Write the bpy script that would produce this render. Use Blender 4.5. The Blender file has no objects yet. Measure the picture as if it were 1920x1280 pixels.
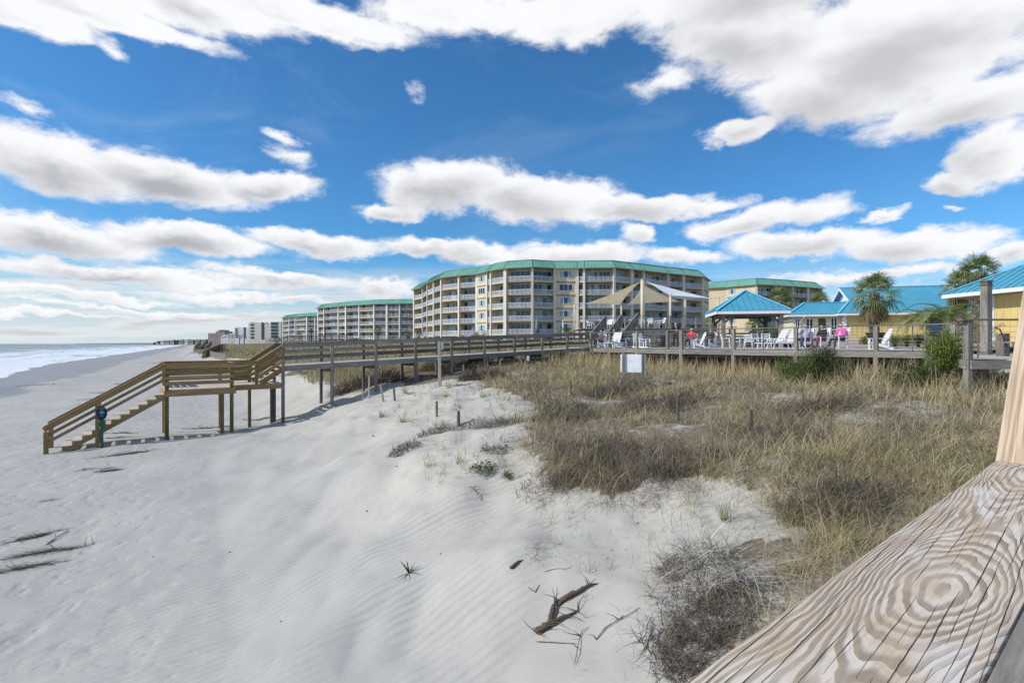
import bpy, math, random
import numpy as np
from mathutils import Vector, Matrix

random.seed(7)
RNG = np.random.default_rng(7)
scene = bpy.context.scene
COL = scene.collection
R = math.radians
F = 960.0            # focal length in photo pixels (18 mm lens, 36 mm sensor, 1920 px wide)
HZ = 644.0           # photo row of the horizon

def V(*a):
    return Vector(a if len(a) > 1 else a[0])

def at(px, py, Y):
    """point seen at photo pixel px,py at depth Y (camera at the origin, +Y ahead, z = 0 at eye height)"""
    return Vector(((px - 960.0) / F * Y, Y, (HZ - py) / F * Y))

# directions: A runs inland along the boardwalks, B along the deck edge towards the viewer
A = Vector((0.798, 0.603, 0.0)).normalized()
B = Vector((0.603, -0.798, 0.0)).normalized()
UP = Vector((0, 0, 1))

# ---------------------------------------------------------------- objects
def tag(o, label=None, cat=None, group=None, kind=None):
    if label: o['label'] = label
    if cat: o['category'] = cat
    if group: o['group'] = group
    if kind: o['kind'] = kind
    return o

def thing(name, label, cat, loc=(0, 0, 0), rz=0.0, group=None):
    o = bpy.data.objects.new(name, None)
    o.empty_display_size = 0.2
    COL.objects.link(o)
    o.location = loc
    o.rotation_euler = (0, 0, rz)
    return tag(o, label, cat, group)

def root_matrix(o):
    while o.parent is not None:
        o = o.parent
    return Matrix.Translation(o.location) @ o.rotation_euler.to_matrix().to_4x4()

def copy_tree(o, parent=None):
    c = o.copy()
    COL.objects.link(c)
    if parent is not None:
        c.parent = parent
    for ch in list(o.children):
        copy_tree(ch, c)
    return c

class MB:
    """collects boxes, boards, tubes and polygons and links them as one mesh object"""
    def __init__(s):
        s.v = []; s.f = []; s.mi = []; s.uv = []; s.tone = []; s.sm = []
    def face(s, pts, mi=0, uvs=None, tone=0.5, smooth=False):
        b = len(s.v)
        s.v.extend([tuple(p) for p in pts])
        s.f.append(tuple(range(b, b + len(pts))))
        s.mi.append(mi); s.tone.append(tone); s.sm.append(smooth)
        s.uv.append(uvs if uvs else [(0.0, 0.0)] * len(pts))
        return s
    def mesh(s, vs, fs, mi=0, tone=0.5, smooth=False, uvs=None):
        b = len(s.v)
        s.v.extend([tuple(p) for p in vs])
        for k, f in enumerate(fs):
            s.f.append(tuple(i + b for i in f))
            s.mi.append(mi); s.tone.append(tone); s.sm.append(smooth)
            s.uv.append(uvs[k] if uvs else [(vs[i][0], vs[i][1]) for i in f])
        return s
    def hexa(s, c, mi=0, tone=None, L=1.0):
        """8 corners: 0-3 bottom ring, 4-7 top ring"""
        if tone is None: tone = random.random()
        off = random.random() * 40.0
        fs = [(3, 2, 1, 0), (4, 5, 6, 7), (0, 1, 5, 4), (1, 2, 6, 5), (2, 3, 7, 6), (3, 0, 4, 7)]
        c = [Vector(p) for p in c]
        e = [(c[1] - c[0]), (c[3] - c[0]), (c[4] - c[0])]
        ln = [x.length for x in e]
        k = ln.index(max(ln))
        ax = e[k].normalized()
        oth = [e[j].normalized() for j in range(3) if j != k]
        b = len(s.v)
        s.v.extend([tuple(p) for p in c])
        for f in fs:
            s.f.append(tuple(i + b for i in f)); s.mi.append(mi); s.tone.append(tone); s.sm.append(False)
            uv = []
            for i in f:
                d = c[i] - c[0]
                uv.append((d.dot(ax) + off, d.dot(oth[0]) + d.dot(oth[1]) + off))
            s.uv.append(uv)
        return s
    def box(s, cx, cy, cz, sx, sy, sz, mi=0, rz=0.0, tone=None):
        """box whose BOTTOM centre is cx,cy,cz"""
        c = []
        ca, sa = math.cos(rz), math.sin(rz)
        for z in (cz, cz + sz):
            for (x, y) in ((-sx / 2, -sy / 2), (sx / 2, -sy / 2), (sx / 2, sy / 2), (-sx / 2, sy / 2)):
                c.append((cx + x * ca - y * sa, cy + x * sa + y * ca, z))
        return s.hexa(c, mi, tone)
    def beam(s, p0, p1, w, t, up=UP, mi=0, tone=None):
        """board from p0 to p1: w = horizontal width, t = size along up, centred on the line"""
        p0 = Vector(p0); p1 = Vector(p1)
        d = (p1 - p0).normalized()
        side = d.cross(Vector(up))
        if side.length < 1e-5: side = d.cross(Vector((1, 0, 0)))
        side.normalize()
        u = side.cross(d).normalized()
        c = []
        for zz in (-t / 2, t / 2):
            for (p, q) in ((p0, -1), (p1, -1), (p1, 1), (p0, 1)):
                c.append(p + side * (q * w / 2) + u * zz)
        c = [c[0], c[3], c[2], c[1], c[4], c[7], c[6], c[5]]
        return s.hexa(c, mi, tone)
    def tube(s, pts, rad, n=6, mi=0, tone=None, cap=True, smooth=True):
        pts = [Vector(p) for p in pts]
        if tone is None: tone = random.random()
        if not hasattr(rad, '__len__'): rad = [rad] * len(pts)
        b = len(s.v)
        up = Vector((0, 0, 1))
        prev = None
        L = 0.0
        for i, p in enumerate(pts):
            d = (pts[min(i + 1, len(pts) - 1)] - pts[max(i - 1, 0)])
            if d.length < 1e-9: d = Vector((0, 0, 1))
            d.normalize()
            if prev is None:
                a = d.cross(up)
                if a.length < 1e-3: a = d.cross(Vector((1, 0, 0)))
            else:
                a = prev - d * prev.dot(d)
                if a.length < 1e-6: a = d.cross(up)
            a.normalize(); prev = a
            q = d.cross(a)
            for k in range(n):
                t = 2 * math.pi * k / n
                s.v.append(tuple(p + (a * math.cos(t) + q * math.sin(t)) * rad[i]))
        for i in range(len(pts) - 1):
            l0 = L; L += (pts[i + 1] - pts[i]).length
            for k in range(n):
                k2 = (k + 1) % n
                s.f.append((b + i * n + k, b + i * n + k2, b + (i + 1) * n + k2, b + (i + 1) * n + k))
                s.mi.append(mi); s.tone.append(tone); s.sm.append(smooth)
                s.uv.append([(l0, k / n), (l0, (k + 1) / n), (L, (k + 1) / n), (L, k / n)])
        if cap:
            s.f.append(tuple(b + k for k in reversed(range(n)))); s.mi.append(mi); s.tone.append(tone); s.sm.append(False); s.uv.append([(0, 0)] * n)
            e = b + (len(pts) - 1) * n
            s.f.append(tuple(e + k for k in range(n))); s.mi.append(mi); s.tone.append(tone); s.sm.append(False); s.uv.append([(0, 0)] * n)
        return s
    def blade(s, p, d, length, width, droop, tone, mi=0, seg=4, az=None):
        """one grass or leaf blade: root p, lean direction d (horizontal), arching over"""
        p = Vector(p); d = Vector(d)
        if d.length < 1e-6: d = Vector((1, 0, 0))
        d.normalize()
        side = Vector((-d.y, d.x, 0))
        vs = []
        for k in range(seg + 1):
            t = k / seg
            ang = math.pi / 2 - droop * t
            if k > 0:
                p = p + (d * math.cos(ang) + UP * math.sin(ang)) * (length / seg)
            w = width * (1 - t ** 1.6) * 0.5 + 0.0004
            vs += [p - side * w, p + side * w]
        fs = [(2 * k, 2 * k + 1, 2 * k + 3, 2 * k + 2) for k in range(seg)]
        return s.mesh(vs, fs, mi, tone, True)
    def build(s, name, mats, parent=None, world=True, bevel=0.0, auto_smooth=False):
        me = bpy.data.meshes.new(name)
        vs = s.v
        if parent is not None and world:
            M = root_matrix(parent).inverted()
            arr = np.array(s.v, dtype=np.float64).reshape(-1, 3)
            m = np.array(M)
            arr = arr @ m[:3, :3].T + m[:3, 3]
            vs = arr.tolist()
        me.from_pydata(vs, [], s.f)
        uvl = me.uv_layers.new(name='UVMap')
        flat = [c for f in s.uv for p in f for c in p]
        uvl.data.foreach_set('uv', flat)
        a = me.attributes.new('tone', 'FLOAT', 'FACE')
        a.data.foreach_set('value', s.tone)
        me.polygons.foreach_set('material_index', s.mi)
        me.polygons.foreach_set('use_smooth', s.sm)
        if not isinstance(mats, (list, tuple)): mats = [mats]
        for m in mats: me.materials.append(m)
        me.update()
        o = bpy.data.objects.new(name, me)
        COL.objects.link(o)
        if parent is not None: o.parent = parent
        if bevel > 0:
            bm = o.modifiers.new('bevel', 'BEVEL'); bm.width = bevel; bm.segments = 1; bm.limit_method = 'ANGLE'
        return o

def np_mesh(name, verts, faces, mats, parent=None, smooth=True, attrs=None, attr_dom='POINT', mi=None):
    """fast mesh from numpy arrays: faces is (n,3) or (n,4)"""
    me = bpy.data.meshes.new(name)
    verts = np.ascontiguousarray(verts, dtype=np.float32); faces = np.ascontiguousarray(faces, dtype=np.int32)
    k = faces.shape[1]; n = faces.shape[0]
    me.vertices.add(len(verts)); me.vertices.foreach_set('co', verts.ravel())
    me.loops.add(n * k); me.loops.foreach_set('vertex_index', faces.ravel())
    me.polygons.add(n)
    me.polygons.foreach_set('loop_start', np.arange(0, n * k, k, dtype=np.int32))
    me.polygons.foreach_set('loop_total', np.full(n, k, dtype=np.int32))
    if mi is not None: me.polygons.foreach_set('material_index', np.asarray(mi, dtype=np.int32))
    me.polygons.foreach_set('use_smooth', np.full(n, smooth, dtype=bool))
    for nm, arr in (attrs or {}).items():
        a = me.attributes.new(nm, 'FLOAT', attr_dom)
        a.data.foreach_set('value', np.ascontiguousarray(arr, dtype=np.float32))
    if not isinstance(mats, (list, tuple)): mats = [mats]
    for m in mats: me.materials.append(m)
    me.update(calc_edges=True)
    me.validate()
    o = bpy.data.objects.new(name, me)
    COL.objects.link(o)
    if parent is not None: o.parent = parent
    return o

# ---------------------------------------------------------------- node helper
class NT:
    def __init__(s, tree):
        s.t = tree
    def n(s, typ, **kw):
        nd = s.t.nodes.new(typ)
        for k, v in kw.items():
            setattr(nd, k, v)
        return nd
    def link(s, a, b):
        s.t.links.new(a, b)
    def put(s, sock, v):
        if hasattr(v, 'is_output') or isinstance(v, bpy.types.NodeSocket):
            s.t.links.new(v, sock)
        else:
            sock.default_value = v
    def m(s, op, a, b=None, c=None, clamp=False):
        nd = s.n('ShaderNodeMath', operation=op); nd.use_clamp = clamp
        s.put(nd.inputs[0], a)
        if b is not None: s.put(nd.inputs[1], b)
        if c is not None: s.put(nd.inputs[2], c)
        return nd.outputs[0]
    def vm(s, op, a, b=None, scale=None):
        nd = s.n('ShaderNodeVectorMath', operation=op)
        s.put(nd.inputs[0], a)
        if b is not None: s.put(nd.inputs[1], b)
        if scale is not None: s.put(nd.inputs['Scale'], scale)
        return nd.outputs['Value'] if op in ('LENGTH', 'DOT_PRODUCT', 'DISTANCE') else nd.outputs['Vector']
    def noise(s, vec, scale=5.0, detail=4.0, rough=0.55, dist=0.0, color=False):
        nd = s.n('ShaderNodeTexNoise')
        if vec is not None: s.put(nd.inputs['Vector'], vec)
        s.put(nd.inputs['Scale'], scale); nd.inputs['Detail'].default_value = detail
        nd.inputs['Roughness'].default_value = rough; nd.inputs['Distortion'].default_value = dist
        return nd.outputs['Color'] if color else nd.outputs['Fac']
    def ramp(s, fac, stops, interp='LINEAR'):
        nd = s.n('ShaderNodeValToRGB'); nd.color_ramp.interpolation = interp
        el = nd.color_ramp.elements
        while len(el) < len(stops): el.new(0.5)
        for e, (p, c) in zip(el, stops):
            e.position = p; e.color = (c[0], c[1], c[2], 1.0) if len(c) == 3 else c
        s.put(nd.inputs['Fac'], fac)
        return nd.outputs['Color']
    def mr(s, v, a, b, c=0.0, d=1.0, smooth=True):
        nd = s.n('ShaderNodeMapRange'); nd.interpolation_type = 'SMOOTHSTEP' if smooth else 'LINEAR'
        s.put(nd.inputs[0], v)
        for k, x in enumerate((a, b, c, d)): s.put(nd.inputs[k + 1], x)
        return nd.outputs[0]
    def mix(s, fac, a, b, mode='MIX'):
        nd = s.n('ShaderNodeMix', data_type='RGBA', blend_type=mode)
        s.put(nd.inputs[0], fac)
        for k, x in ((6, a), (7, b)):
            if isinstance(x, (tuple, list)) and len(x) == 3: x = (x[0], x[1], x[2], 1.0)
            s.put(nd.inputs[k], x)
        return nd.outputs[2]
    def comb(s, x, y, z):
        nd = s.n('ShaderNodeCombineXYZ')
        for k, v in enumerate((x, y, z)): s.put(nd.inputs[k], v)
        return nd.outputs[0]
    def sep(s, v):
        nd = s.n('ShaderNodeSeparateXYZ'); s.put(nd.inputs[0], v)
        return nd.outputs
    def mapping(s, v, loc=(0, 0, 0), rot=(0, 0, 0), scale=(1, 1, 1), typ='POINT'):
        nd = s.n('ShaderNodeMapping', vector_type=typ)
        s.put(nd.inputs['Vector'], v)
        nd.inputs['Location'].default_value = loc; nd.inputs['Rotation'].default_value = rot; nd.inputs['Scale'].default_value = scale
        return nd.outputs[0]
    def attr(s, name):
        nd = s.n('ShaderNodeAttribute', attribute_name=name)
        return nd.outputs['Fac']
    def bump(s, h, strength=0.3, dist=0.02, normal=None):
        nd = s.n('ShaderNodeBump'); nd.inputs['Strength'].default_value = strength; nd.inputs['Distance'].default_value = dist
        s.put(nd.inputs['Height'], h)
        if normal is not None: s.put(nd.inputs['Normal'], normal)
        return nd.outputs[0]

def new_mat(name):
    m = bpy.data.materials.new(name); m.use_nodes = True
    t = m.node_tree
    t.nodes.clear()
    N = NT(t)
    out = N.n('ShaderNodeOutputMaterial')
    bs = N.n('ShaderNodeBsdfPrincipled')
    N.link(bs.outputs[0], out.inputs['Surface'])
    return m, N, bs, out

def pmat(name, base, var=0.18, scale=4.0, rough=0.7, metal=0.0, bump=0.0, spec=0.4, tone=0.0, base2=None, coat=0.0):
    """plain painted / plastic / cloth surface with soft procedural variation"""
    m, N, bs, out = new_mat(name)
    tc = N.n('ShaderNodeTexCoord').outputs['Object']
    n1 = N.noise(tc, scale, 5.0, 0.6)
    lo = tuple(c * (1 - var) for c in base); hi = tuple(min(1, c * (1 + var)) for c in (base2 or base))
    col = N.mix(N.mr(n1, 0.3, 0.7), lo, hi)
    if tone > 0:
        k = N.mr(N.attr('tone'), 0, 1, 1 - tone, 1 + tone, smooth=False)
        col = N.mix(1.0, col, N.comb(k, k, k), 'MULTIPLY')
    N.put(bs.inputs['Base Color'], col)
    N.put(bs.inputs['Roughness'], N.mr(n1, 0.2, 0.8, max(0.02, rough - 0.08), min(1, rough + 0.08)))
    bs.inputs['Metallic'].default_value = metal
    bs.inputs['Specular IOR Level'].default_value = spec
    if bump > 0:
        N.put(bs.inputs['Normal'], N.bump(N.noise(tc, scale * 8, 3.0), bump, 0.01))
    return m

def wood_mat(name, light, dark, tone=0.25, rough=0.8, grain=14.0, stain=0.0, stain_col=(0.1, 0.12, 0.05)):
    m, N, bs, out = new_mat(name)
    uv = N.n('ShaderNodeUVMap').outputs[0]
    g = N.noise(N.mapping(uv, scale=(1.2, grain * 2, 1)), 2.0, 6.0, 0.65, 0.6)
    w = N.noise(N.mapping(uv, scale=(0.7, 5, 1)), 1.6, 3.0, 0.6)
    col = N.mix(N.mr(N.m('ADD', N.m('MULTIPLY', g, 0.6), N.m('MULTIPLY', w, 0.4)), 0.34, 0.66), dark, light)
    k = N.mr(N.attr('tone'), 0, 1, 1 - tone, 1 + tone, smooth=False)
    col = N.mix(1.0, col, N.comb(k, k, k), 'MULTIPLY')
    # knots
    vor = N.n('ShaderNodeTexVoronoi'); vor.inputs['Scale'].default_value = 1.0
    N.put(vor.inputs['Vector'], N.mapping(uv, scale=(1.3, 4.0, 1)))
    kn = N.mr(vor.outputs['Distance'], 0.05, 0.10, 1.0, 0.0)
    col = N.mix(N.m('MULTIPLY', kn, 0.65), col, tuple(c * 0.35 for c in dark))
    if stain > 0:
        tc = N.n('ShaderNodeTexCoord').outputs['Object']
        sn = N.mr(N.noise(tc, 1.3, 4.0), 0.48, 0.68, 0, stain)
        col = N.mix(sn, col, stain_col)
    N.put(bs.inputs['Base Color'], col)
    bs.inputs['Roughness'].default_value = rough
    bs.inputs['Specular IOR Level'].default_value = 0.25
    N.put(bs.inputs['Normal'], N.bump(g, 0.35, 0.006))
    return m
# ---------------------------------------------------------------- camera, sun, sky
cam_d = bpy.data.cameras.new('camera')
cam = bpy.data.objects.new('camera', cam_d)
COL.objects.link(cam)
cam.location = (0, 0, 0)
cam.rotation_euler = (R(90), 0, 0)
cam_d.sensor_width = 36.0; cam_d.lens = 18.0
cam_d.shift_y = 4.0 / 1920.0
cam_d.clip_start = 0.05; cam_d.clip_end = 20000.0
scene.camera = cam

SUN_DIR = Vector((-0.72, -0.22, 0.62)).normalized()
sun_d = bpy.data.lights.new('sun', 'SUN')
sun_d.energy = 3.9; sun_d.angle = R(0.55); sun_d.color = (1.0, 0.955, 0.89)
sun = bpy.data.objects.new('sun', sun_d); COL.objects.link(sun)
sun.rotation_euler = (-SUN_DIR).to_track_quat('-Z', 'Y').to_euler()

scene.view_settings.view_transform = 'Standard'
scene.view_settings.look = 'None'
scene.view_settings.exposure = 0.0
scene.view_settings.gamma = 1.0

world = bpy.data.worlds.new('World'); scene.world = world
world.use_nodes = True
wt = world.node_tree; wt.nodes.clear()
W = NT(wt)
wout = W.n('ShaderNodeOutputWorld'); bg = W.n('ShaderNodeBackground')
W.link(bg.outputs[0], wout.inputs['Surface'])
SKY_STRENGTH = 0.15
bg.inputs['Strength'].default_value = SKY_STRENGTH
sky = W.n('ShaderNodeTexSky', sky_type='NISHITA')
sky.sun_disc = False
sky.sun_elevation = math.asin(SUN_DIR.z)
sky.sun_rotation = math.atan2(SUN_DIR.x, SUN_DIR.y)
sky.altitude = 0.0; sky.air_density = 1.0; sky.dust_density = 0.6; sky.ozone_density = 2.5

wdir = W.n('ShaderNodeTexCoord').outputs['Generated']
wx, wy, wz = W.sep(wdir)[:3]
hl = W.m('MAXIMUM', W.m('SQRT', W.m('ADD', W.m('MULTIPLY', wx, wx), W.m('MULTIPLY', wy, wy))), 0.001)
waz = W.m('ARCTAN2', wx, wy)
wel = W.m('DIVIDE', wz, hl)
sp = W.comb(waz, wel, 0.0)

def azel(px, py):
    u = (px - 960) / F; v = (HZ - py) / F
    return math.atan(u), v / math.sqrt(1 + u * u)

# cumulus banks by compass bearing and height above the horizon: (centre px,py, half width, half height, tilt, weight)
BANKS = [
    (30, 5, 190, 62, 8, 1.1), (360, -5, 260, 60, 4, 1.1),
    (180, 15, 330, 40, 4, 1.0), (560, 22, 320, 48, 3, 1.0), (860, 22, 230, 62, 0, 1.0), (1080, 30, 190, 65, 0, 1.0), (700, -70, 700, 85, 0, 1.0),
    (140, -75, 500, 85, 0, 1.0),
    (1420, 60, 270, 110, 22, 1.05), (1700, 70, 360, 150, 8, 1.2), (1560, 155, 270, 110, 14, 1.1), (1800, 200, 260, 65, -4, 1.0), (1390, 242, 75, 30, -6, 0.85),
    (1255, 140, 80, 36, -14, 0.42), (1500, -60, 600, 110, 0, 1.0), (1200, 165, 52, 22, 0, 0.3),
    (1860, 290, 110, 80, 35, 1.0), (1800, 345, 90, 32, 8, 0.95),
    (110, 305, 250, 72, 3, 1.15), (330, 335, 240, 52, 8, 1.1), (510, 345, 115, 38, -4, 0.95),
    (535, 285, 66, 28, 10, 0.5), (525, 248, 52, 16, 12, 0.5), (788, 165, 26, 22, 20, 0.3), (205, 90, 32, 20, 30, 0.3), (35, 195, 60, 12, 8, 0.28),
    (850, 345, 150, 68, -4, 1.1), (1000, 372, 220, 58, 4, 1.1), (1200, 384, 200, 34, 2, 1.0), (740, 395, 95, 26, -6, 0.85), (1330, 378, 90, 20, 3, 0.7),
    (110, 436, 280, 46, 2, 1.1), (360, 450, 230, 38, 5, 1.05), (600, 462, 170, 28, 4, 0.95), (780, 466, 120, 26, -3, 0.95),
    (905, 476, 130, 34, 4, 0.9), (1080, 478, 170, 34, 2, 0.95), (1270, 480, 120, 22, 2, 0.8),
    (1185, 442, 48, 26, 0, 0.85), (1420, 412, 180, 34, -3, 1.0), (1520, 458, 190, 38, 3, 1.0), (1700, 466, 210, 36, 4, 1.0), (1660, 404, 58, 15, -6, 0.8),
    (1900, 478, 90, 24, 0, 0.85), (1780, 398, 30, 8, 0, 0.5),
    (250, 512, 330, 22, 2, 0.9), (520, 520, 220, 17, 3, 0.75), (1600, 520, 260, 16, 0, 0.65), (120, 548, 320, 14, 1, 0.75), (430, 552, 200, 13, 2, 0.65), (730, 540, 90, 18, 0, 0.7), (260, 578, 300, 9, 1, 0.6), (560, 560, 110, 10, 0, 0.55), (90, 592, 200, 7, 0, 0.5), (1640, 548, 120, 9, 0, 0.45), (1830, 545, 140, 16, 0, 0.5),
]
# noise domain stretched towards the horizon like a real cloud deck seen in perspective
persp = W.m('DIVIDE', 1.0, W.m('ADD', W.m('MAXIMUM', wel, 0.0), 0.16))
nv = W.comb(W.m('MULTIPLY', waz, W.m('MULTIPLY', persp, 0.8)), W.m('MULTIPLY', persp, 1.5), 0.0)
n_iso = W.comb(waz, W.m('MULTIPLY', wel, 1.6), 0.0)
warp = W.noise(n_iso, 5.0, 3.0, 0.55, color=True)
warp = W.vm('SUBTRACT', warp, (0.5, 0.5, 0.5))
warp2 = W.vm('SUBTRACT', W.noise(n_iso, 24.0, 4.0, 0.6, color=True), (0.5, 0.5, 0.5))
pw = W.vm('ADD', sp, W.vm('MULTIPLY', warp, (0.11, 0.06, 0.0)))
pw = W.vm('ADD', pw, W.vm('MULTIPLY', warp2, (0.045, 0.034, 0.0)))
D = None; G = None
for (bx, by, rx, ry, tilt, wgt) in BANKS:
    a0, e0 = azel(bx, by)
    u = (bx - 960) / F
    sx = rx / F / (1 + u * u); sy = ry / F / math.sqrt(1 + u * u)
    loc = W.vm('SUBTRACT', pw, (a0, e0, 0.0))
    q = W.mapping(loc, rot=(0, 0, R(tilt)), scale=(1, 1, 1))
    q = W.vm('MULTIPLY', q, (1.0 / sx, 1.0 / sy, 0.0))
    r = W.vm('LENGTH', q)
    d = W.m('MULTIPLY_ADD', r, -wgt, wgt * 0.96)
    g_ = W.m('MULTIPLY_ADD', W.vm('LENGTH', W.vm('ADD', q, (0.10, 0.34, 0.0))), -wgt, wgt * 0.96 - (0.45 if by < 60 and bx < 1200 else 0.0))
    G = g_ if G is None else W.m('SMOOTH_MAX', G, g_, 0.12)
    if D is None: D = d
    else:
        D = W.m('SMOOTH_MAX', D, d, 0.12)
# banks outside the photograph's view: loose noise cover so that the light stays like a broken sky
fb = W.noise(n_iso, 8.0, 9.0, 0.66, 0.25)
outv = W.m('MULTIPLY', W.m('GREATER_THAN', W.m('ABSOLUTE', waz), 0.95), W.mr(W.noise(n_iso, 1.6, 3.0), 0.47, 0.62, -1.0, 0.8))
D = W.m('MAXIMUM', D, W.mr(W.m('ABSOLUTE', waz), 0.86, 1.05, -1.0, outv))
edge = W.m('ADD', D, W.m('MULTIPLY', W.m('SUBTRACT', fb, 0.5), 1.15))
cover = W.mr(edge, -0.02, 0.40)
# light: bright fringes and tops, grey bellies; relief from the same noise sampled towards the sun
n_off = W.vm('ADD', n_iso, (-0.035, 0.05, 0.0))
fbo = W.noise(n_off, 7.0, 4.0, 0.5)
fbs = W.noise(n_iso, 7.0, 4.0, 0.5)
relief = W.m('MULTIPLY', W.m('SUBTRACT', fbs, fbo), 1.5)
soft_n = W.noise(n_iso, 7.0, 5.0, 0.55)
G = W.m('MAXIMUM', G, W.m('SUBTRACT', outv, 0.2))
edge_s = W.m('ADD', G, W.m('MULTIPLY', W.m('SUBTRACT', soft_n, 0.5), 1.25))
thick = W.mr(W.m('SUBTRACT', edge_s, relief), 0.12, 1.2)
CL_W = (0.97, 0.975, 1.0); CL_G = (0.50, 0.51, 0.54)
ccol = W.mix(thick, CL_W, W.mix(W.mr(waz, -0.5, 0.3), (0.45, 0.47, 0.51), (0.60, 0.605, 0.625)))
# streaky low cloud and sea haze near the horizon
lowb = W.noise(W.comb(W.m('MULTIPLY', waz, 2.4), W.m('MULTIPLY', wel, 26.0), 3.0), 1.6, 6.0, 0.6, 0.3)
lowm = W.m('MULTIPLY', W.mr(lowb, 0.42, 0.62), W.mr(wel, 0.10, 0.16, 1.0, 0.0))
leftw = W.mr(waz, -0.8, 0.5, 1.0, 0.35)
lowm = W.m('MULTIPLY', lowm, W.m('MULTIPLY', leftw, 0.95))
lowc = W.mix(W.mr(lowb, 0.5, 0.75), (0.86, 0.88, 0.9), (0.55, 0.58, 0.61))
# clear sky: Nishita, deepened in blue as in the photograph
KS = 1.0 / SKY_STRENGTH
clear = W.mix(1.0, sky.outputs[0], (0.40, 0.80, 1.02), 'MULTIPLY')
clear = W.mix(1.0, clear, (0.80, 0.88, 0.95), 'MULTIPLY')
veil = W.m('MULTIPLY', W.mr(W.noise(W.comb(W.m('MULTIPLY', waz, 2.0), W.m('MULTIPLY', wel, 4.5), 9.0), 1.7, 7.0, 0.62, 0.8), 0.46, 0.8, 0.0, 0.26), W.mr(waz, -0.9, 0.55, 1.0, 0.25))
clear = W.mix(veil, clear, tuple(c / SKY_STRENGTH for c in (0.62, 0.72, 0.80)))
hazef = W.m('MULTIPLY', W.mr(wel, 0.0, 0.17, 1.0, 0.0), W.mr(waz, -1.0, 0.9, 0.95, 0.6))
clear = W.mix(hazef, clear, tuple(c * KS for c in (0.68, 0.76, 0.80)))
def kx(c):
    return W.mix(1.0, c, (KS, KS, KS), 'MULTIPLY')
skyc = W.mix(lowm, clear, kx(lowc))
skyc = W.mix(cover, skyc, kx(ccol))
# the sea-side horizon glows where the sun stands behind the cloud
W.put(bg.inputs['Color'], skyc)
# ---------------------------------------------------------------- terrain
world.cycles.sampling_method = 'MANUAL'; world.cycles.sample_map_resolution = 512
SHN = np.array([-0.85, -0.526])          # seaward normal of the beach
TOE = np.array([-11.0, 25.5])
SEA_Z = -5.8
def sstep(a, b, x):
    t = np.clip((x - a) / (b - a), 0, 1)
    return t * t * (3 - 2 * t)
def shore_s(x, y):
    return SHN[0] * (x - TOE[0]) + SHN[1] * (y - TOE[1])
PS = np.array([-200, -80, -45, -25, -15, -10, -5, -3, -1, 0, 1, 2, 3.6, 6, 10, 20, 33.5, 45, 80, 400.0])
PZ = np.array([0.5, 0.35, 0.1, -0.7, -1.2, -1.5, -1.85, -2.15, -2.45, -2.75, -3.05, -3.4, -3.8, -4.05, -4.25, -4.9, -5.82, -6.5, -8.0, -12.0])
CTRL_PIX = [
    (100, 850, -4.07), (0, 850, -4.3), (0, 1000, -4.25), (0, 1270, -4.1), (200, 1000, -4.1), (300, 1270, -3.9), (200, 880, -4.05),
    (400, 900, -3.8), (530, 795, -4.0), (600, 1000, -3.45), (600, 1270, -3.45), (640, 840, -3.25), (622, 770, -3.5), (705, 729, -2.5), (778, 706, -1.93), (846, 698, -1.75),
    (313, 822, -3.97), (427, 803, -3.9), (722, 755, -2.45), (825, 722, -1.9), (880, 708, -1.7), (860, 800, -2.2), (790, 800, -2.5),
    (870, 812, -1.92), (800, 828, -2.3), (930, 770, -2.15), (850, 752, -2.2), (740, 850, -2.6), (800, 900, -2.75), (900, 890, -2.5), (765, 1070, -3.1), (900, 1000, -2.85), (1000, 1000, -2.6),
    (1050, 1150, -2.85), (900, 1270, -3.15), (1150, 1270, -2.8), (1130, 930, -2.35), (1270, 897, -2.05), (1400, 945, -2.15), (1270, 1000, -2.4), (1200, 1000, -2.5), (1250, 1060, -2.4),
    (1350, 1200, -2.5), (1260, 1180, -2.72), (1300, 1265, -2.72), (1340, 1060, -2.25), (1500, 1000, -2.05), (1800, 900, -1.85), (1050, 760, -2.0), (1270, 780, -1.85), (1100, 700, -1.6), (1187, 716, -1.5),
    (1500, 722, -1.75), (1640, 722, -1.65), (1813, 742, -1.4), (1700, 760, -1.5), (940, 740, -1.8), (1000, 720, -1.7), (960, 700, -1.5),
]
CTRL_W = [(-60, 60, -4.6), (-30, 40, -4.2), (-16, 34, -3.9), (-13, 31, -3.9), (-11, 30, -3.6), (-7.6, 30.3, -2.6), (-7, 36, -1.6), (-12, 45, -2.0), (-10, 50, -0.6), (-3, 60, 0.1), (-2, 45, -0.4), (0, 40, -0.8), (7, 42, -0.9), (15, 30, -1.85), (20, 24, -1.75), (11, 29, -1.75), (13, 25.5, -1.75), (15.5, 22.5, -1.7), (8, 34, -1.75),
          (17, 45, -0.5), (30, 30, -0.4), (30, 45, 0.2), (22, 52, 0.4), (45, 60, 0.5), (6, 3, -1.9), (4, 0, -2.2), (0, 0, -2.6), (-3, 1, -3.2)]
CP = []
for (px, py, z) in CTRL_PIX:
    Y = -z * F / (py - HZ)
    CP.append(((px - 960) / F * Y, Y, z))
CP += CTRL_W
CP = np.array(CP)
def sshift(y):
    return 2.6 * sstep(17, 27, y) - 8.0 * sstep(60, 150, y)
def base_prof(x, y):
    s = shore_s(x, y) + sshift(y)
    return np.interp(s, PS, PZ)
CRES = CP[:, 2] - base_prof(CP[:, 0], CP[:, 1])
CSIG = 0.09 * (CP[:, 1] + 2.5)
CSIG = np.clip(CSIG, 0.45, 4.5)

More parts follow.
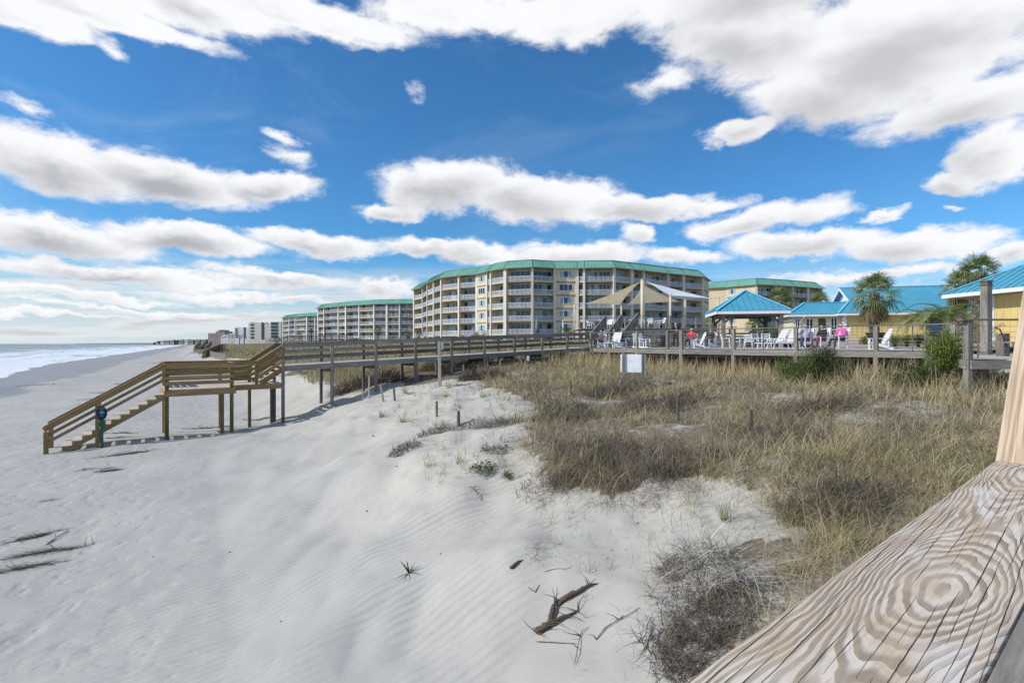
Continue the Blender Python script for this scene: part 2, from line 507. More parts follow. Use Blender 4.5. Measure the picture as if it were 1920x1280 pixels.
def _hash2(ix, iy):
    h = np.sin(ix * 127.1 + iy * 311.7) * 43758.5453
    return h - np.floor(h)
def vnoise(x, y):
    ix = np.floor(x); iy = np.floor(y); fx = x - ix; fy = y - iy
    fx = fx * fx * (3 - 2 * fx); fy = fy * fy * (3 - 2 * fy)
    a = _hash2(ix, iy); b = _hash2(ix + 1, iy); c = _hash2(ix, iy + 1); d = _hash2(ix + 1, iy + 1)
    return (a * (1 - fx) + b * fx) * (1 - fy) + (c * (1 - fx) + d * fx) * fy
def fnoise(x, y, octs=4):
    t = 0; a = 1.0; n = 0
    for k in range(octs):
        t = t + a * vnoise(x * 2 ** k + 13.7 * k, y * 2 ** k + 5.1 * k); n += a; a *= 0.5
    return t / n

def gz(x, y):
    x = np.asarray(x, dtype=np.float64); y = np.asarray(y, dtype=np.float64)
    sh = x.shape
    x = x.ravel(); y = y.ravel()
    z = base_prof(x, y)
    num = np.zeros_like(x); den = np.full_like(x, 0.25)
    near = (np.abs(x) < 110) & (y < 110)
    xn = x[near]; yn = y[near]
    nu = np.zeros_like(xn); de = np.full_like(xn, 0.25)
    for (cx, cy, cz), r, sg in zip(CP, CRES, CSIG):
        w = np.exp(-((xn - cx) ** 2 + (yn - cy) ** 2) / (2 * sg * sg))
        nu += w * r; de += w
    num[near] = nu; den[near] = de
    z = z + num / den
    s = shore_s(x, y)
    veg = sstep(2.0, -2.0, s)
    z = z + veg * (fnoise(x * 0.9, y * 0.9) - 0.5) * 0.46 * sstep(120, 60, y) + (fnoise(x * 0.35 + 9, y * 0.35) - 0.5) * 0.16
    duny = sstep(4.5, 1.5, s) * sstep(-7, -2, s) * sstep(40, 25, y)
    z = z + duny * ((fnoise(x * 0.75 + 21, y * 0.75 + 4, 3) - 0.5) * 0.42 + (np.abs(fnoise(x * 0.9 + 2, y * 0.5 + 14, 2) - 0.5)) * 0.22 - 0.05)
    z = z + sstep(1.0, 5.0, s) * (fnoise(x * 2.6, y * 2.6, 3) - 0.5) * 0.05 * sstep(60, 20, y)
    return z.reshape(sh)

def hit(px, py, lift=0.0):
    """where the line of sight through a photo pixel meets the sand"""
    Y = np.geomspace(1.5, 400, 3000)
    X = (px - 960.0) / F * Y; Z = (HZ - py) / F * Y
    g = gz(X, Y)
    k = np.argmax(Z <= g)
    if Z[k] > g[k]: k = len(Y) - 1
    return Vector((X[k], Y[k], g[k] + lift))

# vegetated ground, as an outline on the sand
FIELD = [(890, 690), (985, 668), (1110, 664), (1300, 668), (1500, 672), (1700, 676), (1810, 700), (2300, 700), (3300, 1100), (3300, 4500), (1400, 4500), (1440, 1330),
         (1425, 1190), (1440, 1110), (1400, 1060), (1345, 1040), (1360, 1018), (1440, 1012), (1500, 985), (1440, 930), (1330, 893), (1240, 896), (1160, 930),
         (1095, 905), (1040, 915), (1000, 880), (1012, 848), (985, 840), (975, 815), (1000, 790), (1010, 776), (1000, 755), (960, 740), (905, 718)]
def in_poly(px, py, poly):
    inside = np.zeros(px.shape, dtype=bool)
    n = len(poly); j = n - 1
    for i in range(n):
        xi, yi = poly[i]; xj, yj = poly[j]
        c = ((yi > py) != (yj > py)) & (px < (xj - xi) * (py - yi) / (yj - yi + 1e-12) + xi)
        inside ^= c
        j = i
    return inside
def field_world():
    out = []
    n = len(FIELD)
    for (px, py) in FIELD:
        if py > 1400 or px > 1900:
            out.append(None)
        else:
            p = hit(px, py); out.append((p.x, p.y))
    # the part behind and beside the railing
    extra = iter([(24, 22), (34, 24), (34, -4), (1.9, -4)])
    res = []
    for o in out:
        res.append(o if o is not None else next(extra))
    return res
FIELD_W = field_world()
def veg_mask(x, y):
    """1 inside the grown-over dune"""
    jx = (fnoise(x * 1.7 + 3, y * 1.7) - 0.5) * 0.9; jy = (fnoise(x * 1.7 + 31, y * 1.7 + 8) - 0.5) * 0.9
    return in_poly(x + jx, y + jy, FIELD_W)

def fan_grid(rows, cols, y0, y1, c, umax):
    yc = np.geomspace(y0 + c, y1 + c, rows) - c
    u = np.linspace(-umax, umax, cols)
    Y, U = np.meshgrid(yc, u, indexing='ij')
    X = U * (Y + c)
    idx = np.arange(rows * cols).reshape(rows, cols)
    f = np.stack([idx[:-1, :-1], idx[:-1, 1:], idx[1:, 1:], idx[1:, :-1]], -1).reshape(-1, 4)
    return X.ravel(), Y.ravel(), f

def sand_material():
    m, N, bs, out = new_mat('sand')
    tc = N.n('ShaderNodeTexCoord').outputs['Object']
    wet = N.attr('wet'); lit = N.attr('litter'); bch = N.attr('beach')
    big = N.noise(tc, 0.35, 5.0, 0.6)
    fine = N.noise(tc, 60.0, 3.0, 0.7)
    med = N.noise(tc, 3.0, 5.0, 0.6)
    dcol = N.mix(N.mr(big, 0.35, 0.65), (0.47, 0.44, 0.38), (0.54, 0.50, 0.415))
    bcol = N.mix(N.mr(big, 0.35, 0.65), (0.395, 0.382, 0.355), (0.45, 0.43, 0.395))
    col = N.mix(N.attr('dune_tone'), bcol, dcol)  # sand turns paler and warmer from beach to dune
    col = N.mix(N.mr(med, 0.35, 0.7, 0, 0.35), col, (0.36, 0.35, 0.33))
    col = N.mix(N.mr(fine, 0.3, 0.75, 0, 0.25), col, (0.29, 0.28, 0.262))
    # shell grit and dark flecks on the trodden beach
    fl = N.noise(tc, 9.0, 2.0, 0.7)
    col = N.mix(N.m('MULTIPLY', bch, N.mr(fl, 0.62, 0.74, 0, 0.5)), col, (0.27, 0.26, 0.25))
    wetn = N.mr(N.m('ADD', wet, N.m('MULTIPLY', N.m('SUBTRACT', N.noise(N.mapping(tc, rot=(0, 0, R(-32)), scale=(1, 0.25, 1)), 0.35, 5.0), 0.5), 0.7)), 0.35, 0.7)
    col = N.mix(wetn, col, (0.19, 0.187, 0.18))
    ln = N.noise(tc, 5.0, 6.0, 0.7)
    lm = N.mr(N.m('ADD', lit, N.m('MULTIPLY', N.m('SUBTRACT', ln, 0.5), 0.8)), 0.45, 0.75)
    lc = N.mix(N.noise(tc, 30.0, 3.0), (0.07, 0.055, 0.038), (0.25, 0.205, 0.14))
    col = N.mix(lm, col, lc)
    N.put(bs.inputs['Base Color'], col)
    N.put(bs.inputs['Roughness'], N.mr(wetn, 0, 1, 0.92, 0.32))
    bs.inputs['Specular IOR Level'].default_value = 0.25
    # wind ripples on the dune, trampled pits on the beach
    wv = N.n('ShaderNodeTexWave', wave_type='BANDS', bands_direction='X', wave_profile='SIN')
    N.put(wv.inputs['Vector'], N.mapping(tc, rot=(0, 0, R(-118)), typ='POINT'))
    wv.inputs['Scale'].default_value = 2.3; wv.inputs['Distortion'].default_value = 3.0; wv.inputs['Detail'].default_value = 2.0; wv.inputs['Detail Scale'].default_value = 0.6
    rip = N.m('MULTIPLY', N.m('MULTIPLY', wv.outputs['Fac'], N.mr(N.noise(tc, 0.45, 3.0), 0.36, 0.55)), N.mr(bch, 0.2, 0.9, 1.0, 0.25))
    vor = N.n('ShaderNodeTexVoronoi', feature='SMOOTH_F1'); vor.inputs['Scale'].default_value = 2.4
    N.put(vor.inputs['Vector'], N.vm('ADD', tc, N.vm('MULTIPLY', N.noise(tc, 3.0, 2.0, color=True), (0.5, 0.5, 0.5))))
    pits = N.m('MULTIPLY', N.mr(vor.outputs['Distance'], 0.0, 0.5), N.m('MULTIPLY', bch, 1.0))
    b1 = N.bump(rip, 0.55, 0.022)
    b2 = N.bump(pits, 0.45, 0.08, b1)
    b3 = N.bump(med, 0.30, 0.05, b2)
    b4 = N.bump(fine, 0.25, 0.006, b3)
    N.put(bs.inputs['Normal'], b4)
    return m
M_SAND = sand_material()

gx, gy, gf = fan_grid(640, 860, -3.2, 4000, 5.0, 2.4)
gzv = gz(gx, gy)
s_ = shore_s(gx, gy)
wet_ = sstep(15, 23, s_ + (fnoise(gx * 0.12, gy * 0.12) - 0.5) * 7) * 1.0
beach_ = sstep(2.0, 7.0, s_ + sshift(gy))
vm_ = veg_mask(gx, gy).astype(float)
inl = ((shore_s(gx, gy) < -6) & (gy > 27)).astype(float) * (gy > 27)
far_d = sstep(1.0, -2.5, s_ + sshift(gy) + (fnoise(gx * 0.2, gy * 0.2) - 0.5) * 7) * (gy > 34)
vm_ = np.maximum(vm_, np.maximum(veg_mask(gx + 0.35, gy).astype(float), veg_mask(gx + 0.15, gy + 0.35).astype(float)) * 0.45)
litter_ = np.maximum(np.maximum(vm_ * (0.38 + 0.75 * fnoise(gx * 0.8, gy * 0.8)), inl * 0.9), far_d * 0.9)
MAT = [(1212, 1110), (1240, 1045), (1330, 1022), (1420, 1058), (1470, 1090), (1440, 1130), (1375, 1205), (1310, 1275), (1255, 1290), (1225, 1250), (1205, 1180)]
mat_w = [(q.x, q.y) for q in (hit(*c) for c in MAT)]
mat_in = in_poly(gx + (fnoise(gx * 4, gy * 4) - 0.5) * 0.25, gy + (fnoise(gx * 4 + 9, gy * 4) - 0.5) * 0.25, mat_w)
litter_ = np.maximum(litter_, mat_in * np.clip(0.15 + 1.5 * (fnoise(gx * 3.2, gy * 3.2, 3) - 0.30), 0, 1))
ground = np_mesh('ground', np.stack([gx, gy, gzv], -1), gf, M_SAND, smooth=True, attrs={'dune_tone': sstep(3.5, -1.5, s_ + (fnoise(gx * 0.4, gy * 0.4) - 0.5) * 2.5), 'wet': wet_, 'litter': litter_, 'beach': beach_})
tag(ground, 'pale sandy beach rising into a white dune', 'ground', kind='structure')

# ---------------------------------------------------------------- sea
def sea_material():
    m, N, bs, out = new_mat('sea_water')
    tc = N.n('ShaderNodeTexCoord').outputs['Object']
    x, y, z = N.sep(tc)[:3]
    s = N.m('ADD', N.m('MULTIPLY', N.m('ADD', x, 11.0), -0.85), N.m('MULTIPLY', N.m('SUBTRACT', y, 25.5), -0.526))
    along = N.m('ADD', N.m('MULTIPLY', x, -0.526), N.m('MULTIPLY', y, 0.85))
    q = N.comb(N.m('MULTIPLY', s, 0.055), N.m('MULTIPLY', along, 0.011), 0.0)
    n1 = N.noise(q, 1.0, 6.0, 0.6, 0.6)
    n2 = N.noise(N.comb(N.m('MULTIPLY', s, 0.4), N.m('MULTIPLY', along, 0.06), 4.0), 1.0, 5.0, 0.65)
    band = N.mr(s, 34.0, 215.0, 0.62, -0.30, smooth=False)
    foam = N.mr(N.m('ADD', N.m('ADD', band, N.m('MULTIPLY', N.m('SUBTRACT', n1, 0.5), 1.9)), N.m('MULTIPLY', N.m('SUBTRACT', n2, 0.5), 1.1)), 0.0, 0.5)
    deep = N.mix(N.mr(s, 60.0, 900.0, smooth=False), (0.15, 0.215, 0.22), (0.045, 0.105, 0.125))
    deep = N.mix(N.mr(n1, 0.3, 0.7, 0, 0.4), deep, (0.22, 0.29, 0.29))
    col = N.mix(N.m('MULTIPLY', foam, 0.92), deep, (0.78, 0.80, 0.83))
    N.put(bs.inputs['Base Color'], col)
    N.put(bs.inputs['Roughness'], N.mr(foam, 0, 1, 0.28, 0.8))
    bs.inputs['IOR'].default_value = 1.33
    bs.inputs['Specular IOR Level'].default_value = 0.35
    b = N.bump(N.noise(N.comb(N.m('MULTIPLY', s, 0.8), N.m('MULTIPLY', along, 0.25), 0.0), 1.0, 6.0, 0.65), 0.7, 0.5)
    N.put(bs.inputs['Normal'], b)
    return m
sx_, sy_, sf_ = fan_grid(420, 320, 5, 9000, 5.0, 2.6)
ss = shore_s(sx_, sy_); al = -0.526 * sx_ + 0.85 * sy_
roll = np.zeros_like(ss)
for (s0, amp, wd, ph) in ((62, .5, 5, 0), (88, .65, 6, 2), (120, .6, 7, 4.4), (165, .5, 9, 1), (230, .5, 12, 3)):
    c = s0 + 6 * np.sin(al * 0.021 + ph) + 3 * np.sin(al * 0.06 + ph * 2)
    roll += amp * np.exp(-((ss - c) / wd) ** 2) * (0.4 + fnoise(al * 0.03 + ph, ss * 0.01))
lap = 0.05 * np.sin(al * 0.22) + 0.06 * (fnoise(al * 0.12, ss * 0.1) - 0.5)
sz_ = SEA_Z + roll + lap
keep = (ss[sf_].max(1) > 20)
sea = np_mesh('sea_water', np.stack([sx_, sy_, sz_], -1), sf_[keep], sea_material(), smooth=True)
tag(sea, 'pale blue sea with white surf rolling in', 'sea', kind='structure')
# ---------------------------------------------------------------- timber
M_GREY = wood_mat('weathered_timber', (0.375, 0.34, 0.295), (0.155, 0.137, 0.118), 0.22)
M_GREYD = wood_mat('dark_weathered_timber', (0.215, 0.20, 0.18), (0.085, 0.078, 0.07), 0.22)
M_DECK = wood_mat('bleached_deck_boards', (0.55, 0.525, 0.49), (0.36, 0.34, 0.315), 0.14)
M_NEW = wood_mat('treated_pine', (0.40, 0.265, 0.13), (0.23, 0.14, 0.065), 0.24, stain=0.35, stain_col=(0.20, 0.17, 0.05))
M_NEWG = wood_mat('green_treated_post', (0.22, 0.185, 0.07), (0.11, 0.10, 0.035), 0.2, stain=0.7, stain_col=(0.08, 0.11, 0.03))
M_TREAD = wood_mat('stair_tread', (0.62, 0.53, 0.42), (0.46, 0.38, 0.29), 0.12)
M_CABLE = pmat('steel_cable', (0.35, 0.35, 0.34), rough=0.4, metal=0.8)

E0 = Vector((-11.42, 25.5, 0))
def bp(a, n, z):
    return Vector((E0.x + A.x * a + B.x * n, E0.y + A.y * a + B.y * n, z))
def gza(p):
    return float(gz(np.array([p.x]), np.array([p.y]))[0])
SPAN = 2.412
def dz(a):
    return -1.10 + 0.83 * a / (9 * SPAN)

bw = thing('boardwalk', 'long grey weathered boardwalk ramp on timber piles crossing the dune', 'boardwalk', bp(0, 0, dz(0)))
BWW = 1.75
m = MB()
na = int(9 * SPAN / 0.15)
for i in range(na):
    a = 0.07 + i * 0.15
    m.beam(bp(a, 0.02, dz(a) - 0.02), bp(a, -BWW - 0.02, dz(a) - 0.02), 0.14, 0.038, tone=0.3 + 0.5 * random.random())
m.build('deck', M_DECK, bw)
for n, nm in ((0.05, 'fascia'), (-BWW - 0.05, 'fascia')):
    m = MB()
    for k in range(0, 9, 2):
        a0 = k * SPAN; a1 = min(k + 2, 9) * SPAN - 0.006
        m.beam(bp(a0, n, dz(a0) - 0.165), bp(a1, n, dz(a1) - 0.165), 0.045, 0.25)
    m.build(nm, M_GREY, bw)
for side in (0, 1):
    n = 0.05 if side == 0 else -BWW - 0.05
    sg = 1 if side == 0 else -1
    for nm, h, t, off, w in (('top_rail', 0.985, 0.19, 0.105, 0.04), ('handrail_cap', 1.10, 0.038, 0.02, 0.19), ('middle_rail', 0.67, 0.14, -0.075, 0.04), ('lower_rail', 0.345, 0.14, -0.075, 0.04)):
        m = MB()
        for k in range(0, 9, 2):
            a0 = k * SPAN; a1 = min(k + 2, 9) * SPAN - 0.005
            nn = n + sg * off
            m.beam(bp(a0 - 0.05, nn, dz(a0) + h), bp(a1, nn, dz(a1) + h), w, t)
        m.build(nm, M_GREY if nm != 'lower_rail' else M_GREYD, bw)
    for k in range(0, 9):
        a = k * SPAN
        p = bp(a, n + sg * 0.015, 0)
        b0 = gza(p) - 0.35
        m = MB()
        m.box(p.x, p.y, b0, 0.14, 0.14, dz(a) + 1.075 - b0, rz=math.atan2(A.y, A.x))
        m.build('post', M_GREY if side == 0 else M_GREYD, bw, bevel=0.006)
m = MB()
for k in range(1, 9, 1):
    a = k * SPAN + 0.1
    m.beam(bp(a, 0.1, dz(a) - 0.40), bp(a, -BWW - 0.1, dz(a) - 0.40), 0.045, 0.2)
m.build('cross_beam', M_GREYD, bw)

# ---- beach stairs and landing (newer, yellower pine)
LZ = -1.95
st = thing('beach_stairs', 'yellow pine landing with steps going down to the beach from the grey boardwalk', 'stairs', bp(-4.9, 0, -4.0))
RZA = math.atan2(A.y, A.x)
A0, A1 = -4.93, -2.36
N1 = 1.30
m = MB()
i = A0 + 0.07
while i < -0.05:
    n1 = N1 if i < A1 else 0.06
    m.beam(bp(i, n1 - 0.02, LZ - 0.02), bp(i, -1.75, LZ - 0.02), 0.14, 0.038, tone=0.2 + 0.6 * random.random())
    i += 0.15
m.build('landing_deck', M_TREAD, st)
m = MB()
m.beam(bp(A0 - 0.03, N1 + 0.02, LZ - 0.165), bp(A1 + 0.05, N1 + 0.02, LZ - 0.165), 0.045, 0.25)
m.beam(bp(A1 + 0.05, 0.09, LZ - 0.15), bp(0.05, 0.09, LZ - 0.15), 0.045, 0.22)
m.beam(bp(A1 + 0.07, N1 - 0.0, LZ - 0.165), bp(A1 + 0.07, 0.12, LZ - 0.165), 0.045, 0.25)
m.beam(bp(A0 - 0.03, -1.78, LZ - 0.165), bp(0, -1.78, LZ - 0.165), 0.045, 0.25)
m.beam(bp(A0 - 0.01, N1, LZ - 0.165), bp(A0 - 0.01, -1.75, LZ - 0.165), 0.045, 0.24)
m.build('fascia', M_NEW, st)
def rail_run(parent, pts, heights, mat, out=None, capw=0.15, cap=True, name='rail'):
    """boards following pts (deck-level points); heights = (height, board size) of each board"""
    for j, (h, t) in enumerate(heights):
        m = MB()
        for p, q in zip(pts[:-1], pts[1:]):
            m.beam(p + UP * h, q + UP * h, 0.04, t)
        m.build('top_rail' if j == 0 else name, mat, parent)
    if cap:
        m = MB()
        for p, q in zip(pts[:-1], pts[1:]):
            hh = heights[0][0] + heights[0][1] / 2 + 0.021
            m.beam(p + UP * hh, q + UP * hh, capw, 0.038)
        m.build('handrail_cap', mat, parent)
H4 = [(0.985, 0.18), (0.74, 0.14), (0.50, 0.14), (0.27, 0.14)]
rail_run(st, [bp(A0 + 0.02, N1 + 0.05, LZ), bp(A1, N1 + 0.05, LZ)], H4, M_NEW)
rail_run(st, [bp(A1, N1, LZ), bp(A1, 0.16, LZ)], H4[:3], M_NEW)
rail_run(st, [bp(A1 + 0.08, 0.13, LZ), bp(-1.2, 0.13, LZ)], H4, M_NEW)
rail_run(st, [bp(-1.2, 0.13, LZ), bp(0.02, 0.13, dz(0) - 0.02)], H4, M_NEW)
rail_run(st, [bp(A0, -1.85, LZ), bp(-1.2, -1.85, LZ)], H4, M_NEW)
rail_run(st, [bp(-1.2, -1.85, LZ), bp(0.02, -1.85, dz(0))], H4, M_NEW)
rail_run(st, [bp(A0, -1.85, LZ), bp(A0, -0.22, LZ)], H4, M_NEW)
# steps up to the boardwalk
for j in range(1, 5):
    a = -1.25 + j * 0.26; z = LZ + j * 0.17
    m = MB(); m.beam(bp(a + 0.13, 0.05, z - 0.02), bp(a + 0.13, -1.72, z - 0.02), 0.27, 0.038)
    m.build('tread', M_TREAD, st)
for n in (0.07, -1.74):
    m = MB()
    m.beam(bp(-1.05, n, LZ + 0.02), bp(0.0, n, dz(0) - 0.16), 0.04, 0.24)
    for j in range(1, 5):
        m.beam(bp(-1.25 + j * 0.26 + 0.12, n, LZ + j * 0.17 - 0.09), bp(-1.25 + j * 0.26 + 0.26, n, LZ + j * 0.17 - 0.09), 0.04, 0.10)
    m.build('stringer', M_NEW, st)
# flight down to the sand: 12 treads
NS = 12; RUN = 3.55; DROP = 2.13
SN0, SN1 = N1, -0.22
for j in range(1, NS):
    a = A0 - (j - 0.5) * RUN / NS; z = LZ - j * DROP / NS
    m = MB(); m.beam(bp(a, SN0 + 0.02, z - 0.02), bp(a, SN1, z - 0.02), RUN / NS + 0.03, 0.038)
    m.build('tread', M_TREAD, st)
for n in (SN0, SN1):
    m = MB()
    m.beam(bp(A0 - 0.02, n, LZ - 0.31), bp(A0 - RUN + 0.25, n, LZ - DROP - 0.11), 0.045, 0.15)
    for j in range(1, NS):
        a = A0 - (j - 0.5) * RUN / NS; z = LZ - j * DROP / NS
        m.beam(bp(a - RUN / NS / 2, n, z - 0.125), bp(a + RUN / NS / 2 - 0.003, n, z - 0.125), 0.043, 0.17, tone=0.5)
    m.build('stringer', M_NEW, st)
sl = DROP / RUN
for n in (SN0 + 0.07, SN1 - 0.07):
    a_e = A0 - RUN - 0.22
    rail_run(st, [bp(A0 + 0.0, n, LZ + 0.02), bp(a_e, n, LZ - sl * (A0 - a_e))], [(0.98, 0.19), (0.70, 0.115), (0.44, 0.115)] if n > 0 else [(0.98, 0.17)], M_NEW)
def post(parent, p, z0, z1, mat, sz=0.14, rz=RZA, name='post'):
    m = MB(); m.box(p.x, p.y, z0, sz, sz, z1 - z0, rz=rz)
    return m.build(name, mat, parent, bevel=0.006)
for (a, n, top, mt) in ((A0 + 0.07, N1 - 0.03, LZ + 0.97, M_NEWG), (A1 - 0.08, N1 - 0.03, LZ + 0.97, M_NEWG), (A0 + 0.12, -1.70, LZ + 0.97, M_NEW), (A1 - 0.15, -1.70, LZ + 0.97, M_NEW), (A1 - 0.3, 0.1, LZ - 0.05, M_NEW),
                     (-1.2, 0.05, LZ + 1.0, M_NEWG), (-1.2, -1.70, LZ + 0.97, M_NEWG), (-0.16, -1.68, LZ - 0.02, M_GREYD), (A0 + 0.12, -0.3, LZ + 1.0, M_NEW)):
    p = bp(a, n, 0)
    z0 = gza(p) - 0.3 if not (n > 0 and a == -1.2) else LZ
    post(st, p, z0, top, mt)
for n in (SN0 + 0.07, SN1 - 0.07):
    a_e = A0 - RUN - 0.15
    p = bp(a_e, n, 0); post(st, p, gza(p) - 0.2, LZ - sl * (A0 - a_e) + 0.86, M_NEW)
    a_m = A0 - RUN * 0.62
    p = bp(a_m, n - 0.08 if n > 0 else n + 0.08, 0); post(st, p, gza(p) - 0.2, LZ - sl * (A0 - a_m) + 0.85, M_NEW)

# ---- main sun deck
DZ = -0.30
PC = Vector((5.85, 38.2, DZ)); PQ = Vector((9.95, 30.1, DZ))
ED = Vector((2.0, -2.43, 0))
edge = [PC, PQ, PQ + ED, PQ + ED * 2, PQ + ED * 2.94, PQ + ED * 3.9]
edge[3].x += 0.06; edge[4].x += 0.15
PE = edge[-1]
deck = thing('sun_deck', 'broad bleached timber sun deck with cable railing above the dune grass', 'deck', PQ)
IN = A
back = [PE + IN * 9.0, PE + IN * 9.0 + Vector((-3.2, 8.5, 0)), PC + IN * 4.5 + Vector((8, 2.0, 0)), PC + IN * 4.5, PC + IN * 0.6 + Vector((-0.9, 1.3, 0))]
poly = edge + back
# boards run along the edge: clip strips of the polygon
def clip_half(pts, o, nrm, keep_pos):
    out = []
    for i in range(len(pts)):
        p, q = pts[i], pts[(i + 1) % len(pts)]
        dp = (p - o).dot(nrm); dq = (q - o).dot(nrm)
        if not keep_pos: dp, dq = -dp, -dq
        if dp >= 0: out.append(p)
        if dp * dq < 0: out.append(p + (q - p) * (dp / (dp - dq)))
    return out
nrm = Vector((ED.y, -ED.x, 0)).normalized() * -1       # inland normal of the edge
ds = [(p - PQ).dot(nrm) for p in poly]
m = MB()
d = min(ds)
along = ED.normalized()
while d < max(ds):
    c = clip_half(poly, PQ + nrm * (d + 0.004), nrm, True)
    if len(c) >= 3: c = clip_half(c, PQ + nrm * (d + 0.146), nrm, False)
    if len(c) >= 3:
        t = 0.25 + 0.5 * random.random(); off = random.random() * 30
        uv = [((p - PQ).dot(along) + off, (p - PQ).dot(nrm) + off) for p in c]
        ar = sum(c[i].x * c[(i + 1) % len(c)].y - c[(i + 1) % len(c)].x * c[i].y for i in range(len(c)))
        if ar < 0: c = c[::-1]; uv = uv[::-1]
        m.face(c, 0, uv, t)
        lo = [p - UP * 0.038 for p in c][::-1]
        m.face(lo, 0, uv[::-1], t)
    d += 0.15
m.build('deck_floor', M_DECK, deck)
for (p, q) in zip(edge[:-1], edge[1:]):
    m = MB()
    dd = (q - p).normalized(); nn = Vector((dd.y, -dd.x, 0))
    if nn.dot(nrm) > 0: nn = -nn
    m.beam(p + nn * 0.03 - UP * 0.17, q + nn * 0.03 - UP * 0.17 - dd * 0.005, 0.045, 0.28)
    m.build('fascia', M_GREY, deck)
    m = MB(); m.beam(p - nn * 0.35 - UP * 0.36, q - nn * 0.35 - UP * 0.36, 0.08, 0.28); m.build('joist', M_GREYD, deck)
# posts of the cable railing
pposts = []
def pix_edge(px, e0, e1):
    u = (px - 960) / F
    d = e1 - e0
    t = (u * e0.y - e0.x) / (d.x - u * d.y)
    return e0 + d * t
for px in (1107, 1143, 1194, 1251): pposts.append((pix_edge(px, PC, PQ), 0.15))
pposts.append((PQ.copy(), 0.19)); 
for px in (1375, 1492, 1642): pposts.append((pix_edge(px, PQ, edge[3] if px < 1500 else edge[4]), 0.17))
pposts.append((PE.copy(), 0.17))
HR = 1.10
for p, sz in pposts:
    q = p + nrm * 0.02
    post(deck, q, gza(q) - 0.3, DZ + HR - 0.03, M_GREY, sz, rz=math.atan2(ED.y, ED.x))
pl = [p for p, _ in pposts]
m = MB()
for p, q in zip(pl[:-1], pl[1:]):
    m.beam(p + nrm * 0.02 + UP * (HR - 0.0), q + nrm * 0.02 + UP * HR, 0.16, 0.05)
m.build('handrail', M_GREYD, deck)
for h in (0.14, 0.28, 0.42, 0.56, 0.70, 0.84, 0.97):
    m = MB()
    for p, q in zip(pl[:-1], pl[1:]):
        m.tube([p + nrm * 0.02 + UP * h, q + nrm * 0.02 + UP * h], 0.006, 4)
    m.build('cable', M_CABLE, deck)
for (p, q) in zip(pl[4:-1], pl[5:]):
    for f in (0.5,):
        c = p.lerp(q, f) + nrm * 0.02
        m = MB(); m.box(c.x, c.y, DZ, 0.035, 0.035, HR - 0.05); m.build('cable_spacer', M_GREYD, deck)
for j in range(14):      # piles under the deck
    p = PQ + ED * random.uniform(-2.5, 3.6) + nrm * (1.6 + 1.7 * (j % 3))
    post(deck, p, gza(p) - 0.3, DZ - 0.1, M_GREYD, 0.18, name='pile')

# ---- dark slatted fence along the back of the deck
fz = DZ
fa = at(1172, 645, 43.5); fb_ = at(1462, 645, 39.0)
fa.z = fz; fb_.z = fz
fen = thing('slat_fence', 'dark brown fence of level boards behind the white deck chairs', 'fence', fa)
nseg = 7
for i in range(nseg + 1):
    p = fa.lerp(fb_, i / nseg); post(fen, p, fz - 0.3, fz + 1.15, M_GREYD, 0.14)
for j in range(5):
    m = MB()
    for i in range(nseg):
        p = fa.lerp(fb_, i / nseg); q = fa.lerp(fb_, (i + 1) / nseg)
        m.beam(p + Vector((0, -0.09, 0.16 + j * 0.23)), q + Vector((-0.005, -0.09, 0.16 + j * 0.23)), 0.035, 0.14)
    m.build('board', M_GREYD, fen)

# ---- raised deck under the shade sails
UZ = 1.40
UA = at(1172, 600, 46.0); UB = at(1338, 600, 45.0)
ud = thing('raised_deck', 'raised timber deck with thin dark railing beneath the shade sails', 'deck', (UA.x, UA.y, UZ))
m = MB()
for i in range(34):
    y0 = 46.0 + i * 0.28
    m.beam((UA.x - 3.9 if i > 2 else UA.x - 0.2, y0, UZ - 0.02), (UB.x + 0.4, y0, UZ - 0.02), 0.27, 0.038)
m.build('deck_floor', M_DECK, ud)
m = MB(); m.beam((UA.x - 0.2, 45.85, UZ - 0.17), (UB.x + 0.4, 44.95 + 0.9, UZ - 0.17), 0.045, 0.3); m.build('fascia', M_GREYD, ud)
up_posts = []
for px in (1185, 1226, 1257, 1280, 1305, 1331):
    p = at(px, 600, 46.0); p.z = UZ
    post(ud, p, UZ - 1.6, UZ + 1.02, M_GREY, 0.12, rz=0); up_posts.append(p)
m = MB(); m.beam(up_posts[0] + UP * 1.05, up_posts[-1] + UP * 1.05, 0.14, 0.05); m.build('handrail', M_GREYD, ud)
for h in (0.25, 0.5, 0.75):
    m = MB(); m.tube([up_posts[0] + UP * h, up_posts[-1] + UP * h], 0.006, 4); m.build('cable', M_CABLE, ud)
# railing of the raised deck beyond the stairs
q0 = at(1086, 600, 49.5); q1 = at(1172, 600, 48.0); q0.z = q1.z = UZ - 0.05
for f in (0, 0.5, 1.0):
    p = q0.lerp(q1, f); post(ud, p, UZ - 1.8, UZ + 1.0, M_GREY, 0.13, rz=0)
m = MB(); m.beam(q0 + UP * 1.05, q1 + UP * 1.05, 0.14, 0.05); m.build('handrail', M_GREYD, ud)

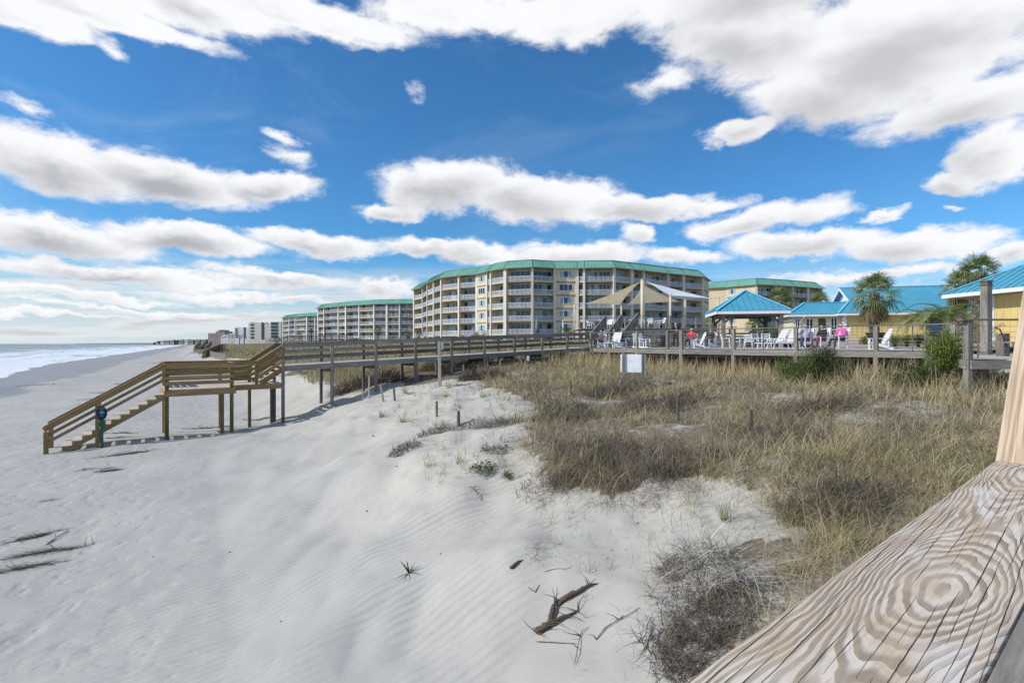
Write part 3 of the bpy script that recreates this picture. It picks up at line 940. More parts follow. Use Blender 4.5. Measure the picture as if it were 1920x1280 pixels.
# ---- stairs from the sun deck up to the raised deck: two flights between three sloping rails
ss_ = thing('deck_stairs', 'grey double timber stairs with three sloping slatted rails up to raised deck', 'stairs', (7.6, 42, DZ))
sb = [Vector((6.75, 44.2, DZ)), Vector((7.75, 42.2, DZ)), Vector((8.62, 40.3, DZ))]
SR = A * 1.95 + UP * (UZ - DZ)
for p in sb:
    for h, t in ((0.95, 0.2), (0.66, 0.12), (0.44, 0.12), (0.22, 0.12)):
        m = MB(); m.beam(p + UP * h, p + SR + UP * h, 0.05, t); m.build('rail', M_GREYD, ss_)
    m = MB(); m.beam(p + UP * 1.08, p + SR + UP * 1.08, 0.16, 0.04); m.build('handrail_cap', M_GREYD, ss_)
    post(ss_, p + A * 0.05, DZ - 0.2, DZ + 1.0, M_GREY, 0.13); post(ss_, p + SR - A * 0.03, DZ, UZ + 1.0, M_GREY, 0.13)
for a_, b_ in ((0, 1), (1, 2)):
    for j in range(1, 9):
        p = sb[a_] + SR * (j / 9.0); q = sb[b_] + SR * (j / 9.0)
        m = MB(); m.beam(p, q, 0.28, 0.04, up=UP); m.build('tread', M_DECK, ss_)

# ---- near platform (right) with cable rail
NZ = -0.43
pf = thing('viewing_platform', 'grey timber platform corner with cable rail and fascia board above tan grass', 'platform', (12.4, 14.0, NZ))
pc = [Vector((12.42, 14.0, NZ)), Vector((19.5, 13.8, NZ)), Vector((24.0, 21.5, NZ)), Vector((17.4, 21.0, NZ))]
m = MB()
dd = 0.0
nf = Vector((0.03, 1, 0)).normalized()
for i in range(60):
    c = clip_half(pc, pc[0] + nf * (i * 0.15 + 0.003 - 0.3), nf, True)
    if len(c) >= 3: c = clip_half(c, pc[0] + nf * (i * 0.15 + 0.146 - 0.3), nf, False)
    if len(c) >= 3:
        off = random.random() * 30
        m.face(c, 0, [(p.x + off, p.y + off) for p in c], random.random())
m.build('deck_floor', M_DECK, pf)
m = MB(); m.beam(pc[0] + Vector((0.1, -0.03, -0.145)), pc[1] + Vector((0, -0.03, -0.145)), 0.045, 0.235); m.build('fascia', M_GREY, pf)
m = MB(); m.beam(pc[0] + Vector((0.02, 0.06, -0.145)), pc[3] + Vector((-0.05, 0, -0.145)), 0.045, 0.235); m.build('fascia', M_GREY, pf)
for p in (pc[0] + Vector((0.12, 0.08, 0)), pc[0] + Vector((4.2, 0.0, 0))):
    post(pf, p, gza(p) - 0.3, NZ + 1.06, M_GREY, 0.155 if p.y < 15 else 0.15, rz=0.1)
for (p, q) in ((pc[0] + Vector((-0.12, 0.08, 0)), pc[1] + Vector((0, 0.08, 0))),):
    m = MB(); m.beam(p + UP * 1.085, q + UP * 1.085, 0.2, 0.045); m.build('handrail', M_GREYD, pf)
    for h in (0.15, 0.30, 0.45, 0.60, 0.75, 0.9):
        m = MB(); m.tube([p + UP * h, q + UP * h], 0.005, 4); m.build('cable', M_CABLE, pf)
for p in (Vector((14.0, 15.2, 0)), Vector((13.2, 16.2, 0)), Vector((15.6, 14.6, 0))):
    post(pf, p, gza(p) - 0.3, NZ - 0.05, M_GREY, 0.18, name='pile')

# tall square gate post with a stepped cap
gp = thing('gate_post', 'tall square grey timber post with stepped cap on the platform', 'post', (18.15, 19.6, NZ))
post(gp, Vector((18.15, 19.6, 0)), NZ + 0.12, 2.20, M_GREY, 0.255, rz=0.25, name='shaft')
post(gp, Vector((18.15, 19.6, 0)), NZ, NZ + 0.12, M_GREYD, 0.31, rz=0.25, name='base')
m = MB(); m.box(18.15, 19.6, 2.20, 0.30, 0.30, 0.06, rz=0.25); m.box(18.15, 19.6, 2.26, 0.255, 0.255, 0.10, rz=0.25); m.box(18.15, 19.6, 2.36, 0.32, 0.32, 0.05, rz=0.25)
m.build('cap', M_GREYD, gp, bevel=0.01)

# ---- the railing we lean on
def cap_wood():
    m, N, bs, out = new_mat('weathered_rail_cap')
    tc = N.n('ShaderNodeTexCoord').outputs['Object']
    tc = N.vm('MULTIPLY', tc, (1.0, -1.0, 1.0))
    wob = N.noise(N.mapping(tc, scale=(2.2, 9.0, 1.0)), 1.0, 3.0, 0.5, color=True)
    wob = N.vm('SUBTRACT', wob, (0.5, 0.5, 0.5))
    wob2 = N.vm('SUBTRACT', N.noise(N.mapping(tc, scale=(9, 40, 1)), 1.0, 3.0, 0.5, color=True), (0.5, 0.5, 0.5))
    p = N.vm('ADD', tc, N.vm('MULTIPLY', wob, (0.20, 0.050, 0)))
    p = N.vm('ADD', p, N.vm('MULTIPLY', wob2, (0.02, 0.004, 0)))
    g = None
    for (s0, w0, c, L, o) in ((-1.43, 0.150, 0.12, 0.36, 0.0), (-0.17, 0.115, 0.11, 0.42, 0.004), (-3.0, 0.12, 0.13, 0.6, 0.0)):
        ds_, dw_, _ = N.sep(N.vm('SUBTRACT', p, (s0, w0, 0)))[:3]
        fx = N.m('MULTIPLY', N.m('TANH', N.m('MULTIPLY', ds_, 1.0 / L)), c)
        d = N.m('ADD', N.m('SQRT', N.m('ADD', N.m('MULTIPLY', fx, fx), N.m('MULTIPLY', dw_, dw_))), o)
        g = d if g is None else N.m('SMOOTH_MIN', g, d, 0.03)
    ph = N.m('ADD', N.m('MULTIPLY', g, 9.0), N.m('MULTIPLY', N.m('MULTIPLY', g, g), 560.0))
    ph = N.m('ADD', ph, N.m('MULTIPLY', N.noise(N.mapping(tc, scale=(3.5, 12, 1), loc=(3.3, 3.6, 0)), 1.0, 3.0, 0.5), 3.0))
    fr_ = N.m('FRACT', N.m('ADD', ph, 0.55))
    late = N.m('MULTIPLY', N.mr(fr_, 0.26, 0.60), N.mr(fr_, 0.86, 0.97, 1.0, 0.0))
    late = N.m('MULTIPLY', late, N.mr(N.noise(N.mapping(tc, scale=(6, 18, 1), loc=(1, 7, 0)), 1.0, 3.0, 0.6), 0.3, 0.62, 0.55, 1.0))
    late = N.m('SUBTRACT', 1.0, late)
    streak = N.noise(N.mapping(tc, scale=(4, 160, 1)), 1.0, 5.0, 0.7)
    blot = N.noise(N.mapping(tc, scale=(5, 14, 1)), 1.0, 4.0, 0.6)
    early = N.mix(N.mr(blot, 0.35, 0.65), (0.72, 0.64, 0.55), (0.60, 0.475, 0.345))
    latec = N.mix(N.mr(blot, 0.3, 0.7), (0.32, 0.245, 0.175), (0.41, 0.32, 0.235))
    col = N.mix(late, latec, early)
    col = N.mix(N.mr(streak, 0.45, 0.75, 0, 0.45), col, (0.20, 0.165, 0.13))
    col = N.mix(N.mr(N.noise(N.mapping(tc, scale=(3, 7, 1), loc=(4, 1, 0)), 1.0, 3.0), 0.52, 0.66, 0, 0.55), col, (0.72, 0.69, 0.66))
    # checks (cracks) along the board
    cx_, cy_, _ = N.sep(tc)[:3]
    jit = N.m('MULTIPLY', N.m('SUBTRACT', N.noise(N.mapping(tc, scale=(7, 20, 1)), 1.0, 4.0, 0.6), 0.5), 0.007)
    lane = N.m('MULTIPLY', N.m('ADD', N.m('ADD', cy_, jit), N.m('MULTIPLY', cx_, 0.045)), 1.0 / 0.0155)
    lid = N.m('FLOOR', lane)
    ldist = N.m('MULTIPLY', N.m('ABSOLUTE', N.m('SUBTRACT', N.m('FRACT', lane), 0.5)), 0.0155)
    pres = N.noise(N.comb(N.m('MULTIPLY', cx_, 2.6), N.m('MULTIPLY', lid, 5.37), 0.0), 1.0, 2.0, 0.5)
    cw = N.mr(pres, 0.44, 0.66, 0.0001, 0.0009)
    crack = N.mr(N.m('SUBTRACT', ldist, cw), -0.0004, 0.0003, 1.0, 0.0)
    crack = N.m('MULTIPLY', crack, N.m('GREATER_THAN', pres, 0.45))
    col = N.mix(N.m('MULTIPLY', crack, 0.93), col, (0.03, 0.025, 0.02))
    # a knot split
    col = N.mix(1.0, col, (0.97, 0.95, 0.93), 'MULTIPLY')
    N.put(bs.inputs['Base Color'], col)
    bs.inputs['Roughness'].default_value = 0.78; bs.inputs['Specular IOR Level'].default_value = 0.25
    h = N.m('SUBTRACT', N.m('ADD', N.m('MULTIPLY', late, -0.55), N.m('MULTIPLY', streak, 0.25)), N.m('MULTIPLY', crack, 2.2))
    N.put(bs.inputs['Normal'], N.bump(h, 0.75, 0.0035))
    return m
def straight_wood(name, a, b):
    m, N, bs, out = new_mat(name)
    tc = N.n('ShaderNodeTexCoord').outputs['Object']
    wob = N.vm('MULTIPLY', N.vm('SUBTRACT', N.noise(N.mapping(tc, scale=(1.5, 5, 1)), 1.0, 2.0, color=True), (0.5, 0.5, 0.5)), (0, 0.03, 0))
    p = N.vm('ADD', tc, wob)
    yv = N.sep(p)[1]
    nn = N.noise(N.comb(N.m('MULTIPLY', N.sep(p)[0], 0.03), yv, 0.0), 70.0, 3.0, 0.5)
    st2 = N.noise(N.mapping(tc, scale=(5, 260, 1)), 1.0, 4.0, 0.7)
    col = N.mix(N.mr(nn, 0.38, 0.62), b, a)
    col = N.mix(N.mr(st2, 0.45, 0.8, 0, 0.4), col, tuple(c * 0.6 for c in b))
    vor = N.n('ShaderNodeTexVoronoi'); vor.inputs['Scale'].default_value = 1.0
    N.put(vor.inputs['Vector'], N.mapping(tc, scale=(5.0, 24.0, 1)))
    col = N.mix(N.m('MULTIPLY', N.mr(vor.outputs['Distance'], 0.05, 0.12, 1, 0), 0.8), col, (0.10, 0.06, 0.035))
    N.put(bs.inputs['Base Color'], col); bs.inputs['Roughness'].default_value = 0.75; bs.inputs['Specular IOR Level'].default_value = 0.25
    N.put(bs.inputs['Normal'], N.bump(N.m('ADD', nn, N.m('MULTIPLY', st2, 0.4)), 0.5, 0.003))
    return m
M_CAP = cap_wood()
M_CAP2 = straight_wood('newer_rail_board', (0.58, 0.45, 0.325), (0.37, 0.255, 0.165))
S0 = Vector((1.816, 1.926, -0.44))
CW = 0.243
RZR = math.atan2(0.620, 0.785)
rl = thing('railing', 'close weathered timber handrail with swirling grain and rising end section', 'railing', S0, RZR)
RM = Matrix.Translation(S0) @ Matrix.Rotation(RZR, 4, 'Z')
def board_local(L0, L1, w0, w1, t, round_=0.007, nseg=60):
    """long board with eased edges in local axes: x along, y across (negative = towards the walkway), top at z = 0"""
    prof = [(w0, -t), (w0, -round_), (w0 + round_ * 0.3, -round_ * 0.3), (w0 + round_, 0), (w1 - round_, 0), (w1 - round_ * 0.3, -round_ * 0.3), (w1, -round_), (w1, -t)]
    vs = []; fs = []
    for i in range(nseg + 1):
        x = L0 + (L1 - L0) * i / nseg
        for (y, z) in prof:
            vs.append((x, y, z))
    n = len(prof)
    for i in range(nseg):
        for k in range(n):
            k2 = (k + 1) % n
            fs.append((i * n + k, (i + 1) * n + k, (i + 1) * n + k2, i * n + k2))
    fs.append(tuple(range(n))); e = nseg * n; fs.append(tuple(e + k for k in reversed(range(n))))
    return vs, fs
m = MB(); vs, fs = board_local(-4.2, -0.0015, 0, CW, 0.038); m.mesh([(x, -y, z) for x, y, z in vs], [f for f in fs])
capo = m.build('handrail_cap', M_CAP, rl, world=False)
# local y is minus the across coordinate used by the grain: mirror it
m = MB(); vs, fs = board_local(0.0, 1.55, 0, CW, 0.038); m.mesh([(x, -y, z) for x, y, z in vs], [f for f in fs])
c2 = m.build('rising_cap', M_CAP2, rl, world=False)
c2.location = (0.0015, 0, 0.0); c2.rotation_euler = (0, -math.atan(1.07), 0)
def loc_(x, w, z): return (RM @ Vector((x, -w, z)))
m = MB(); m.beam(loc_(-4.2, CW + 0.021, -0.0985), loc_(-0.01, CW + 0.021, -0.0985), 0.038, 0.19); m.build('inner_rail', M_GREY, rl)
m = MB(); m.beam(loc_(-4.2, CW - 0.10, -0.45), loc_(-0.01, CW - 0.10, -0.45), 0.038, 0.14); m.beam(loc_(-4.2, CW - 0.10, -0.75), loc_(-0.01, CW - 0.10, -0.75), 0.038, 0.14); m.build('lower_rail', M_GREY, rl)
m = MB(); m.beam(loc_(0.03, CW + 0.021, -0.10), loc_(1.04, CW + 0.021, 0.98), 0.038, 0.15); m.build('inner_rail', M_GREY, rl)
for x in (-2.3, -0.06):
    p = loc_(x, 0.15, 0)
    post(rl, p, gza(p) - 0.3, S0.z - 0.042, M_GREY, 0.09)
wk = thing('walkway', 'grey timber walkway floor behind the close handrail', 'walkway', loc_(-2, 1.0, -1.06))
m = MB()
for i in range(30):
    x = -4.2 + i * 0.145
    m.beam(loc_(x, 0.08, -1.08), loc_(x, 1.75, -1.08), 0.14, 0.038)
m.build('deck_floor', M_DECK, wk)
for j in range(1, 6):
    m = MB(); m.beam(loc_(0.1 + j * 0.19, 0.1, -1.08 + j * 0.20), loc_(0.1 + j * 0.19, 1.75, -1.08 + j * 0.20), 0.24, 0.038); m.build('tread', M_DECK, wk)
# ---------------------------------------------------------------- buildings
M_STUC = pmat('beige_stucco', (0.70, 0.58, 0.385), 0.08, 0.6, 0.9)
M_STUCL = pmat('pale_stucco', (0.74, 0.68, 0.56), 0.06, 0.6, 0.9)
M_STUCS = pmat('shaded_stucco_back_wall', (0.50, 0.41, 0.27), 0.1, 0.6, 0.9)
M_TRIM = pmat('grey_band_trim', (0.30, 0.275, 0.24), 0.1, 1.0, 0.85)
M_WHITE = pmat('white_paint', (0.78, 0.78, 0.77), 0.05, 2.0, 0.5)
M_RAILW = pmat('white_railing_paint', (0.74, 0.75, 0.78), 0.04, 2.0, 0.5)
M_GLASS = pmat('dark_teal_glass', (0.012, 0.045, 0.058), 0.5, 0.8, 0.12, spec=0.7)
M_CURT = pmat('pale_blind_behind_glass', (0.30, 0.42, 0.48), 0.3, 1.5, 0.25, spec=0.5)
M_GROOF = pmat('green_metal_roof', (0.165, 0.365, 0.275), 0.10, 0.5, 0.42, spec=0.5, tone=0.1)
M_BROOF = pmat('blue_metal_roof', (0.085, 0.33, 0.45), 0.07, 0.7, 0.36, spec=0.5, tone=0.06)
M_BCAP = pmat('pale_blue_ridge_cap', (0.16, 0.50, 0.72), 0.05, 1.0, 0.35)
M_YEL = pmat('yellow_board_wall', (0.66, 0.51, 0.215), 0.07, 1.2, 0.8, tone=0.04)
M_CREAM = pmat('cream_board_wall', (0.72, 0.66, 0.50), 0.06, 1.2, 0.8)
M_GDOOR = pmat('dark_green_door', (0.06, 0.085, 0.04), 0.1, 2.0, 0.6)
M_PINK = pmat('pinkish_concrete', (0.42, 0.33, 0.28), 0.08, 0.2, 0.9)
M_SOFF = pmat('soffit_timber', (0.11, 0.095, 0.08), 0.2, 1.0, 0.9)

def offset_line(pts, d):
    """offset an open polyline to its right-hand (outward) side by d"""
    out = []
    for i, p in enumerate(pts):
        ns = []
        for (a, b) in ((i - 1, i), (i, i + 1)):
            if a >= 0 and b < len(pts):
                e = (pts[b] - pts[a]); e.z = 0; e.normalize()
                ns.append(Vector((e.y, -e.x, 0)))
        n = sum(ns, Vector((0, 0, 0))); n.normalize()
        k = 1.0 / max(0.6, n.dot(ns[0]))
        out.append(p + n * d * k)
    return out

def pane_door(mb, p, q, z0, z1, nout, rng, light=0.36, npan=3):
    """glazed sliding door: frame strip, dark panes and panes with drawn blinds"""
    e = (q - p)
    for k in range(npan):
        a = p + e * (k / npan); b = p + e * ((k + 1) / npan)
        mi = 2 if rng.random() < light else 1
        c = [a + e * 0.012, b - e * 0.012]
        top = z1 - 0.05
        v = [Vector((c[0].x, c[0].y, z0 + 0.05)), Vector((c[1].x, c[1].y, z0 + 0.05)), Vector((c[1].x, c[1].y, top)), Vector((c[0].x, c[0].y, top))]
        v = [x + nout * 0.05 for x in v]
        mb.face(v, mi)
    mb.beam(Vector((p.x, p.y, z1)) + nout * 0.03, Vector((q.x, q.y, z1)) + nout * 0.03, 0.08, 0.08, mi=0)
    for k in range(npan + 1):
        a = p + e * (k / npan)
        mb.beam(Vector((a.x, a.y, z0)) + nout * 0.035, Vector((a.x, a.y, z1)) + nout * 0.035, 0.06, 0.06, up=e.normalized(), mi=0)

def railing(mb, p, q, z, h=1.05, step=0.17, bw=0.055):
    e = (q - p); L = e.length; e = e.normalized()
    mb.beam(Vector((p.x, p.y, z + h)), Vector((q.x, q.y, z + h)), 0.08, 0.09)
    mb.beam(Vector((p.x, p.y, z + 0.12)), Vector((q.x, q.y, z + 0.12)), 0.06, 0.08)
    n = max(2, int(L / step))
    for i in range(1, n):
        a = p + e * (L * i / n)
        w = bw if i % 6 else bw * 1.8
        mb.beam(Vector((a.x, a.y, z + 0.16)), Vector((a.x, a.y, z + h - 0.045)), w, 0.04, up=Vector((e.y, -e.x, 0)))

BALC = {}
def condo(name, label, verts, base, slabs, eave, ridge, depth=14.0, step=0.17, wallmat=None, loc=None, cols=True, seed=1, colmat=None):
    rng = random.Random(seed)
    wallmat = wallmat or M_STUC
    pts = [at(px, HZ, Y) for (px, Y, t) in verts]
    for p in pts: p.z = 0
    t = thing(name, label, 'building', (pts[len(pts) // 2].x, pts[len(pts) // 2].y, base))
    rec = offset_line(pts, -1.7)
    inner = offset_line(pts, -depth)
    n = len(pts)
    # body: back wall of the balconies, ends and rear
    m = MB()
    for i in range(n - 1):
        a, b = (pts[i], pts[i + 1]) if verts[i][2] != 'B' else (rec[i], rec[i + 1])
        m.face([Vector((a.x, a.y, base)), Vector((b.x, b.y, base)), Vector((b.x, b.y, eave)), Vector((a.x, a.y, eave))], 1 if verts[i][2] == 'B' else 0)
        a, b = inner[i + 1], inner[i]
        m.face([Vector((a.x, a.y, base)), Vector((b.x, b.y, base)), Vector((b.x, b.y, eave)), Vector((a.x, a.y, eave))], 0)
    for (a, b) in ((inner[0], rec[0] if verts[0][2] == 'B' else pts[0]), (rec[-1] if verts[-2][2] == 'B' else pts[-1], inner[-1])):
        m.face([Vector((a.x, a.y, base)), Vector((b.x, b.y, base)), Vector((b.x, b.y, eave)), Vector((a.x, a.y, eave))], 0)
    # fin walls between bays
    for i in range(n):
        l = verts[i - 1][2] if i > 0 else 'X'; r_ = verts[i][2] if i < n - 1 else 'X'
        if l == 'B' or r_ == 'B':
            a, b = rec[i], pts[i]
            e = (b - a).normalized()
            m.beam(Vector((a.x, a.y, (base + eave) / 2)) + e * 0.004, Vector((b.x, b.y, (base + eave) / 2)) - e * 0.31, 0.18, eave - base, mi=0)
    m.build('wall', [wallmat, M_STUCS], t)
    for i in range(n):
        l = verts[i - 1][2] if i > 0 else 'X'; r_ = verts[i][2] if i < n - 1 else 'X'
        if cols and (l == 'B' or r_ == 'B'):
            a, b = rec[i], pts[i]
            e = (b - a).normalized(); c = b - e * 0.08
            wd = 0.75 if (i % 3 == 0) else 0.5
            m = MB(); m.box(c.x, c.y, base, wd, 0.45, eave - base - 0.002, rz=math.atan2(e.x, -e.y)); m.build('column', colmat or M_STUCL, t)
    for i in range(n - 1):
        p, q = pts[i], pts[i + 1]
        e = (q - p).normalized(); nout = Vector((e.y, -e.x, 0))
        L = (q - p).length
        if verts[i][2] == 'B':
            for z in slabs:
                m = MB()
                a0, b0, c0, d0 = rec[i], rec[i + 1], q, p
                vs = []
                for zz in (z - 0.28, z):
                    for v in (a0 + (d0 - a0) * 0.003, b0 + (c0 - b0) * 0.003, c0 - nout * 0.05, d0 - nout * 0.05): vs.append(Vector((v.x, v.y, zz)))
                m.hexa(vs, 0)
                bo = m.build('balcony_slab', M_TRIM if i % 2 else M_STUC, t)
                m = MB(); railing(m, p - nout * 0.12 + e * 0.2, q - nout * 0.12 - e * 0.2, z, step=step); m.build('railing', M_RAILW, bo)
            for z in slabs + ([base] if slabs[-1] - base > 2.4 else []):
                m = MB(); pr, qr = rec[i], rec[i + 1]
                er = qr - pr
                if L > 6.5:
                    spans = ((0.04, 0.47, 4), (0.55, 0.96, 3))
                elif L > 3.2:
                    spans = ((0.07, 0.93, 4),)
                else:
                    spans = ((0.1, 0.85, 2),)
                for (f0, f1, npn) in spans:
                    pane_door(m, pr + er * f0, pr + er * f1, z + 0.02, z + 2.4, nout, rng, npan=npn)
                m.build('sliding_door', [M_WHITE, M_GLASS, M_CURT], t)
        elif verts[i][2] == 'W':
            for z in slabs + ([base] if slabs[-1] - base > 2.4 else []):
                wdt = min(3.0, L * 0.62)
                c = p + (q - p) * 0.5
                a = c - e * wdt / 2; b = c + e * wdt / 2
                m = MB()
                rr = random.Random(seed + int(z * 7))
                lit = rr.random() < 0.5
                for k in range(3):
                    x0 = a + e * wdt * (k / 3) + e * 0.04; x1 = a + e * wdt * ((k + 1) / 3) - e * 0.04
                    m.face([Vector((x0.x, x0.y, z + 0.95)) + nout * 0.03, Vector((x1.x, x1.y, z + 0.95)) + nout * 0.03, Vector((x1.x, x1.y, z + 2.3)) + nout * 0.03, Vector((x0.x, x0.y, z + 2.3)) + nout * 0.03], 2 if lit and k != 1 else 1)
                for zz in (z + 0.92, z + 2.33):
                    m.beam(Vector((a.x, a.y, zz)) + nout * 0.03, Vector((b.x, b.y, zz)) + nout * 0.03, 0.1, 0.09)
                for k in range(4):
                    x0 = a + e * wdt * (k / 3)
                    m.beam(Vector((x0.x, x0.y, z + 0.965)) + nout * 0.03, Vector((x0.x, x0.y, z + 2.285)) + nout * 0.03, 0.09, 0.09, up=e)
                m.build('window', [M_RAILW, M_GLASS, M_CURT], t)
            for z in slabs:
                m = MB(); m.beam(Vector((p.x, p.y, z - 0.15)) + nout * 0.05 + e * 0.3, Vector((q.x, q.y, z - 0.15)) + nout * 0.05 - e * 0.3, 0.12, 0.3); m.build('band', M_TRIM, t)
    # mansard roof of standing-seam metal
    ev = offset_line(pts, 0.75); rg = offset_line(pts, -1.35)
    ev[0] = ev[0] - (pts[1] - pts[0]).normalized() * 0.7; ev[-1] = ev[-1] + (pts[-1] - pts[-2]).normalized() * 0.7
    rg[0] = rg[0] + (pts[1] - pts[0]).normalized() * 1.1; rg[-1] = rg[-1] - (pts[-1] - pts[-2]).normalized() * 1.1
    rb = offset_line(pts, -depth + 1.4); eb = offset_line(pts, -depth - 0.6)
    m = MB()
    ez = eave - 0.35
    def Z(v, z): return Vector((v.x, v.y, z))
    for i in range(n - 1):
        m.face([Z(ev[i], ez), Z(ev[i + 1], ez), Z(rg[i + 1], ridge), Z(rg[i], ridge)], 0, tone=0.5)
        m.face([Z(ev[i], ez - 0.12), Z(ev[i + 1], ez - 0.12), Z(ev[i + 1], ez), Z(ev[i], ez)], 0, tone=0.0)
        m.face([Z(pts[i], eave - 0.25), Z(pts[i + 1], eave - 0.25), Z(ev[i + 1], ez - 0.12), Z(ev[i], ez - 0.12)], 1)
        m.face([Z(rec[i], eave - 0.2), Z(rec[i + 1], eave - 0.2), Z(pts[i + 1], eave - 0.2), Z(pts[i], eave - 0.2)], 1)
        m.face([Z(rg[i], ridge), Z(rg[i + 1], ridge), Z(rb[i + 1], ridge), Z(rb[i], ridge)], 0, tone=0.2)
        m.face([Z(rb[i], ridge), Z(rb[i + 1], ridge), Z(eb[i + 1], ez), Z(eb[i], ez)], 0)
        L = (ev[i + 1] - ev[i]).length
        k = max(1, int(L / 0.75))
        for j in range(k + 1):
            f = j / k
            a = Z(ev[i].lerp(ev[i + 1], f), ez); b = Z(rg[i].lerp(rg[i + 1], f), ridge)
            m.beam(a + UP * 0.03, b + UP * 0.03, 0.07 if 0 < j < k else 0.16, 0.08, mi=0, tone=0.9)
        m.beam(Z(rg[i], ridge + 0.05), Z(rg[i + 1], ridge + 0.05), 0.25, 0.14, mi=0, tone=0.2)
    for (e0, r0, b0, f0) in ((ev[0], rg[0], rb[0], eb[0]), (ev[-1], rg[-1], rb[-1], eb[-1])):
        m.face([Z(e0, ez), Z(r0, ridge), Z(b0, ridge), Z(f0, ez)], 0, tone=0.4)
    m.build('roof', [M_GROOF, M_STUC], t)
    BALC[name + str(seed)] = [(pts[i], pts[i + 1], rec[i], rec[i + 1]) for i in range(n - 1) if verts[i][2] == 'B']
    return t

SL5 = [14.2, 11.2, 8.2, 5.2, 2.2]
condo('apartment_building', 'large curved beige apartment block with green mansard roof right behind the shade sails',
      [(776, 164, 'B'), (792, 157, 'B'), (801, 147, 'B'), (813, 141, 'B'), (827, 134, 'B'), (860, 129.5, 'B'), (894, 127, 'W'), (913, 123, 'B'), (920, 121, 'B'), (947, 117, 'B'), (998, 115, 'B'), (1040, 117, 'W'), (1082, 117, 'B'), (1095, 116.5, 'B'),
       (1152, 116, 'B'), (1185, 119, 'B'), (1207, 121, 'B'), (1253, 126, 'B'), (1282, 128.5, 'B'), (1318, 132.5, 'W'), (1329, 141, 'X')], -0.8, SL5, 17.5, 19.0, seed=3)
condo('apartment_building', 'beige apartment block with green roof, partly hidden behind the large curved block',
      [(596, 243, 'B'), (607, 238, 'B'), (634, 230, 'B'), (648, 226, 'B'), (673, 221, 'B'), (701, 216, 'B'), (725, 214, 'B'), (749, 213, 'B'), (778, 212.5, 'B'), (800, 213, 'X')], -1.0, SL5, 17.0, 18.5, step=0.3, seed=5, colmat=M_WHITE)
condo('apartment_building', 'small distant white apartment block with green roof beside the flat-roofed white buildings',
      [(530, 330, 'B'), (542, 320, 'B'), (553, 312, 'B'), (575, 303, 'B'), (590, 301, 'B'), (606, 300, 'X')], -1.0, SL5, 16.6, 18.1, step=0.5, wallmat=M_WHITE, seed=8, colmat=M_WHITE)
condo('apartment_building', 'green-roofed beige apartment block with blank side wall rising behind the blue pavilion',
      [(1327, 160, 'P'), (1362, 157, 'W'), (1384, 154, 'P'), (1418, 150, 'B'), (1455, 152, 'B'), (1487, 155, 'B'), (1515, 158, 'B'), (1541, 161, 'X')], -0.5, SL5, 17.6, 19.25, step=0.2, seed=9)

# ---- white flat-roofed buildings with wave-shaped tops, down the beach
def slab_building(name, label, cat, x0, x1, Y, prof, base, depth, mats, openings, group=None, skew=0.0):
    """facade outline prof = [(px, py)...] along the top at depth Y, extruded back; openings = (px0, px1, py0, py1, name, mat)"""
    k = Y / F
    def P(px, py, d=0.0): return Vector(((px - 960) * k + d * skew, Y + d, (HZ - py) * k))
    t = thing(name, label, cat, (P((x0 + x1) / 2, HZ).x, Y, base), group=group)
    m = MB()
    top = [P(px, py) for px, py in prof]
    front = [Vector((top[0].x, Y, base))] + top[::1] + [Vector((top[-1].x, Y, base))]
    back = [p + Vector((depth * skew, depth, 0)) for p in front]
    m.face(front[::-1], 0)
    m.face(back, 0)
    for i in range(len(front) - 1):
        m.face([front[i], front[i + 1], back[i + 1], back[i]], 0)
    m.build('wall', mats[0], t)
    for (a, b, c, d, nm, mt) in openings:
        m = MB(); p = P(a, d); q = P(b, c)
        m.box((p.x + q.x) / 2, Y - 0.06, p.z, q.x - p.x, 0.24, q.z - p.z)
        m.build(nm, mt, t)
    return t
def rows(a, b, tops, h, nm='window', mt=None):
    return [(a, b, t_, t_ + h, nm, mt or M_GLASS) for t_ in tops]
WT = M_STUCL
slab_building('beach_hotel', 'smaller white hotel block with wavy roof and painted dark recess, down the beach', 'building', 440, 466, 470,
              [(440, 614.5), (441.5, 612.8), (446, 612.3), (451, 613.2), (457, 614.6), (466, 614.6)], -2, 16, [M_WHITE],
              rows(440.7, 446.0, (615.8, 619.4, 623.0, 626.6, 630.2), 2.0) + [(457.2, 460.6, 613.4, 632.5, 'recess_shade', M_GLASS)])  # shade of the recess put in as a flat dark strip
slab_building('beach_hotel', 'taller white hotel block with wavy roof, dark window column and cream wing', 'building', 466, 527, 430,
              [(466, 607.5), (467.2, 604.2), (470, 603.2), (478, 603.2), (484, 604.6), (490, 605.6), (496, 605.8), (506.8, 606), (507, 603), (527, 602.6)], -2, 18, [M_STUCL],
              rows(470.0, 476.4, (607, 613, 619, 625, 631), 3.2) + [(490.3, 495.2, 604.6, 636, 'recess_shade', M_GLASS)] + rows(508.2, 521.4, (604.2, 610.4, 616.6, 622.8, 628.6), 4.6)  # dark strip between the wings stands for the shade in the recess
              + [(490.0, 492, 603.6, 605.6, 'roof_vent', M_GROOF), (497, 499, 604.2, 606, 'roof_vent', M_GLASS), (501, 503, 604.2, 606, 'roof_vent', M_GLASS)])
slab_building('distant_tower', 'pinkish flat tower block farthest down the beach', 'building', 390, 404, 900, [(390, 624.3), (404, 624.3)], -2, 20, [M_PINK], rows(391.5, 402.5, (626.5, 629, 631.5), 0.8, 'window_row', M_TRIM))
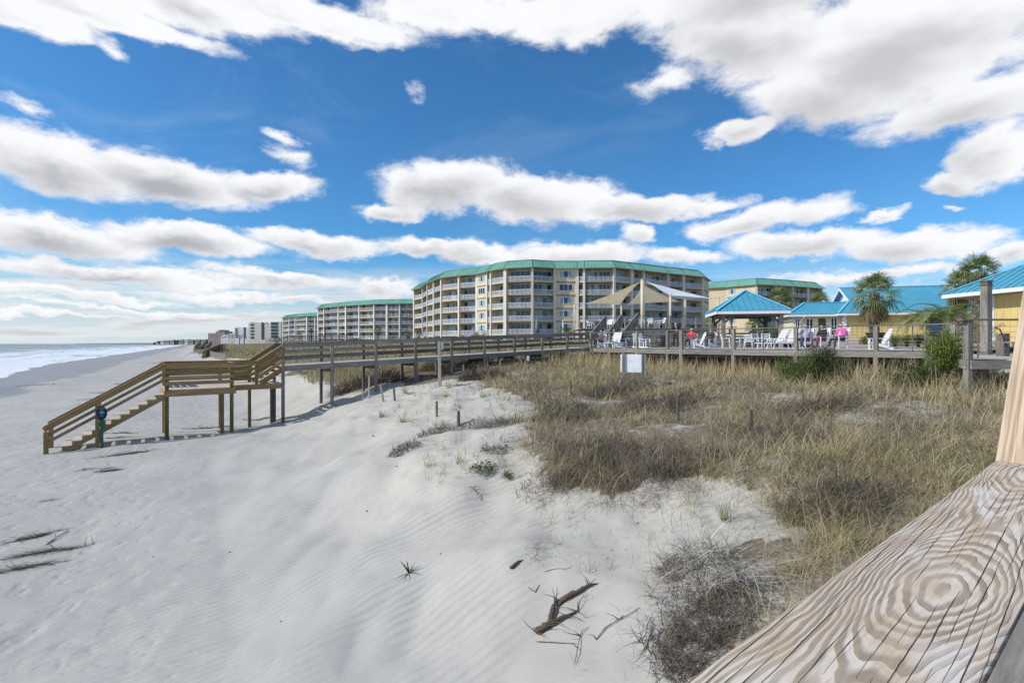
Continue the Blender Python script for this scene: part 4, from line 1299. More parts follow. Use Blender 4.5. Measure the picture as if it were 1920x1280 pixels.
slab_building('distant_tower', 'taller stepped pinkish tower with rounded top down the beach', 'building', 404.5, 421, 850, [(404.5, 621), (408, 621), (408.2, 619), (411, 618), (414, 618), (414.2, 622.5), (417, 622.3), (417.5, 620.8), (420.5, 620.8), (421, 624)], -2, 25, [M_PINK], rows(405.5, 407.5, (623, 626, 629, 632), 1.2, 'window', M_TRIM) + rows(411, 413.5, (621, 624, 627, 630), 1.0, 'window', M_TRIM))
slab_building('beach_house', 'low cream house with grey roof beside the distant towers', 'house', 427, 439.5, 600, [(427, 628), (429, 625.5), (438, 625), (439.5, 627.5)], -2, 14, [M_CREAM], rows(428.5, 431, (628, 631.5), 1.6) + rows(434, 437, (628, 631.5), 1.6))
slab_building('beach_house', 'blue-grey gabled house in front of the distant towers', 'house', 414, 427, 700, [(414, 631), (419, 628), (421, 626.5), (426, 630), (427, 631)], -2, 14, [M_RAILW], rows(416, 418.5, (631.5,), 1.6) + rows(421, 424, (630.5,), 1.8))
HOUSES = [(292, 299, 638.8, 1900), (301, 306, 638, 1800), (308, 317, 637.6, 1750), (319, 326, 637.8, 1700), (335, 344, 636.8, 1500), (346, 352, 637.2, 1480), (354, 362, 636.6, 1350), (366, 374, 636.4, 1250), (377, 385, 635.8, 1100)]
HL = ['white house farthest out along the distant shore', 'narrow tan house among trees on the distant shore', 'wide pale house low on the distant shore', 'grey-walled house between pale ones on the distant shore', 'broad cream house at the edge of distant trees', 'small white house against dark distant trees', 'tan house halfway along the distant tree line', 'pale house near end of distant tree line', 'cream house closest to the pinkish tower']
for (a, b, ty, Y), lb in zip(HOUSES, HL):
    mm = random.choice([M_PINK, M_STUCS, M_STUCL, M_TRIM])
    h = 642.5 - ty
    slab_building('distant_house', lb, 'house', a, b, Y, [(a, ty + h * 0.4), (a + 1.2, ty), (b - 1.2, ty), (b, ty + h * 0.4)], -3, 12, [mm], [(a + 1, b - 1, ty + h * 0.5, ty + h * 0.72, 'window_row', M_GLASS)], group='houses along the distant shore')

# ---- standing-seam roof planes
def roof_plane(mb, poly, eave_dir, thick=0.05, spacing=0.45, mi=0, tone=0.5):
    poly = [Vector(p) for p in poly]
    e = Vector(eave_dir).normalized()
    nr = Vector((0, 0, 0))
    for i in range(len(poly)):
        nr += (poly[i] - poly[0]).cross(poly[(i + 1) % len(poly)] - poly[0])
    nr.normalize()
    if nr.z < 0: poly = poly[::-1]; nr = -nr
    dn = [p - nr * thick for p in poly]
    mb.face(poly, mi, tone=tone); mb.face(dn[::-1], mi, tone=0.1)
    for i in range(len(poly)):
        j = (i + 1) % len(poly)
        mb.face([dn[i], dn[j], poly[j], poly[i]], mi, tone=tone)
    sdir = nr.cross(e)
    ts = [(p - poly[0]).dot(e) for p in poly]
    t = min(ts) + spacing * 0.5
    while t < max(ts):
        xs = []
        for i in range(len(poly)):
            j = (i + 1) % len(poly)
            if (ts[i] - t) * (ts[j] - t) < 0:
                f = (t - ts[i]) / (ts[j] - ts[i]); xs.append(poly[i].lerp(poly[j], f))
        if len(xs) >= 2:
            mb.beam(xs[0] + nr * 0.022, xs[1] + nr * 0.022, 0.035, 0.05, up=nr, mi=mi, tone=0.15)
        t += spacing

# ---- gazebo
TH = R(11.6)
GX = Vector((math.cos(TH), -math.sin(TH), 0)); GY = Vector((math.sin(TH), math.cos(TH), 0))
GF = at(1344, HZ, 37.6); GF.z = 0
GS = 5.05; GE = 2.40; GA = 4.08
gz_ = thing('pavilion', 'open timber pavilion with bright blue pyramid metal roof on the sun deck', 'pavilion', GF + (GX + GY) * GS / 2 + UP * DZ)
c4 = [GF, GF + GX * GS, GF + GX * GS + GY * GS, GF + GY * GS]
c4 = [Vector((p.x, p.y, GE)) for p in c4]
ap = GF + (GX + GY) * GS / 2; ap = Vector((ap.x, ap.y, GA))
m = MB()
for i, e in enumerate((GX, GY, -GX, -GY)):
    roof_plane(m, [c4[i], c4[(i + 1) % 4], ap], e)
m.build('roof', M_BROOF, gz_)
m = MB()
for p in c4: m.beam(p + UP * 0.06, ap + UP * 0.06, 0.22, 0.05)
m.build('hip_cap', M_BCAP, gz_)
m = MB()
for i in range(4):
    p, q = c4[i], c4[(i + 1) % 4]; e = (q - p).normalized()
    m.beam(p - UP * 0.14 + e * 0.05, q - UP * 0.14 - e * 0.05, 0.05, 0.20)
m.build('fascia', M_WHITE, gz_)
m = MB(); m.face([p - UP * 0.1 for p in c4][::-1], 0); m.build('ceiling', M_SOFF, gz_)
ins = 0.55
pp = [GF + GX * ins + GY * ins, GF + GX * (GS - ins) + GY * ins, GF + GX * (GS - ins) + GY * (GS - ins), GF + GX * ins + GY * (GS - ins)]
for i, p in enumerate(pp):
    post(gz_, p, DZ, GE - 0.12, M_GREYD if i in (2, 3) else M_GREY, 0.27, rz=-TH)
    for e in (pp[(i + 1) % 4] - p, pp[(i - 1) % 4] - p):
        e = e.normalized()
        m = MB(); m.beam(Vector((p.x, p.y, GE - 0.85)) + e * 0.12, Vector((p.x, p.y, GE - 0.2)) + e * 0.75, 0.09, 0.14); m.build('brace', M_GREYD, gz_)
for i in range(4):
    m = MB(); p, q = pp[i], pp[(i + 1) % 4]; e = (q - p).normalized()
    m.beam(Vector((p.x, p.y, GE - 0.27)) + e * 0.15, Vector((q.x, q.y, GE - 0.27)) - e * 0.15, 0.1, 0.26); m.build('beam', M_GREYD, gz_)

# ---- yellow house with blue hipped roofs
HT = R(15)
HX = Vector((math.cos(HT), -math.sin(HT), 0)); HY = Vector((math.sin(HT), math.cos(HT), 0))
H0 = Vector((27.8, 51.5, 0))
def hp(x, y, z): return H0 + HX * x + HY * y + UP * z
FZ = 0.5
hs = thing('yellow_house', 'long yellow house with blue hipped metal roofs and white gablet behind the palms', 'house', hp(6, 2, FZ))
m = MB()
ZE, ZR1 = 2.93, 4.22
roof_plane(m, [hp(0, 0, ZE), hp(6.6, 0, ZE), hp(6.6, 2.6, ZR1), hp(2.1, 2.6, ZR1)], HX)
roof_plane(m, [hp(0, 5.2, ZE), hp(0, 0, ZE), hp(2.1, 2.6, ZR1)], HY)
roof_plane(m, [hp(6.6, 5.2, ZE), hp(0, 5.2, ZE), hp(2.1, 2.6, ZR1), hp(6.6, 2.6, ZR1)], HX)
m.build('roof', M_BROOF, hs)
m = MB(); m.beam(hp(0, 0, ZE + 0.06), hp(2.1, 2.6, ZR1 + 0.06), 0.2, 0.05); m.beam(hp(2.1, 2.6, ZR1 + 0.05), hp(6.5, 2.6, ZR1 + 0.05), 0.2, 0.06); m.build('ridge_cap', M_BCAP, hs)
m = MB()
X0, X1 = 4.3, 21.0; Y0, YR = -0.5, 4.5; ZM, ZG, ZRM = 2.97, 4.45, 5.85
gy = Y0 + (YR - Y0) * (ZG - ZM) / (ZRM - ZM); gxx = X0 + (gy - Y0) * 0.85
roof_plane(m, [hp(X0, Y0, ZM), hp(X1, Y0, ZM), hp(X1, YR, ZRM), hp(gxx - 0.5, YR, ZRM), hp(gxx - 0.5, gy, ZG)], HX, spacing=0.5)
roof_plane(m, [hp(X1, 2 * YR - Y0, ZM), hp(X0, 2 * YR - Y0, ZM), hp(gxx - 0.5, 2 * YR - gy, ZG), hp(gxx - 0.5, YR, ZRM), hp(X1, YR, ZRM)], HX, spacing=0.5)
roof_plane(m, [hp(X0, 2 * YR - Y0, ZM), hp(X0, Y0, ZM), hp(gxx, gy, ZG), hp(gxx, 2 * YR - gy, ZG)], HY, spacing=0.5)
m.build('roof', M_BROOF, hs)
m = MB(); m.beam(hp(X0, Y0, ZM + 0.06), hp(gxx - 0.3, gy, ZG + 0.05), 0.22, 0.05); m.beam(hp(gxx - 0.6, YR, ZRM + 0.06), hp(X1, YR, ZRM + 0.06), 0.25, 0.06); m.build('ridge_cap', M_BCAP, hs)
m = MB(); m.face([hp(gxx + 0.0, gy, ZG), hp(gxx + 0.0, 2 * YR - gy, ZG), hp(gxx + 0.0, YR, ZRM - 0.05)][::-1], 0)
gb = m.build('gablet', M_WHITE, hs)
m = MB(); m.beam(hp(gxx - 0.54, gy - 0.05, ZG - 0.1), hp(gxx - 0.54, YR, ZRM - 0.1), 0.05, 0.22); m.beam(hp(gxx - 0.54, 2 * YR - gy, ZG - 0.1), hp(gxx - 0.54, YR, ZRM - 0.1), 0.05, 0.22); m.build('barge_board', M_WHITE, gb)
m = MB()
m.beam(hp(-0.0, -0.03, ZE - 0.14), hp(X0 - 0.02, -0.03, ZE - 0.14), 0.05, 0.18); m.beam(hp(-0.03, 0.02, ZE - 0.14), hp(-0.03, 5.1, ZE - 0.14), 0.05, 0.18)
m.beam(hp(X0, Y0 - 0.03, ZM - 0.14), hp(X1, Y0 - 0.03, ZM - 0.14), 0.05, 0.2); m.beam(hp(X0 - 0.03, Y0, ZM - 0.14), hp(X0 - 0.03, -0.1, ZM - 0.14), 0.05, 0.2)
m.build('gutter', M_WHITE, hs)
def board_wall(mb, p, q, z0, z1, mi=0, step=0.42, nsign=1):
    e = (q - p).normalized(); n = Vector((e.y, -e.x, 0)) * nsign
    mb.beam(Vector((p.x, p.y, (z0 + z1) / 2)), Vector((q.x, q.y, (z0 + z1) / 2)), 0.12, z1 - z0, mi=mi, tone=0.5)
    L = (q - p).length
    for i in range(int(L / step)):
        a = p + e * (step * (i + 0.5)) + n * 0.07
        mb.beam(Vector((a.x, a.y, z0 + 0.01)), Vector((a.x, a.y, z1 - 0.01)), 0.05, 0.045, up=n, mi=mi, tone=random.random())
m = MB(); board_wall(m, hp(0.6, 0.65, 0), hp(4.95, 0.65, 0), FZ, ZE - 0.05); board_wall(m, hp(0.6, 5.0, 0), hp(0.6, 0.72, 0), FZ, ZE - 0.05); m.build('wall', M_CREAM, hs)
m = MB(); board_wall(m, hp(5.0, 0.2, 0), hp(X1, 0.2, 0), FZ, ZM - 0.05); board_wall(m, hp(5.0, 0.58, 0), hp(5.0, 0.27, 0), FZ, ZM - 0.05); m.build('wall', M_YEL, hs)
m = MB(); m.box(*hp(5.0, 0.13, FZ), 0.3, 0.3, ZM - 0.06 - FZ, rz=-HT); m.build('corner_board', M_WHITE, hs)
def win(parent, x0, x1, y, z0, z1, nm='window'):
    m = MB()
    m.face([hp(x0, y, z0), hp(x1, y, z0), hp(x1, y, z1), hp(x0, y, z1)], 0)
    g = m.build('glass' if nm != 'window' else 'window', M_GLASS, parent)
    m = MB()
    for zz in (z0, z1, (z0 + z1) / 2 - 0.3): m.beam(hp(x0 - 0.05, y - 0.02, zz), hp(x1 + 0.05, y - 0.02, zz), 0.06, 0.08)
    for xx in (x0, x1, (x0 + x1) / 2): m.beam(hp(xx, y - 0.025, z0), hp(xx, y - 0.025, z1), 0.08, 0.05, up=HY)
    m.build('frame', M_WHITE, g)
win(hs, 0.75, 1.15, 0.55, FZ + 0.5, FZ + 2.0); win(hs, 1.75, 2.35, 0.55, FZ + 0.5, FZ + 2.0); win(hs, 3.95, 4.5, 0.55, FZ + 0.3, FZ + 2.05)
m = MB(); m.beam(hp(2.85, 0.56, FZ + 1.0), hp(3.5, 0.56, FZ + 1.0), 0.06, 2.0); m.build('door', M_GDOOR, hs)
m = MB(); m.tube([hp(1.45, -0.05, ZE - 0.25), hp(1.3, 0.3, ZE - 0.5), hp(1.25, 0.52, ZE - 0.75), hp(1.25, 0.53, FZ)], 0.05, 6); m.build('downpipe', M_WHITE, hs)
# dark blue door and wall lamps further along
m = MB(); m.beam(hp(12.2, 0.1, FZ + 0.8), hp(13.1, 0.1, FZ + 0.8), 0.06, 1.6); m.build('door', pmat('blue_panel', (0.03, 0.07, 0.16), rough=0.4), hs)
for x in (11.2, 14.6):
    m = MB(); m.box(*hp(x, 0.08, FZ + 1.75), 0.16, 0.12, 0.28, rz=-HT); m.build('wall_lamp', M_SOFF, hs)

# ---- yellow building with blue roof at the right edge
C = Vector((25.4, 30.2, 2.88))
E1 = Vector((0.06, -1, 0)).normalized(); EX = Vector((1, 0.06, 0)).normalized()
PIT = 0.58
yh = thing('yellow_building', 'yellow board-walled building with broad blue ribbed roof beyond the tall gate post', 'building', (27, 26, -0.1))
LNG, HW = 17.0, 5.5
m = MB()
roof_plane(m, [C, C + E1 * LNG, C + E1 * LNG + EX * HW + UP * HW * PIT, C + E1 * HW + EX * HW + UP * HW * PIT], E1, spacing=0.42)
roof_plane(m, [C, C + EX * HW * 2, C + E1 * HW + EX * HW + UP * HW * PIT], EX, spacing=0.42)
roof_plane(m, [C + EX * HW * 2, C + EX * HW * 2 + E1 * LNG, C + E1 * LNG + EX * HW + UP * HW * PIT, C + E1 * HW + EX * HW + UP * HW * PIT], E1, spacing=0.42)
m.build('roof', M_BROOF, yh)
m = MB(); m.beam(C + UP * 0.06, C + E1 * HW + EX * HW + UP * (HW * PIT + 0.06), 0.2, 0.05); m.build('hip_cap', M_BCAP, yh)
m = MB(); m.beam(C - UP * 0.13 - EX * 0.03, C + E1 * LNG - UP * 0.13 - EX * 0.03, 0.06, 0.20); m.beam(C - UP * 0.13 - E1 * 0.03, C + EX * HW * 2 - UP * 0.13 - E1 * 0.03, 0.06, 0.2); m.build('gutter', M_WHITE, yh)
m = MB(); m.face([C - UP * 0.2, C + E1 * LNG - UP * 0.2, C + E1 * LNG + EX * 0.9 - UP * 0.2, C + E1 * 0.9 + EX * 0.9 - UP * 0.2], 0); m.build('soffit', M_WHITE, yh)
def w3(p, z): return Vector((p.x, p.y, z))
m = MB(); a = C + EX * 0.9 + E1 * 2.2; b = C + EX * 0.9 + E1 * LNG
board_wall(m, w3(a, 0), w3(b, 0), -0.15, 2.64, step=0.36, nsign=1)
a2 = C + EX * 2 * HW - EX * 0.9 + E1 * 2.2
board_wall(m, w3(a2, 0), w3(a + EX * 0.08, 0), -0.15, 2.64, step=0.36)
m.build('wall', M_YEL, yh)
m = MB(); m.box(a.x - 0.02, a.y, -0.15, 0.2, 0.2, 2.78); m.build('corner_board', M_WHITE, yh)
q = C + E1 * 4.6 + EX * 0.1
m = MB(); m.tube([w3(q, 2.62), w3(q + EX * 0.4, 2.55), w3(q + EX * 0.75, 2.35), w3(q + EX * 0.75, 0)], 0.06, 6); m.build('downpipe', M_WHITE, yh)
m = MB(); q = C + E1 * 2.4 + EX * 0.5; m.tube([w3(q, 2.66), w3(q, 2.56)], [0.09, 0.07], 8); m.build('lamp', M_WHITE, yh)
m = MB(); q = C + E1 * 3.6 + EX * 2.4; m.tube([w3(q, q.z + 1.2), w3(q, q.z + 1.62)], [0.07, 0.07], 8); m.build('roof_vent', M_WHITE, yh)

# ---- paved terrace in front of the houses
M_PAVE = pmat('pinkish_brick_paving', (0.42, 0.31, 0.25), 0.2, 6.0, 0.9)
m = MB()
tp = [(PE + A * 9.05, DZ + 0.02), (PE + A * 30, 0.3), (Vector((48, 46, 0)), 0.46), (hp(-2, 0.3, 0), 0.46), (Vector((23.0, 47, 0)), 0.2), (PE + A * 9.05 + Vector((-3.25, 8.6, 0)), DZ + 0.02)]
vs = [Vector((p.x, p.y, z)) for p, z in tp]
cen = sum(vs, Vector()) / len(vs)
for i in range(len(vs)):
    m.face([cen, vs[i], vs[(i + 1) % len(vs)]], 0)
ter = m.build('terrace', M_PAVE); tag(ter, 'pinkish brick terrace', 'terrace', kind='structure')

# ---- shade sails on poles
def cloth_mat(name, c, tr=0.5):
    m, N, bs, out = new_mat(name)
    tc = N.n('ShaderNodeTexCoord').outputs['Object']
    n1 = N.noise(tc, 1.5, 4.0)
    col = N.mix(N.mr(n1, 0.3, 0.7), tuple(x * 0.93 for x in c), c)
    N.put(bs.inputs['Base Color'], col); bs.inputs['Roughness'].default_value = 0.85
    tl = N.n('ShaderNodeBsdfTranslucent'); N.put(tl.inputs[0], col)
    mx = N.n('ShaderNodeMixShader'); mx.inputs[0].default_value = tr
    N.link(bs.outputs[0], mx.inputs[1]); N.link(tl.outputs[0], mx.inputs[2]); N.link(mx.outputs[0], out.inputs['Surface'])
    return m
M_SAILB = cloth_mat('beige_sail_cloth', (0.90, 0.83, 0.69)); M_SAILW = cloth_mat('white_sail_cloth', (0.84, 0.84, 0.88), 0.2)
M_POLE = pmat('cream_painted_pole', (0.60, 0.52, 0.38), 0.05, 1.0, 0.5)
def sail(label, a, b, c, mat, sag=0.12, pull=0.045):
    a, b, c = Vector(a), Vector(b), Vector(c)
    n = 22
    cen = (a + b + c) / 3
    nr = (b - a).cross(c - a).normalized()
    idx = {}; vs = []; fs = []
    for i in range(n + 1):
        for j in range(n + 1 - i):
            k = n - i - j
            u, v, w = i / n, j / n, k / n
            p = a * u + b * v + c * w
            # hollow edges: pull each edge towards the middle, strongest halfway along it
            pl = (cen - p) * (pull * 3.2) * (4 * (u * v + v * w + u * w) - 12 * u * v * w * 1.0) * max(0.0, 1 - 27 * u * v * w)
            p = p + pl - UP * sag * (27 * u * v * w)
            idx[(i, j)] = len(vs); vs.append(p)
    for i in range(n):
        for j in range(n - i):
            fs.append((idx[(i, j)], idx[(i + 1, j)], idx[(i, j + 1)]))
            if i + j < n - 1: fs.append((idx[(i + 1, j)], idx[(i + 1, j + 1)], idx[(i, j + 1)]))
    t = thing('shade_sail', label, 'shade sail', a, group='shade sails')
    m = MB(); m.mesh(vs, fs, smooth=True)
    o = m.build('cloth', mat, t)
    sd = o.modifiers.new('thickness', 'SOLIDIFY'); sd.thickness = 0.012
    for (p, q) in SAILTIES.pop(0):
        m = MB(); m.tube([p, q], 0.012, 4); m.build('guy_wire', M_CABLE, t)
MT = at(1204.5, 525, 48.0)
POLES = [(1077, 570, 54, 0.085, 'cream sail pole standing alone by the lampless shrub, farthest from the main mast'), (1165, 573, 57, 0.085, 'cream sail pole between the two beige sails, behind the deck stairs'),
         (1257, 553, 46.3, 0.10, 'cream sail pole directly beneath the white sail, beside the standing person in black'), (1285, 562, 51.5, 0.10, 'cream sail pole holding the back corner of the white sail'), (1347, 558, 47.5, 0.09, 'cream sail pole poking up behind the blue pavilion roof')]
ptops = []
pole_l = ['slim cream sail pole standing away from the sails near the condo', 'slim cream sail pole between the two beige sails', 'cream sail pole below the white sail, beside the person in black', 'cream sail pole under the far edge of the white sail', 'cream sail pole poking up behind the blue pavilion roof']
for (px, py, Y, r, _), lb in zip(POLES, pole_l):
    tpt = at(px, py, Y); ptops.append(tpt)
    t = thing('sail_pole', lb, 'pole', (tpt.x, tpt.y, UZ), group='shade sail poles')
    m = MB(); m.tube([(tpt.x, tpt.y, UZ - 1.0), tpt], r, 10); m.build('shaft', M_POLE, t)
    m = MB(); m.tube([tpt, tpt + UP * 0.05], r * 1.15, 10); m.build('cap', M_POLE, t)
t = thing('sail_mast', 'tall thick cream mast from which all three shade sails hang', 'pole', (MT.x, MT.y, UZ))
m = MB(); m.tube([(MT.x, MT.y, UZ - 1.0), MT], 0.17, 14); m.build('shaft', M_POLE, t)
m = MB(); m.tube([MT, MT + UP * 0.08], [0.19, 0.15], 14); m.build('cap', M_POLE, t)
s1 = [at(1201, 528, 48), at(1098, 570, 53), at(1163, 572, 56)]
s2 = [at(1205, 532, 48), at(1176, 572, 55), at(1277, 566, 51.2)]
s3 = [at(1209, 527, 48), at(1257, 554, 46.4), at(1336, 560, 47.4)]
SAILTIES = [[(s1[1], ptops[0]), (s1[2], ptops[1])], [(s2[1], ptops[1]), (s2[2], ptops[3])], [(s3[1], ptops[2]), (s3[2], ptops[4])]]
sail('beige triangular shade sail stretched out to the far slim pole', s1[0], s1[1], s1[2], M_SAILB)
sail('beige triangular shade sail hanging in the middle behind the mast', s2[0], s2[1], s2[2], M_SAILB)
sail('white triangular shade sail slanting down towards the blue pavilion', s3[0], s3[1], s3[2] , M_SAILW, sag=0.5, pull=0.045)
# ---------------------------------------------------------------- vegetation
def leafy_mat(name, stops, trans=0.3, rough=0.7):
    """per-blade colour from the 'tone' attribute"""
    m, N, bs, out = new_mat(name)
    col = N.ramp(N.attr('tone'), stops)
    tc = N.n('ShaderNodeTexCoord').outputs['Object']
    k = N.mr(N.noise(tc, 1.1, 3.0), 0.3, 0.7, 0.80, 1.22)
    col = N.mix(1.0, col, N.comb(k, k, k), 'MULTIPLY')
    N.put(bs.inputs['Base Color'], col); bs.inputs['Roughness'].default_value = rough; bs.inputs['Specular IOR Level'].default_value = 0.25
    tl = N.n('ShaderNodeBsdfTranslucent'); N.put(tl.inputs[0], col)
    mx = N.n('ShaderNodeMixShader'); mx.inputs[0].default_value = trans
    N.link(bs.outputs[0], mx.inputs[1]); N.link(tl.outputs[0], mx.inputs[2]); N.link(mx.outputs[0], out.inputs['Surface'])
    return m
M_GRASS = leafy_mat('dune_grass_blades', [(0.0, (0.09, 0.072, 0.055)), (0.22, (0.26, 0.215, 0.165)), (0.40, (0.47, 0.375, 0.25)), (0.58, (0.58, 0.46, 0.265)), (0.74, (0.48, 0.415, 0.205)), (0.86, (0.20, 0.225, 0.08)), (1.0, (0.12, 0.18, 0.045))])
M_STEM = leafy_mat('dead_grey_stems', [(0.0, (0.055, 0.047, 0.04)), (0.45, (0.175, 0.135, 0.10)), (0.8, (0.36, 0.32, 0.28)), (1.0, (0.66, 0.61, 0.55))], 0.05)
M_LEAF = leafy_mat('shrub_leaves', [(0.0, (0.022, 0.038, 0.012)), (0.5, (0.075, 0.105, 0.028)), (1.0, (0.19, 0.22, 0.06))], 0.3, 0.5)
M_BRIGHT = leafy_mat('bright_green_leaves', [(0.0, (0.04, 0.07, 0.014)), (0.5, (0.16, 0.23, 0.04)), (1.0, (0.33, 0.40, 0.08))], 0.35, 0.5)
M_FROND = leafy_mat('palm_fronds', [(0.0, (0.17, 0.115, 0.06)), (0.18, (0.24, 0.185, 0.10)), (0.30, (0.09, 0.11, 0.035)), (0.65, (0.17, 0.21, 0.07)), (1.0, (0.36, 0.40, 0.17))], 0.25, 0.45)

def blades_np(root, az, length, width, lean, droop, seg=4, curl=None, twist=0.0):
    """root (n,3); az heading; lean = start angle from vertical; droop = extra bend along the blade"""
    n = len(root)
    hd = np.stack([np.cos(az), np.sin(az), np.zeros(n)], -1)
    sd = np.stack([-np.sin(az), np.cos(az), np.zeros(n)], -1)
    if curl is None: curl = np.zeros(n)
    p = root.copy()
    V_ = np.zeros((n, seg + 1, 2, 3))
    for k in range(seg + 1):
        t = k / seg
        if k > 0:
            ang = lean + droop * (t - 0.5 / seg)
            side = np.sin(curl * t)[:, None]
            stp = hd * np.sin(ang)[:, None] + sd * side * 0.6
            stp[:, 2] += np.cos(ang)
            p = p + stp * (length / seg)[:, None]
        w = width * (1 - 0.92 * t ** 1.5) * 0.5
        V_[:, k, 0] = p - sd * w[:, None]; V_[:, k, 1] = p + sd * w[:, None]
    base = (np.arange(n) * (seg + 1) * 2)[:, None, None]
    k = np.arange(seg)[None, :, None] * 2
    f = base + k + np.array([0, 1, 3, 2])[None, None, :]
    return V_.reshape(-1, 3), f.reshape(-1, 4)

def join(parts):
    vs = []; fs = []; ts = []; o = 0
    for v, f, t in parts:
        vs.append(v); fs.append(f + o); ts.append(t); o += len(v)
    return np.concatenate(vs), np.concatenate(fs), np.concatenate(ts)

# ---- the tangled tan dune grass: a mass nobody could count
def scatter_field(n_clump, ymin, ymax, gam):
    y = ymin * (ymax / ymin) ** (RNG.random(n_clump) ** gam)
    x = (RNG.random(n_clump) * 1.38 - 0.30) * (y + 0.8) + RNG.normal(0, 0.2, n_clump)
    k = veg_mask(x, y)
    return x[k], y[k]
parts = []
cx, cy = scatter_field(34000, 2.6, 40.0, 0.85)
gap = fnoise(cx * 0.55 + 5, cy * 0.55 + 2, 3)
dk_in = (cx - PQ.x) * nrm.x + (cy - PQ.y) * nrm.y
keep = ((gap > np.where(cy < 13, 0.43, 0.39)) | (RNG.random(len(cx)) < 0.2)) & ((dk_in < 0.2) | (cy < 19))
cx, cy = cx[keep], cy[keep]
cz = gz(cx, cy)
crnd = RNG.normal(0, 1, len(cx)); chgt = RNG.uniform(0.5, 1.4, len(cx)); cgrn = RNG.random(len(cx)) < 0.05
pat = fnoise(cx * 0.30 + 40, cy * 0.30 + 7, 3)            # patches: tan, grey-brown, greener
pat2 = fnoise(cx * 0.9 + 3, cy * 0.9 + 70, 3)
inland = np.clip((cy - 7) / 14, 0, 1)
nb = 9
N_ = len(cx) * nb
ci = np.repeat(np.arange(len(cx)), nb)
rt = np.stack([cx[ci] + RNG.normal(0, 0.05, N_), cy[ci] + RNG.normal(0, 0.05, N_), cz[ci] - 0.03], -1)
hgt = 0.36 + 0.22 * inland[ci] + 0.40 * (pat[ci] - 0.42)
ln = hgt * chgt[ci] * RNG.uniform(0.5, 1.35, N_) * (0.85 + 0.3 * pat2[ci])
dist = np.hypot(rt[:, 0], rt[:, 1])
wd = np.maximum(0.0032, 0.00075 * dist) * RNG.uniform(0.7, 1.4, N_)
wind = 0.3
az = RNG.uniform(0, 2 * np.pi, N_)
lean = RNG.uniform(0.0, 1.0, N_) ** 0.7 * 1.4; droop = RNG.uniform(0.3, 2.6, N_)
tone = np.clip(0.44 + 0.40 * (pat[ci] - 0.48) + 0.15 * inland[ci] + 0.12 * crnd[ci] + RNG.normal(0, 0.08, N_) - 0.04, 0.0, 0.73)
grn = (cgrn[ci] & (RNG.random(N_) < 0.8)) | (RNG.random(N_) < (0.06 + 0.30 * np.clip(pat2[ci] - 0.5, 0, 1) * 2))
tone = np.where(grn, RNG.uniform(0.78, 1.0, N_), tone)
gry = (pat2[ci] < 0.44) & (RNG.random(N_) < 0.7)
tone = np.where(gry & ~grn, RNG.uniform(0.05, 0.38, N_), tone)
v, f = blades_np(rt, az, ln, wd, lean, droop, 4, RNG.normal(0, 1.1, N_))
parts.append((v, f, np.repeat(tone, 10)))
# tall straw stalks along the deck
n = 2600
t_ = RNG.random(n); dd_ = RNG.uniform(0.15, 5.0, n) ** 1.0
ex = PC.x + (PE.x - PC.x) * t_ - 0.77 * dd_ ; ey = PC.y + (PE.y - PC.y) * t_ - 0.64 * dd_
kk = veg_mask(ex, ey); ex, ey = ex[kk], ey[kk]; n = len(ex)
rt = np.stack([ex, ey, gz(ex, ey)], -1)
v, f = blades_np(rt, RNG.uniform(0, 6.28, n), RNG.uniform(0.6, 1.25, n), np.maximum(0.006, 0.0008 * ey) * RNG.uniform(0.8, 1.5, n), RNG.uniform(0, 0.35, n), RNG.uniform(0, 0.9, n), 4)
parts.append((v, f, np.repeat(np.clip(RNG.normal(0.58, 0.08, n), 0.35, 0.72), 10)))
# stalks by the near platform
n = 900
ex = RNG.uniform(9.5, 16.5, n); ey = RNG.uniform(10.5, 14.6, n)
rt = np.stack([ex, ey, gz(ex, ey)], -1)
v, f = blades_np(rt, RNG.uniform(0, 6.28, n), RNG.uniform(0.4, 1.0, n), np.full(n, 0.012), RNG.uniform(0, 0.5, n), RNG.uniform(0, 1.2, n), 4)
parts.append((v, f, np.repeat(np.clip(RNG.normal(0.58, 0.09, n), 0.3, 0.72), 10)))
# ragged fringe where the cover thins out over the sand
n = 15000
y = 3.0 * (26 / 3.0) ** RNG.random(n); x = (RNG.random(n) * 0.75 - 0.33) * (y + 0.8)
sd_ = 0.30 + 0.035 * y
k = ~veg_mask(x, y) & veg_mask(x + RNG.normal(0, 1, n) * sd_, y + RNG.normal(0, 1, n) * sd_) & (fnoise(x * 1.3 + 8, y * 1.3, 3) > 0.43)
x, y = x[k], y[k]; n = len(x); nb = 6; ci = np.repeat(np.arange(n), nb); m_ = n * nb
rt = np.stack([x[ci] + RNG.normal(0, 0.06, m_), y[ci] + RNG.normal(0, 0.06, m_), gz(x, y)[ci] - 0.02], -1)
v, f = blades_np(rt, RNG.uniform(0, 6.28, m_), RNG.uniform(0.10, 0.42, m_), np.maximum(0.0038, 0.0007 * rt[:, 1]) * RNG.uniform(0.7, 1.4, m_), RNG.uniform(0.1, 1.5, m_), RNG.uniform(0.2, 2.0, m_), 4, RNG.normal(0, 1.2, m_))
tf = np.clip(RNG.normal(0.22, 0.12, n)[ci] + RNG.normal(0, 0.08, m_), 0, 0.6); tf = np.where(RNG.random(m_) < 0.12, RNG.uniform(0.75, 0.95, m_), tf)
parts.append((v, f, np.repeat(tf, 10)))
